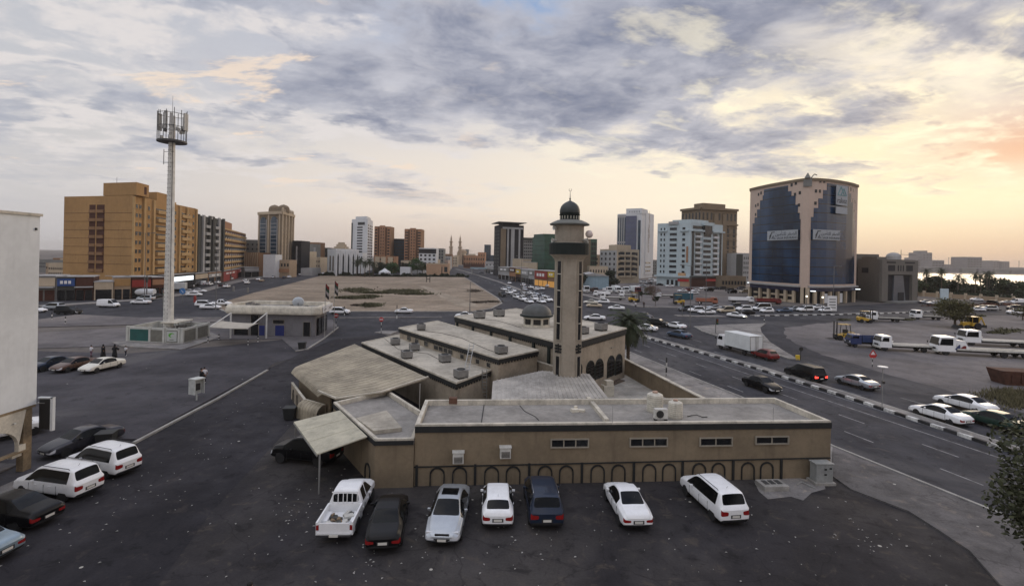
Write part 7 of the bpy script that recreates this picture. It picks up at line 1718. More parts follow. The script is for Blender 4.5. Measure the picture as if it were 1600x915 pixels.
# foreground tree by the camera's building
tree('leafy tree in the foreground at the lower right edge', (18.9,15.9,0), 10.0, 2.65, M('fore_leaf', (.060,.066,.030), .75, .45, 3), 20000, .15, seed=33, trunk=.22, squash=1.05, low=.75, clumps=46, name='foreground_tree')
tree('second leafy tree low in the bottom right corner', (23.6,19.0,0), 6.2, 2.5, MATS['fore_leaf'], 6500, .13, seed=37, trunk=.16, squash=.8, low=.8, clumps=26, name='foreground_tree')
# ================================================================== poles, lamps, signals
POLE = M('lamp_pole', (.13,.13,.13), .6, .15, 2); LAMPG = simple('lamp_glass', (.5,.5,.48), .3)
def lamp(label, px, py, ytop, arms=2, along=0.0, group='street lamps', lit=False, r=.11):
    p = G(px,py); h = ZH(px,ytop,p.y); o = thing('street_lamp', label, 'street lamp', tuple(p), along, group)
    MB().cyl((0,0,0),(0,0,.5),r*1.7,r*1.5,10).build('base', POLE, o); MB().cyl((0,0,.5),(0,0,h),r,r*.55,8).build('pole', POLE, o)
    for s_ in ((-1,1) if arms == 2 else (1,)):
        MB().bar((0,0,h-.1),(s_*1.7,0,h+.15),.08).build('arm', POLE, o); x = MB().box(s_*2.0,0,h+.05,.8,.28,.16).build('lamp_head', POLE, o); MB().box(s_*2.0,0,h+.02,.6,.2,.03).build('lamp_glass', LAMPG, x)
    return o
for a in (('tall twin arm street lamp on the island between junction lanes',1078,512,415,2,.1),('street lamp on the far side of the junction island',1102.5,494,410,1,.1),('street lamp in front of the round blue glass building',1302,487,416,1,.1),('street lamp at the kerb before the ochre block',225.5,471,364,2,.2),
          ('street lamp on the left road pavement below the small ochre block',361,440,362,2,.3),('thin street lamp behind the service building canopy',337,484,390,1,.2),('street lamp on the near edge of the sand lot',734,487,440,1,.2),('street lamp on the left road far pavement beyond the domed tower',467,424,384,2,.3),
          ('street lamp by the black glass block on the left road',490,421,380,1,.3),('street lamp in the median of the centre road',814,456,400,2,.2),('street lamp in the centre road median farther from the junction',735,423,392,2,.2)): lamp(*a)
def signal(label, px, py, ytop, rz=0.0):
    p = G(px,py); h = ZH(px,ytop,p.y); o = thing('traffic_light', label, 'traffic light', tuple(p), rz, 'traffic lights of the junction'); MB().cyl((0,0,0),(0,0,h),.09,.08,8).build('pole', POLE, o)
    MB().box(.28,0,h-1.35,.36,.3,1.15).build('signal_head', GRILL, o)
    for k, c in enumerate(((.25,.02,.01),(.22,.12,.01),(.01,.12,.04))): MB().cyl((.28,-.155,h-.42-.36*k),(.28,-.22,h-.42-.36*k),.11,n=10).build('signal_lamp', simple('signal_%d' % k, c, .3), o)
for a in (('traffic light on the triangular island',1118,521,496),('traffic light on the small island before the row of cars',1066,494,471),('traffic light left of the mast near the junction',254,481,452),('traffic light at the end of the centre road median',815,456,433)): signal(*a)
# overhead gantry on the left
p, q = G(87,471), G(229,468); o = thing('sign_gantry', 'long pale cantilever signal gantry over the left road', 'gantry', tuple(q), absolute=True, group=None)
MB().cyl((q.x,q.y,0),(q.x,q.y,6.9),.16,n=8).build('pole', POLE, o); g2 = PX(164,q.y,450); MB().cyl((q.x,q.y,6.6),(g2.x,g2.y,6.6),.10,.08,6).build('arm', GREYL, o); MB().box(q.x,q.y,5.0,.5,.4,1.4).build('signal_head', GRILL, o)
for px in (88,): lamp('old street lamp in front of the blue signed shop', px, 471, 432, 1, .2)
p = G(285,473); o = thing('road_sign', 'round blue mandatory direction sign near the junction', 'road sign', tuple(p)); MB().cyl((0,0,0),(0,0,2.6),.06).build('pole', POLE, o); MB().cyl((0,-.05,3.2),(0,-.10,3.2),.85,n=24).build('sign_disc', M('sign_blue_disc', (.04,.16,.38), .5, 0), o)
b = MB(); b.bar((-.35,-.12,3.45),(.35,-.12,2.85),.12,.05); b.bar((.35,-.12,2.85),(.0,-.12,2.9),.12,.05); b.build('arrow', SWH, o)
p = G(1363,573); o = thing('road_sign', 'red and white triangular warning sign on a striped post', 'road sign', tuple(p)); b = MB()
for i in range(4): b.cyl((0,0,i*.35),(0,0,i*.35+.348),.05,n=8,m=i%2)
b.build('pole', [KB, KW], o); b = MB(); b.add([(-.55,-.06,1.5),(.55,-.06,1.5),(0,-.06,2.4),(-.55,-.03,1.5),(.55,-.03,1.5),(0,-.03,2.4)],[(0,1,2),(5,4,3),(0,3,4,1),(1,4,5,2),(2,5,3,0)]); b.build('sign_triangle', SWH, o); MB().box(0,-.08,1.28,.78,.03,.42).build('sign_plate', NER, o)
b = MB(); b.bar((-.5,-.09,1.55),(.5,-.09,1.55),.03,.12); b.bar((-.52,-.09,1.55),(0,-.09,2.35),.03,.12); b.bar((.52,-.09,1.55),(0,-.09,2.35),.03,.12); b.build('sign_border', NER, o)
p = G(1251,562); o = thing('road_sign', 'small dark keep right sign at the tip of the triangular island', 'road sign', tuple(p)); MB().cyl((0,0,0),(0,0,1.5),.05).build('pole', GRILL, o); MB().cyl((0,-.05,1.6),(0,-.09,1.6),.30,n=20).build('sign_disc', GRILL, o); MB().box(-.45,0,0,.5,.3,.7).build('marker_block', SYEL, o)
p = G(1378,641); h = 2.9; o = thing('road_sign', 'white disc on a slim pole in the median of the main road', 'road sign', tuple(p)); MB().cyl((0,0,.2),(0,0,4.2),.035).build('pole', STEEL, o); x = MB().cyl((0,0,4.2),(0,0,4.26),.42,n=20).build('disc', SWH, o); MB().box(.08,0,2.6,.22,.18,.24).build('junction_box', GRILL, o)
p = G(1299,492); o = thing('info_board', 'white rectangular notice board before the round blue glass building', 'sign', tuple(G(1300,487))); MB().box(0,0,.3,2.6,.3,4.4).build('board', SWH, o)
for k in range(4): MB().box(0,-.17,3.6-k*.8,1.9,.04,.22).build('lettering', INK, o)
p = G(1475,478); o = thing('billboard', 'pale blue white blank billboard before the pillared wall', 'sign', tuple(p)); MB().box(0,0,1.2,2.9,.3,5.0).build('board', M('board_pale', (.45,.55,.60), .6, .05), o)
for s_ in (-1,1): MB().cyl((s_*1.1,0,0),(s_*1.1,0,1.2),.1).build('leg', POLE, o)
p = G(448,432); o = thing('billboard', 'bright orange red box sign on two legs at the edge of the left road', 'sign', tuple(p)); MB().box(0,0,2.2,4.2,2.4,5.4).build('board', M('orange_sign', (.62,.09,.02), .6, .08, 1), o); MB().box(0,-.2,7.6,3.0,1.6,1.2).build('top_box', GREYL, o)
for s_ in (-1,1): MB().cyl((s_*1.4,0,0),(s_*1.4,0,2.2),.18).build('leg', POLE, o)
for i,(px,py,lab) in enumerate(((387,457,'concrete post at the sand lot corner near the left road'),(365,455,'shorter concrete post beside the sand lot corner'),(304.5,472,'small red hydrant post by the junction island'))): solo(MB().lathe([(.35,0),(.35,1.4),(.25,1.8),(.02,1.9)],10), 'post', GREYM if i < 2 else SRED, lab, 'post', tuple(G(px,py)))
for i,(px,py,lab) in enumerate(((1260,488,'glowing globe lamp on a post, left of two before the round building'),(1285,490,'glowing globe lamp on a post, right of two before the round building'))):
    p = G(px,py); o = thing('globe_lamp', lab, 'lamp', tuple(p), 0, 'globe lamps before the round building'); MB().cyl((0,0,0),(0,0,4.4),.08).build('pole', POLE, o); MB().ball(0,0,4.65,.28,n=12,k=8).build('globe', simple('globe_glow', (.9,.85,.7), .4, emit=(1,.93,.75), es=1.4), o)
for px, z in ((1176,6.5),(1268,5.0),(1335,5.4)): q = cvp(px,1.2); solo(MB().box(0,0,0,1.6,.5,.25), 'wall_lamp', simple('wall_lamp_glow', (.9,.95,1), .4, emit=(.9,.97,1), es=1.4), 'glowing white lamp under the ledge of the round building, %s' % ('left end' if px < 1200 else 'middle' if px < 1300 else 'right end'), 'lamp', (q.x,q.y,z-.6))
# H shaped goal mark on the sand lot
b = MB(); b.box(-.9,0,0,.35,.35,3.4); b.box(.9,0,0,.35,.35,3.4); b.box(0,0,1.6,1.5,.3,.35); solo(b, 'goal_frame', GRILL, 'small dark H shaped frame standing on the sand lot', 'frame', tuple(G(669,441)))
# earth heaps and skips at the right edge
b = MB(); b.add([(-2.6,-1.1,0),(2.6,-1.1,0),(2.6,1.1,0),(-2.6,1.1,0),(-3.1,-1.25,1.7),(3.1,-1.25,1.7),(3.1,1.25,1.7),(-3.1,1.25,1.7)],[(3,2,1,0),(0,1,5,4),(1,2,6,5),(2,3,7,6),(3,0,4,7),(4,5,6,7)])
for x in (-2,-1,0,1,2): b.box(x,-1.22,.3,.12,.12,1.35)
solo(b, 'skip', M('rust_skip', (.075,.030,.018), .9, .3, 2), 'rusty brown skip at the right edge of the truck yard', 'skip', tuple(G(1598,600)), -.15)
# ================================================================== lorries, plant and people
def profile(b, pts, y0, y1, m=0):
    """side outline (x,z) carried across from y0 to y1"""
    n = len(pts); o = len(b.v); b.v += [Vector((x,y0,z)) for x, z in pts]+[Vector((x,y1,z)) for x, z in pts]
    ar = sum(pts[i][0]*pts[(i+1)%n][1]-pts[(i+1)%n][0]*pts[i][1] for i in range(n)); s = 1 if ar > 0 else -1
    f = list(range(n)); b.f += [([o+i for i in f] if s > 0 else [o+i for i in f[::-1]]), ([o+n+i for i in f[::-1]] if s > 0 else [o+n+i for i in f])]; b.m += [m, m]
    for i in range(n):
        j = (i+1) % n; q = [o+i, o+n+i, o+n+j, o+j]; b.f.append(q if s > 0 else q[::-1]); b.m.append(m)
    return b
TY = {}
def truck(label, p, head, colour, L=7.2, bed='flat', W_=2.3, H_=2.45, r=.42, name='lorry', cat='truck', group=None, cabl=1.75, bedmat=None, axles=None, lit=False):
    """forward-control lorry: cab at +x"""
    P = PAINT[colour]; o = thing(name, label, cat, (p[0],p[1],.02), rad(head), group); x1 = L/2; x0 = x1-cabl; hw = W_/2; z0 = .55
    b = profile(MB(), [(x0,z0),(x1-.06,z0),(x1,z0+.25),(x1-.03,z0+.95),(x1-.30,H_-.12),(x1-.45,H_),(x0+.12,H_+.04),(x0,H_-.08)], -hw, hw); b.build('cab', P, o, bevel=.07)
    b = MB(); a, c = Vector((x1-.055,0,z0+1.00)), Vector((x1-.315,0,H_-.16)); nn_ = Vector((.055,0,.015)); b.hexa([a+Vector((-.06,-hw*.88,0)),a+Vector((0,-hw*.88,0))+nn_,a+Vector((0,hw*.88,0))+nn_,a+Vector((-.06,hw*.88,0)),c+Vector((-.06,-hw*.84,0)),c+Vector((0,-hw*.84,0))+nn_,c+Vector((0,hw*.84,0))+nn_,c+Vector((-.06,hw*.84,0))]); b.build('windscreen', GLASS, o)
    for s_ in (-1,1):
        profile(MB(), [(x0+.45,z0+1.02),(x1-.22,z0+1.02),(x1-.46,H_-.26),(x0+.45,H_-.24)], s_*(hw+.012)-.012, s_*(hw+.012)+.012).build('side_window', GLASS, o)
        MB().box(x1+.02,s_*hw*.74,z0+.30,.06,.32,.20).build('headlight', HEADON if lit else HEADL, o)
        x = MB(); x.bar((x1-.15,s_*hw,H_-.35),(x1+.05,s_*(hw+.22),H_-.4),.03); x.box(x1+.05,s_*(hw+.24),z0+1.0,.08,.18,.38); x.build('mirror', GRILL, o)
    MB().box(x1+.03,0,z0+.30,.05,W_*.5,.28).build('grille', GRILL, o); MB().box(x1-.02,0,z0-.10,.22,W_*.98,.28).build('bumper', BLK if colour != 'white' else ACW, o, bevel=.02)
    for s_ in (-1,1): MB().box(-cabl/2,s_*.42,.55,L-cabl+.4,.14,.24).build('chassis_rail', GRILL, o)
    key = (r,)
    if key not in TY: TY[key] = (tyre_mesh(r,.30), rim_mesh(r,.30))
    axl = axles or (x1-.75, -L/2+L*.19)
    wheels(o, axl, hw-.18, r, *TY[key], w_=.3)
    bx0, bx1 = -L/2, x0-.12; bm_ = bedmat or M('deck_steel', (.34,.33,.31), .7, .25, 1.2)
    if bed == 'flat':
        MB().box((bx0+bx1)/2,0,.98,bx1-bx0,W_+.05,.13).build('deck', bm_, o)
        for s_ in (-1,1): MB().box((bx0+bx1)/2,s_*(W_/2+.02),.90,bx1-bx0,.07,.24).build('side_rail', ACW, o)
        b = MB(); b.box(bx1-.05,0,1.1,.08,W_*.95,.12); b.box(bx1-.05,0,1.62,.08,W_*.95,.08)
        for y in (-.9,-.45,0,.45,.9): b.box(bx1-.05,y*W_/2.3,1.1,.07,.07,.58)
        b.build('headboard', P, o)
        for x in (-.5,-1.5,.4): MB().box(bx0+2+x,0,.60,.14,W_*.9,.36).build('cross_member', GRILL, o)
    elif bed == 'box':
        MB().box((bx0+bx1)/2,0,.86,bx1-bx0,W_+.12,2.22).build('cargo_box', M('cargo_white', (.66,.69,.69), .6, .07, 1, dirt=.12), o, bevel=.03)
        fr = MB(); 
        for y in (-(W_/2+.03),-.03,(W_/2+.03)): fr.box(bx0-.02,y,.9,.05,.07,2.14)
        fr.box(bx0-.02,0,.88,.06,W_+.1,.07); fr.box(bx0-.02,0,3.0,.06,W_+.1,.07); fr.build('door_frame', STEEL, o)
        for y in (-.25,.25): MB().cyl((bx0-.06,y,.95),(bx0-.06,y,3.0),.025).build('lock_rod', STEEL, o)
        MB().box(bx0+.1,0,.48,.12,W_*.9,.14).build('rear_bumper', GRILL, o)
        for s_ in (-1,1): MB().box(bx0-.01,s_*W_*.38,.58,.06,.25,.14).build('tail_light', TAIL, o)
    elif bed == 'tank':
        MB().cyl((bx0,0,1.9),(bx1,0,1.9),.95,.95,24).build('tank', bedmat or M('tank_white', (.62,.62,.60), .5, .1, 1, dirt=.2), o); MB().box((bx0+bx1)/2,0,.85,bx1-bx0,1.6,.25).build('tank_frame', GRILL, o)
        for i in (.3,.7): MB().cyl((bx0+(bx1-bx0)*i,0,2.8),(bx0+(bx1-bx0)*i,0,3.0),.28,n=12).build('hatch', STEEL, o)
    elif bed == 'tip':
        b = MB(); m = bedmat or P; xx, yy = (bx0+bx1)/2, W_/2
        b.box(xx,0,.95,bx1-bx0,W_,.12); 
        for s_ in (-1,1): b.box(xx,s_*(yy-.04),1.07,bx1-bx0,.08,.85)
        b.box(bx0+.04,0,1.07,.08,W_-.16,.85); b.box(bx1-.04,0,1.07,.08,W_-.16,1.05); b.build('tipper_body', m, o)
        for s_ in (-1,1):
            for k in range(5): MB().box(bx0+.4+k*(bx1-bx0-.8)/4,s_*(yy+.03),1.07,.1,.06,.85).build('body_rib', m, o)
    return o
GW = 'vehicles parked in the truck yard'
truck('white box lorry with a plain cargo body in the right carriageway', G(1154,550), 106, 'white', 7.4, 'box', 2.2, 2.35, .40)
truck('white flatbed recovery lorry with an empty pale deck beside the blue lorry', G(1411,548), 171, 'white', 8.0, 'flat', group=GW)
truck('small dark blue lorry parked between forklift and white flatbed', G(1352,542), 172, 'truck_blue', 5.6, 'tip', 2.0, 2.15, .36, group=GW, bedmat=simple('blue_bed', (.02,.04,.12), .6))
o = truck('long white car transporter with blue and red cab stripes, nearer of two', G(1535,556), 168, 'white', 13.5, 'flat', 2.45, 2.85, .50, group=GW, cabl=2.5, axles=(5.6,-2.2,-5.0))
for y_, c_ in ((-1.245,'truck_blue'),): 
    profile(MB(), [(3.75,.95),(4.5,.95),(3.9,1.75),(3.75,1.75)], 1.232, 1.25).build('stripe', PAINT['truck_blue'], o); profile(MB(), [(2.9,1.12),(3.7,1.12),(3.2,1.6),(2.9,1.6)], 1.16, 1.18).build('stripe', PAINT['red'], o)
    profile(MB(), [(2.3,1.1),(4.1,1.1),(4.1,2.4),(2.9,2.3)], -.95, .95).build('sleeper_box', PAINT['white'], o)
for s_ in (-1,1): MB().box(-2,s_*.75,1.13,9,.35,.05).build('deck_track', CREAM, o)
o = truck('white car transporter with dark cab side panel parked behind the nearer one', G(1567,541), 168, 'white', 13.0, 'flat', 2.45, 2.7, .50, group=GW, cabl=2.5, axles=(5.4,-2.2,-5.0))
truck('white flatbed lorry beside the forklift at the back of the truck yard', G(1382,502), 170, 'white', 7.6, 'flat', group=GW, bedmat=GREYD)
truck('dark flatbed lorry half hidden by the acacia', G(1448,499), 172, 'white', 7.0, 'flat', group=GW, bedmat=BLK_W)
def forklift(label, p, head, col='yellow', s=1.0, name='forklift', group=None):
    P = PAINT[col]; o = thing(name, label, 'forklift', (p[0],p[1],.02), rad(head), group)
    profile(MB(), [(-1.5*s,.45*s),(.8*s,.45*s),(.8*s,.8*s),(.3*s,.85*s),(-.3*s,1.05*s),(-1.4*s,1.25*s),(-1.6*s,1.0*s)], -.6*s, .6*s).build('body', P, o, bevel=.05)
    for x in (-.95,.62):
        for y in (-.5,.5): MB().cyl((x*s,y*s,1.0*s),((x*.8)*s,y*s,2.35*s),.05*s,n=6).build('guard_post', GRILL, o)
    b = MB(); b.box(-.1*s,0,2.33*s,1.6*s,1.15*s,.05)
    b.build('guard_roof', P, o)
    for y in (-.38,.38): MB().box(1.0*s,y*s,.15*s,.12*s,.14*s,2.6*s).build('mast_rail', GRILL, o)
    b = MB(); b.box(1.08*s,0,.35*s,.08,.95*s,.5*s); b.build('carriage', GRILL, o)
    for y in (-.28,.28): MB().box(1.7*s,y*s,.18*s,1.15*s,.12*s,.06).build('fork', GRILL, o)
    MB().box(-.4*s,0,1.05*s,.5*s,.5*s,.55*s).build('seat', GRILL, o)
    key = ('f',s)
    if key not in TY: TY[key] = (tyre_mesh(.38*s,.28*s), rim_mesh(.38*s,.28*s))
    wheels(o, (.6*s,-1.05*s), .55*s, .38*s, *TY[key], w_=.28*s); return o
forklift('yellow forklift left of the dark blue lorry in the truck yard', G(1316,531), 176, s=1.25, group=GW); forklift('yellow forklift beside the flatbed at the back of the truck yard', G(1353,504), -10, s=1.2, group=GW)
forklift('yellow forklift with a black mast in the vehicle yard', G(992,472), 5, s=1.35); forklift('dark yellow roofed forklift by the yard kerb', G(1059,475.5), 175, s=1.3)
def backhoe(label, p, head, col='yellow'):
    P = PAINT[col]; o = thing('backhoe_loader', label, 'digger', (p[0],p[1],.02), rad(head), GW)
    MB().box(1.1,0,.9,2.0,.9,.75).build('bonnet', P, o, bevel=.05); MB().box(-.4,0,.7,1.5,1.5,.8).build('body', P, o, bevel=.04); MB().box(-.4,0,1.5,1.4,1.35,1.25).build('cab_glass', GLASS, o)
    MB().box(-.4,0,2.76,1.6,1.55,.10).build('cab_roof', P, o)
    for x in (-1.1,.3):
        for y in (-.7,.7): MB().box(x,y,1.5,.08,.08,1.26).build('cab_pillar', P, o)
    for y in (-.6,.6): MB().bar((.6,y,1.4),(2.9,y,.6),.14,.2).build('loader_arm', P, o)
    profile(MB(), [(2.8,.2),(3.6,.2),(3.5,.35),(3.0,.9),(2.8,.9)], -1.1, 1.1).build('bucket', GRILL, o)
    MB().bar((-1.2,0,1.0),(-2.3,0,2.7),.22,.28).build('boom', P, o); MB().bar((-2.3,0,2.7),(-3.1,0,1.0),.18,.22).build('dipper', P, o); profile(MB(), [(-3.3,.3),(-2.8,.4),(-2.9,1.0),(-3.3,1.0)], -.35, .35).build('rear_bucket', GRILL, o)
    for x, r_ in ((1.6,.5),(-.8,.75)):
        k = ('b',r_)
        if k not in TY: TY[k] = (tyre_mesh(r_,.4), rim_mesh(r_,.4))
        wheels(o, (x,), .85, r_, *TY[k], w_=.4)
backhoe('yellow backhoe digger behind the acacia and car transporters', G(1517,514), 180)
# yard by the warehouse
gy = 'lorries parked in the vehicle yard'
truck('white lorry cab parked leftmost in front of the blue warehouse', G(914,457), -82, 'white', 6, 'tip', 2.3, 2.9, group=gy); truck('dark lorry next to the white cab by the blue warehouse', G(927,457.5), -80, 'brown', 6, 'tip', 2.3, 2.4, group=gy)
for i,(px,py) in enumerate(((949,457.5),(963,457.5),(975,457),(985,455))): truck('white lorry in the yard row facing the camera, %s from the left' % nth(i), G(px,py), -82, 'white', 6.2, 'box' if i == 1 else 'tip', 2.3, 2.6, group=gy)
truck('red and white lorry with a high load at the end of the yard row', G(993.5,458), -82, 'red', 6.5, 'box', 2.3, 2.7, group=gy); 
truck('white flatbed lorry lying across the vehicle yard', G(957,468.5), 172, 'white', 8.6, 'flat', 2.2, 2.4, group=gy); truck('white pickup lorry with side boards behind the long flatbed', G(940,463), 175, 'white', 6.4, 'tip', 2.1, 2.2, group=gy); truck('white lorry with low deck right of the long flatbed', G(981,464), 178, 'white', 6.6, 'flat', 2.1, 2.3, group=gy)
truck('small white flatbed lorry beside the blue container', G(1040,465), 172, 'white', 7, 'flat', 2.2, 1.9, group=gy)
b = MB().box(0,0,.2,6.2,2.4,2.2)
for i in range(12): b.box(-2.9+i*.527,-1.23,.3,.14,.07,2.0)
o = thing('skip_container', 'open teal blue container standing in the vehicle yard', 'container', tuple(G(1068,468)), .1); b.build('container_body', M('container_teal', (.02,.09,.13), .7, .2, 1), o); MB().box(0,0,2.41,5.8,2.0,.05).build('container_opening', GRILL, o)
truck('orange lorry with round nose parked alone in the vehicle yard', G(1104,475), -8, 'orange', 6.6, 'tip', 2.2, 2.3, group=gy); truck('white flatbed pickup lorry left of the round building', G(1158,473), -6, 'white', 8, 'tip', 2.2, 2.2, group=gy); truck('dark red lorry parked under the round glass building', G(1200,475), -5, 'red', 8, 'tip', 2.2, 2.0, group=gy)
# left side lorries
truck('white tanker lorry with red stripe parked before the low shops', G(205,466), 187, 'white', 12.5, 'tank', 2.4, 3.0, .5, cabl=2.2, bedmat=WHT); truck('white lorry parked behind the mast foot', G(262,455), 200, 'white', 11, 'box', 2.4, 3.2, .5)
truck('small white pickup lorry in front of the blue signed shop', G(87,468), 178, 'white', 5, 'tip', 1.8, 1.9, .32)
# ---- people
SKIN = M('skin', (.30,.17,.11), .7, .05, 5, coords='obj'); HAIR = simple('hair_black', (.008,.007,.007), .7); CLB = M('cloth_black', (.010,.010,.012), .9, .2, 4, coords='obj'); CLW = M('cloth_white', (.66,.66,.68), .9, .08, 4, coords='obj'); CLD = M('cloth_navy', (.02,.022,.035), .9, .2, 4, coords='obj'); CLP = M('cloth_mauve', (.16,.09,.12), .9, .2, 4, coords='obj')
def skin_mesh(name, verts, edges, radii, mat, parent, sub=2):
    me = bpy.data.meshes.new(name); me.from_pydata(verts, edges, []); o = bpy.data.objects.new(name, me); C.objects.link(o)
    s_ = o.modifiers.new('skin', 'SKIN'); s_.use_smooth_shade = True
    for i, r in enumerate(radii): me.skin_vertices[0].data[i].radius = (r if isinstance(r, tuple) else (r, r))
    me.skin_vertices[0].data[0].use_root = True
    u = o.modifiers.new('sub', 'SUBSURF'); u.levels = sub; u.render_levels = sub
    bpy.context.view_layer.update(); m2 = bpy.data.meshes.new_from_object(o.evaluated_get(bpy.context.evaluated_depsgraph_get())); m2.materials.clear(); m2.materials.append(mat); m2.name = name
    C.objects.unlink(o); bpy.data.objects.remove(o); q = bpy.data.objects.new(name, m2); C.objects.link(q); q.parent = parent; return q
def person(label, p, face_, h=1.72, top=CLW, legs=CLD, robe=False, arm=(25,-15), stride=.16, group=None):
    o = thing('person', label, 'person', (p[0],p[1],.03), rad(face_), group); k = h/1.75
    V = [(0,0,.98),(0,0,1.18),(0,0,1.40),(.01,0,1.52),(.03,0,1.63),(.02,0,1.72)]; E = [(0,1),(1,2),(2,3),(3,4),(4,5)]; Rr = [.15,.13,.15,.055,.095,.06]
    for s_ in (-1,1):
        i = len(V); a = rad(arm[0] if s_ > 0 else arm[1]); st = stride*s_
        V += [(0,s_*.20,1.40),(.26*math.sin(a),s_*.27,1.13),(.26*math.sin(a)+.24*math.sin(a+.35),s_*.27,.92),(.26*math.sin(a)+.31*math.sin(a+.35),s_*.27,.84)]; E += [(2,i),(i,i+1),(i+1,i+2),(i+2,i+3)]; Rr += [.062,.048,.036,.032]
        i = len(V); V += [(0,s_*.095,.88),(st*.55,s_*.10,.50),(st*.9-.03,s_*.10,.10),(st*.9+.12,s_*.11,.045)]; E += [(0,i),(i,i+1),(i+1,i+2),(i+2,i+3)]; Rr += [.092,.062,.042,.038]
    V = [(x*k,y*k,z*k) for x,y,z in V]; skin_mesh('body', V, E, [r*k for r in Rr], SKIN, o)
    # hair, clothes
    MB().ball(-.005*k,0,1.70*k,.112*k,.098*k,.105*k,14,8).build('hair' if not robe else 'head_scarf', HAIR if not robe else CLB, o, smooth=True)
    MB().ball(.125*k,0,1.655*k,.016*k,.014*k,.022*k,6,5).build('nose', SKIN, o, smooth=True) if not robe else None
    if robe:
        MB().lathe([(.30*k,.03),(.28*k,.4*k),(.22*k,.8*k),(.20*k,1.05*k),(.22*k,1.36*k),(.12*k,1.50*k),(.11*k,1.62*k),(.04*k,1.72*k)], 16).build('robe', CLB, o, smooth=True)
        for s_ in (-1,1):
            a = rad(arm[0] if s_ > 0 else arm[1]); MB().cyl((0,s_*.17*k,1.40*k),(.28*math.sin(a)*k,s_*(.40 if arm[0] > 30 else .30)*k,1.05*k),.085*k,.13*k,12).build('sleeve', CLB, o, smooth=True)
    else:
        b = MB(); b.lathe([(.185*k,.92*k),(.175*k,1.1*k),(.19*k,1.33*k),(.13*k,1.46*k),(.06*k,1.50*k)], 16); t = b.build('shirt', top, o, smooth=True); t.scale = (.80,1.12,1)
        for s_ in (-1,1):
            a = rad(arm[0] if s_ > 0 else arm[1]); MB().cyl((0,s_*.19*k,1.42*k),(.26*math.sin(a)*k,s_*.27*k,1.14*k),.082*k,.068*k,12).build('sleeve', top, o, smooth=True)
            st = stride*s_*k; b = MB(); b.cyl((0,s_*.09*k,.95*k),(st*.55,s_*.10*k,.50*k),.115*k,.085*k,12); b.cyl((st*.55,s_*.10*k,.51*k),(st*.9-.03*k,s_*.10*k,.09*k),.086*k,.070*k,12); b.build('trouser_leg', legs, o, smooth=True)
            MB().box(st*.9+.05*k,s_*.105*k,.0,.27*k,.10*k,.085*k).build('shoe', CLW if legs is CLD and top is CLW else HAIR, o, bevel=.02)
    return o
gp = 'family walking across the left lot'
person('child in a loose white top and mauve trousers, leftmost of the walking group', G(142.3,557.5), 85, 1.50, CLW, CLP, arm=(15,-10), group=gp); person('person in a long black robe turned slightly right, second in the walking group', G(161,559), 40, 1.72, robe=True, arm=(20,-5), group=gp)
person('person in a wide black robe with both arms held out', G(179,559), 90, 1.74, robe=True, arm=(40,35), group=gp); person('child in a white shirt and dark trousers, rightmost of the walking group', G(196.3,556), 85, 1.32, CLW, CLD, arm=(10,-20), group=gp)
person('person in dark clothes with covered shoulders standing behind the phone booth', G(314.2,601), 60, 1.72, CLB, CLD, arm=(10,30), stride=.03); person('person in a white shirt and black trousers beside the phone booth', G(319,597.5), 120, 1.62, CLW, CLD, arm=(35,10), stride=.08)
person('person seen from above in a white shirt and black trousers at the bottom edge', G(389,984), 80, 1.74, CLW, CLB, arm=(30,-40), stride=.2)
for i,(px,py,f_,tp,lg,lab) in enumerate(((993,481,90,CLW,CLD,'tiny figure in white walking on the yard kerb'),(1006,480,90,CLB,CLB,'tiny figure in black walking on the yard kerb'),(1433,463,90,CLB,CLD,'tiny dark figure walking by the portal building'),(1093,479,0,CLW,CLD,'tiny figure in white standing near the row of parked cars'))): person(lab, G(px,py), f_, 1.74, tp, lg)
# rubbish in the pickup bed
random.seed(3); pk = Vector((-8.45,26.5,0)); b = MB()
for i in range(16): b.box(random.uniform(-.5,.5),random.uniform(-.75,.5),0+random.random()*.12,random.uniform(.1,.5),random.uniform(.08,.3),random.uniform(.04,.15),random.random()*3,i%3)
solo(b, 'rubbish_pile', [M('card', (.25,.18,.11), .9, .2, 4), ACW, GREYD], 'loose boards and white sheets lying in the bed of the white pickup', 'rubbish', (-8.38,24.95,.66), 0)
# litter scattered over the near tarmac
random.seed(40); b = MB()
def litter(b, x, y):
    s_ = random.uniform(.025,.085); a = random.random()*3; c, q = math.cos(a)*s_, math.sin(a)*s_; z = .024
    b.add([(x-c,y-q,z+.01),(x+q*.6,y-c*.6,z+.03),(x+c,y+q,z+.01),(x-q*.6,y+c*.6,z+.035)],[(0,1,2,3)])
for i in range(250):
    x = random.uniform(-26,21); y = random.uniform(20,29.5) if random.random() < .72 else random.uniform(29,48)
    if y > 29.6 and x > -14: x = random.uniform(-30,-14)
    if y > 33 and x < -30: continue
    litter(b, x, y)
for cx_, cy_, n__ in ((470,800,26),(560,880,14),(690,840,18),(800,830,14),(960,790,16),(1330,830,20),(1390,850,12),(240,760,16),(330,700,12),(520,745,14)):
    for i in range(n__): litter(b, *G(cx_+random.gauss(0,26), cy_+random.gauss(0,22)).to_2d())
o = b.build('litter', M('litter_paper', (.33,.32,.30), .9, .3, 8)); o['kind'] = 'stuff'; o['label'] = 'scattered scraps of white litter on the dark tarmac'
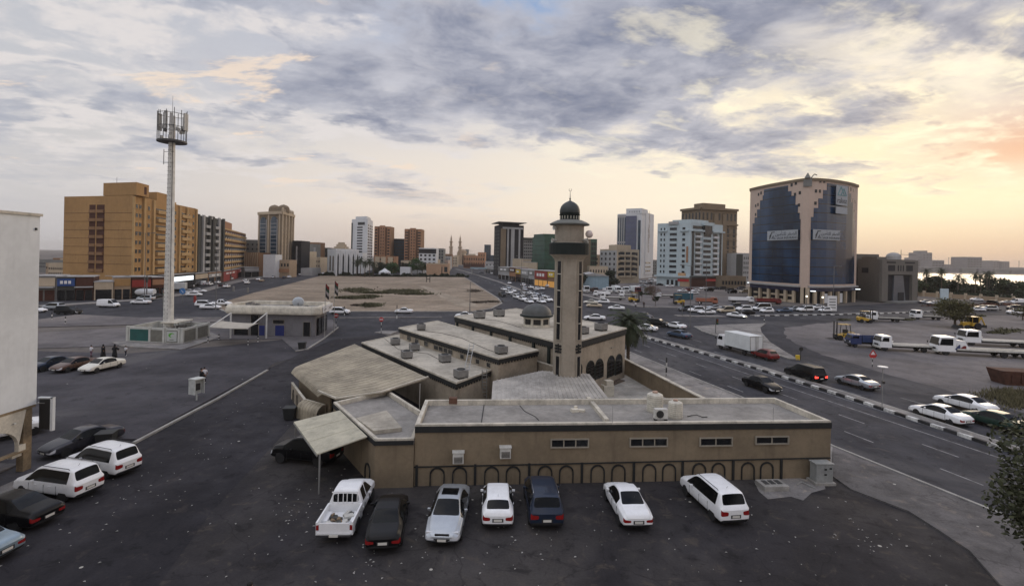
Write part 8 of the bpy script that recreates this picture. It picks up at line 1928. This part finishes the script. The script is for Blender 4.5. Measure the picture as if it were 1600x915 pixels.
# ================================================================== cars near the annexe
gW = 'cars parked in a row along the annexe wall'; gL = 'cars parked in a slanting row at the lower left'
def C3(kind, x, y, head, colour, label, group=None, **kw): return car(kind, Vector((x, y, 0)), 0, head, colour, label, group, **kw)
C3('pickup', -8.45,26.5, 93, 'white', 'white double cab pickup with rubbish in its open bed, leftmost car along the annexe wall', gW, cat='pickup', name='pickup_truck')
C3('sedan', -6.05,25.4, 97, 'black', 'black saloon parked tail out between the white pickup and the silver saloon', gW)
C3('big', -3.05,26.2, -91, 'silver', 'silver saloon with a sunroof parked nose out towards the camera', gW)
MB().box(-.35,0,1.448,.72,.86,.022).build('sunroof', GLASS, CARS[-1], bevel=.01)
for y_ in (-.62,.62): MB().box(2.26,y_,.60,.16,.34,.15).build('headlight', HEADL, CARS[-1], bevel=.03)
MB().box(2.44,0,.56,.06,.70,.16).build('grille', BLK, CARS[-1], bevel=.02)
C3('hatch', -.52,27.2, 92, 'white', 'small white hatchback with red tail lights parked between silver and dark blue cars', gW, cat='car')
C3('suv', 1.95,27.6, 93, 'dark_blue', 'dark blue off-road car with roof rails beside the small white hatchback', gW)
C3('compact', 6.62,27.6, 94, 'white', 'white saloon parked alone in the middle of the wall with its tail out', gW)
C3('mpv', 11.7,28.4, 99, 'white', 'long white people carrier, rightmost of the cars along the annexe wall', gW)
C3('mpv', -25.7,31.5, 163, 'white', 'white people carrier with roof rails next to the dark grey saloon and the bin', gL)
C3('mpv', -25.8,28.5, 168, 'white', 'plain white people carrier parked beside the black saloon at lower left', gL)
C3('big', -25.5,25.4, 171, 'black', 'black saloon with a pale number plate parked beside the plain white people carrier', gL)
C3('sedan', -24.5,22.4, 172, 'ice_blue', 'pale blue saloon cut by the left edge of the photo', gL)
C3('sedan', -30.0,35.0, 250, 'dark_grey', 'dark grey saloon parked with its nose towards the camera beside the bin')
car('sedan', 160, 578, 262, 'pearl', 'cream white saloon, rightmost of three parked in front of the walking family', 'three saloons parked on the left lot')
car('sedan', 117, 577, 260, 'brown', 'brown grey saloon, middle of three parked in front of the walking family', 'three saloons parked on the left lot')
car('sedan', 80, 576, 258, 'dark_blue', 'dark blue saloon, leftmost of three parked in front of the walking family', 'three saloons parked on the left lot')
car('coupe', 8, 684, 235, 'white', 'white car seen through the arch under the white building')
# ================================================================== traffic
gm = 'cars on the main carriageways'
car('sedan', 1190, 608, -76, 'black', 'black saloon driving towards the camera in the nearer carriageway', gm, name='car')
car('bigsuv', 1257, 592, 103, 'black', 'large black off-road car with lit tail lights in the far carriageway', gm, name='car', tail_on=True)
car('hatch', 1196, 561, 104, 'red', 'red hatchback half hidden behind the white box lorry', gm, name='car'); car('coupe', 1338, 604, 104, 'silver', 'silver fastback car behind the large black off-road car', gm, name='car')
car('sedan', 1468, 656, 104, 'white', 'white saloon next to the striped median at the right', gm, name='car'); car('big', 1507, 639, 104, 'white', 'white saloon beyond the one next to the median at the right', gm, name='car'); car('big', 1554, 667, 104, 'green', 'dark green saloon beside the roadside bushes at the right edge', gm, name='car')
gj = 'cars crossing the junction'
for a in (('big',1061,527,116,'blue','blue saloon entering the main road before the median tip'),('coupe',1056,513,118,'white','white coupe crossing above the blue saloon'),('sedan',1009,517,150,'white','white saloon waiting at the median tip'),('suv',1027,510,-35,'black','black off-road car between two white cars in the junction'),
          ('sedan',1006,497,-50,'dark_grey','dark grey saloon ahead of the black off-road car'),('big',929,500,175,'white','white saloon passing just right of the minaret'),('sedan',963,484,172,'white','white saloon at the kerb below the yard forklift'),('hatch',943,474,170,'white','white hatchback at the yard kerb right of the minaret'),
          ('sedan',928,480,172,'beige','cream saloon just right of the minaret'),('sedan',923,474.5,172,'pearl','pearl saloon above the cream one right of the minaret'),('compact',631,489.5,183,'white','white car driving alone along the sand lot edge'),('compact',726,496.5,180,'white','white car half hidden behind the prayer hall roof'),('suv',531,491,0,'white','white car emerging from behind the cream parapet')):
    car(a[0], a[1], a[2], a[3], a[4], a[5], gj, name='car')
CN = dict(white='white', pearl='pearl', silver='silver', grey='grey', dark_grey='dark grey', black='black', dark_blue='dark blue', blue='blue', red='red', beige='beige', brown='brown', green='green', ice_blue='pale blue', gold='gold', orange='orange')
TNm = dict(sedan='saloon', big='saloon', compact='saloon', coupe='coupe', hatch='hatchback', suv='off-road car', bigsuv='off-road car', mpv='people carrier', pickup='pickup', van='van', minibus='minibus')
def fleet(group, where, lst, head, name='car'):
    cnt = {}
    for a in sorted(lst, key=lambda q: q[1]):
        k, px, py, col = a[:4]; hd = a[4] if len(a) > 4 else head; i = cnt.get(col, 0); cnt[col] = i+1
        car(k, px, py, hd+random.uniform(-3,3), col, '%s %s %s, %s %s from left' % (CN[col], TNm[k], where, nth(i), CN[col]), group, name=name, cat='car' if k not in ('van','pickup','minibus') else k, head_on=(len(a) > 5 and a[5]))
random.seed(9)
q5 = [(45,385,'bigsuv','black'),(65,300,'sedan','white'),(125,280,'sedan','silver'),(140,350,'suv','white'),(205,325,'hatch','white'),(210,385,'sedan','silver'),(250,415,'suv','white'),(265,350,'sedan','dark_grey'),(330,445,'suv','white'),(330,360,'sedan','grey'),(360,390,'suv','white'),(415,475,'sedan','white'),(405,425,'bigsuv','dark_grey'),(440,355,'sedan','white'),(490,440,'suv','white'),(480,405,'suv','white'),(555,410,'sedan','dark_grey'),(585,475,'sedan','white'),(640,440,'pickup','white'),(500,365,'sedan','silver'),(600,395,'hatch','silver'),(680,455,'suv','white'),(385,340,'sedan','black'),(280,395,'sedan','black')]
fleet('cars queueing at the junction', 'queueing beside the prayer hall dome', [(k,780+x/8.889,420+y/8.889,c) for x,y,k,c in q5], -72)
q6 = [(120,135,'sedan','white'),(180,175,'sedan','black'),(205,165,'sedan','white'),(140,212,'compact','white'),(330,242,'suv','white'),(345,278,'suv','silver'),(400,200,'sedan','white'),(440,200,'sedan','white'),(440,272,'sedan','white'),(515,300,'suv','white'),(590,290,'sedan','white'),(680,250,'sedan','white'),(350,305,'sedan','silver')]
fleet('cars on the shop side of the centre road', 'before the centre road shops', [(k,780+x/8.889,420+y/8.889,c) for x,y,k,c in q6], 105)
fleet('distant cars on the centre road', 'far along the centre road', [(k,px,py,c,h) for k,px,py,c,h in (('suv',744,421,'white',20),('sedan',752,427,'grey',20),('suv',760,425,'black',10),('sedan',768,428,'white',100),('sedan',775,428,'silver',10),('sedan',722,413,'white',100),('suv',728,415,'black',100),('sedan',734,416,'white',100),('sedan',716,411,'silver',100),('sedan',740,417,'red',100),('suv',709,411,'white',100),('sedan',746,418.5,'white',100),('sedan',731,413,'grey',100),('sedan',724,410.5,'white',100))], 100)
row = [('suv',1072,486,'grey'),('suv',1088,488,'white'),('sedan',1104,490.5,'white'),('sedan',1116,483.5,'silver'),('bigsuv',1134,488.5,'beige'),('suv',1148,482,'grey'),('suv',1162,486,'white'),('minibus',1190,485,'white'),('hatch',1198,488.5,'white'),('sedan',1225,488,'blue'),('sedan',1240,485.5,'silver'),('bigsuv',1258,487,'white'),('sedan',1276,482.5,'white'),('hatch',1289,487.5,'white'),('sedan',1166,491.5,'black')]
fleet('cars in the row before the round glass building', 'in the row by the round building', row, 193)
car('sedan', 1151, 496, -50, 'white', 'pale car with both headlights lit, turning in front of the row', name='car', head_on=True)
yard = [('sedan',1066,456,'white'),('sedan',1086,456,'white'),('suv',1075,455,'red'),('sedan',1084,459.5,'white'),('sedan',1099,452,'white'),('suv',1108,455,'black'),('sedan',1118,452,'dark_grey'),('suv',1128,452.5,'black'),('sedan',1133,448,'white'),('sedan',1142,449,'silver'),('suv',1140,455,'black'),('sedan',1150,450,'white'),('suv',1158,452,'dark_grey'),('suv',1162,457.5,'beige'),('sedan',1123,446,'silver'),('sedan',1152,446,'white'),('suv',1144,458,'black')]
fleet('cars parked beside the pale blue tower', 'parked by the pale blue tower', yard, 200, 'parked_car')
fleet('cars parked behind the vehicle yard', 'behind the vehicle yard', [('suv',1005,442,'white'),('sedan',1014,444,'grey'),('van',1022,441,'white'),('sedan',1030,446,'black'),('sedan',1003,448,'silver'),('suv',1036,444,'white'),('sedan',1046,448,'white'),('suv',962,443,'grey'),('sedan',1028,437,'silver'),('suv',1040,438,'dark_grey'),('sedan',1018,437,'white')], 190, 'parked_car')
fleet('cars before the pillared park wall', 'near the pillared park wall', [('sedan',1526,486,'white',-8),('sedan',1536,483,'dark_grey',170),('sedan',1526,470,'white',-6),('suv',1554,476,'black',-80),('sedan',1574,475,'silver',-8),('van',1590,474,'white',175),('suv',1585,484,'dark_grey',175),('suv',1587,491,'white',178),('sedan',1480,479,'white',-5),('suv',1489,480,'red',175),('suv',1545,485,'silver',170),('sedan',1446,474,'silver',0),('sedan',1459,475.5,'white',170)], 0, 'parked_car')
lf = [('van',169.5,480,'white',-3),('suv',84,484,'silver',175),('bigsuv',107,491,'black',-4),('sedan',54,488,'white',0),('coupe',220,475,'white',183),('suv',228,470,'silver',180),('sedan',213,463,'white',190),('sedan',236,460.5,'pearl',195),('sedan',165,460,'black',184),('sedan',199,462.5,'white',188),
      ('sedan',297,458.5,'white',15),('sedan',311,457,'white',10),('van',318,446,'white',105),('sedan',293,449,'white',200),('suv',327,446,'white',105),('sedan',340,443,'white',105),('sedan',303,462.5,'white',12),('suv',321,479.5,'white',8),('sedan',329,483,'white',8),('pickup',345,478,'white',4),('sedan',245,466,'black',100),('sedan',270,452,'white',200)]
fleet('cars around the left junction', 'at the left junction', lf, 10)
lr = [('sedan',354,449.5,'white'),('suv',347,448,'dark_grey'),('suv',384,441,'white'),('sedan',386,443.5,'white'),('sedan',404,438,'white'),('sedan',409,440,'gold'),('sedan',427,434.5,'silver'),('sedan',444,435,'dark_blue'),('sedan',452,434,'white'),('suv',455,430,'black'),('sedan',469,430,'white'),('suv',482,426,'black'),('sedan',494,424.5,'dark_grey'),('sedan',499,423.5,'white'),('sedan',368,433,'black'),('sedan',376,431,'dark_grey'),('suv',360,437,'white'),('sedan',415,427,'white'),('sedan',396,430,'silver'),('van',448,421,'grey'),('sedan',505,428,'white'),('sedan',510,421,'silver')]
fleet('cars along the left road', 'along the left road', lr, 104)
C3('suv', -9.6+.2,33.6, 183, 'black', 'black car parked under the beige canopy left of the annexe')
CARS[-1].location = (*G(480,719).to_2d(), .02); CARS[-1].rotation_euler.z = rad(168)
for o in bpy.data.objects:
    for k in ('abs','_p','_n_window','_n_balcony_opening','_n_window_strip','_n_mullion','_n_crown_window'):
        if k in o: del o[k]
    for k in [k for k in o.keys() if k.startswith('_n_')]: del o[k]
hz = MB().box(0,2600,-1.05,9000,6000,70.0); ho = hz.build('haze', []); ho['kind'] = 'stuff'; ho['label'] = 'thin evening haze over the town'
hm = bpy.data.materials.new('haze_air'); hm.use_nodes = True; t = hm.node_tree; t.nodes.clear(); v = t.nodes.new('ShaderNodeVolumePrincipled'); v.inputs['Color'].default_value = (.93,.88,.84,1); v.inputs['Density'].default_value = .00012; v.inputs['Anisotropy'].default_value = .3
oo = t.nodes.new('ShaderNodeOutputMaterial'); t.links.new(v.outputs[0], oo.inputs['Volume']); ho.data.materials.append(hm)
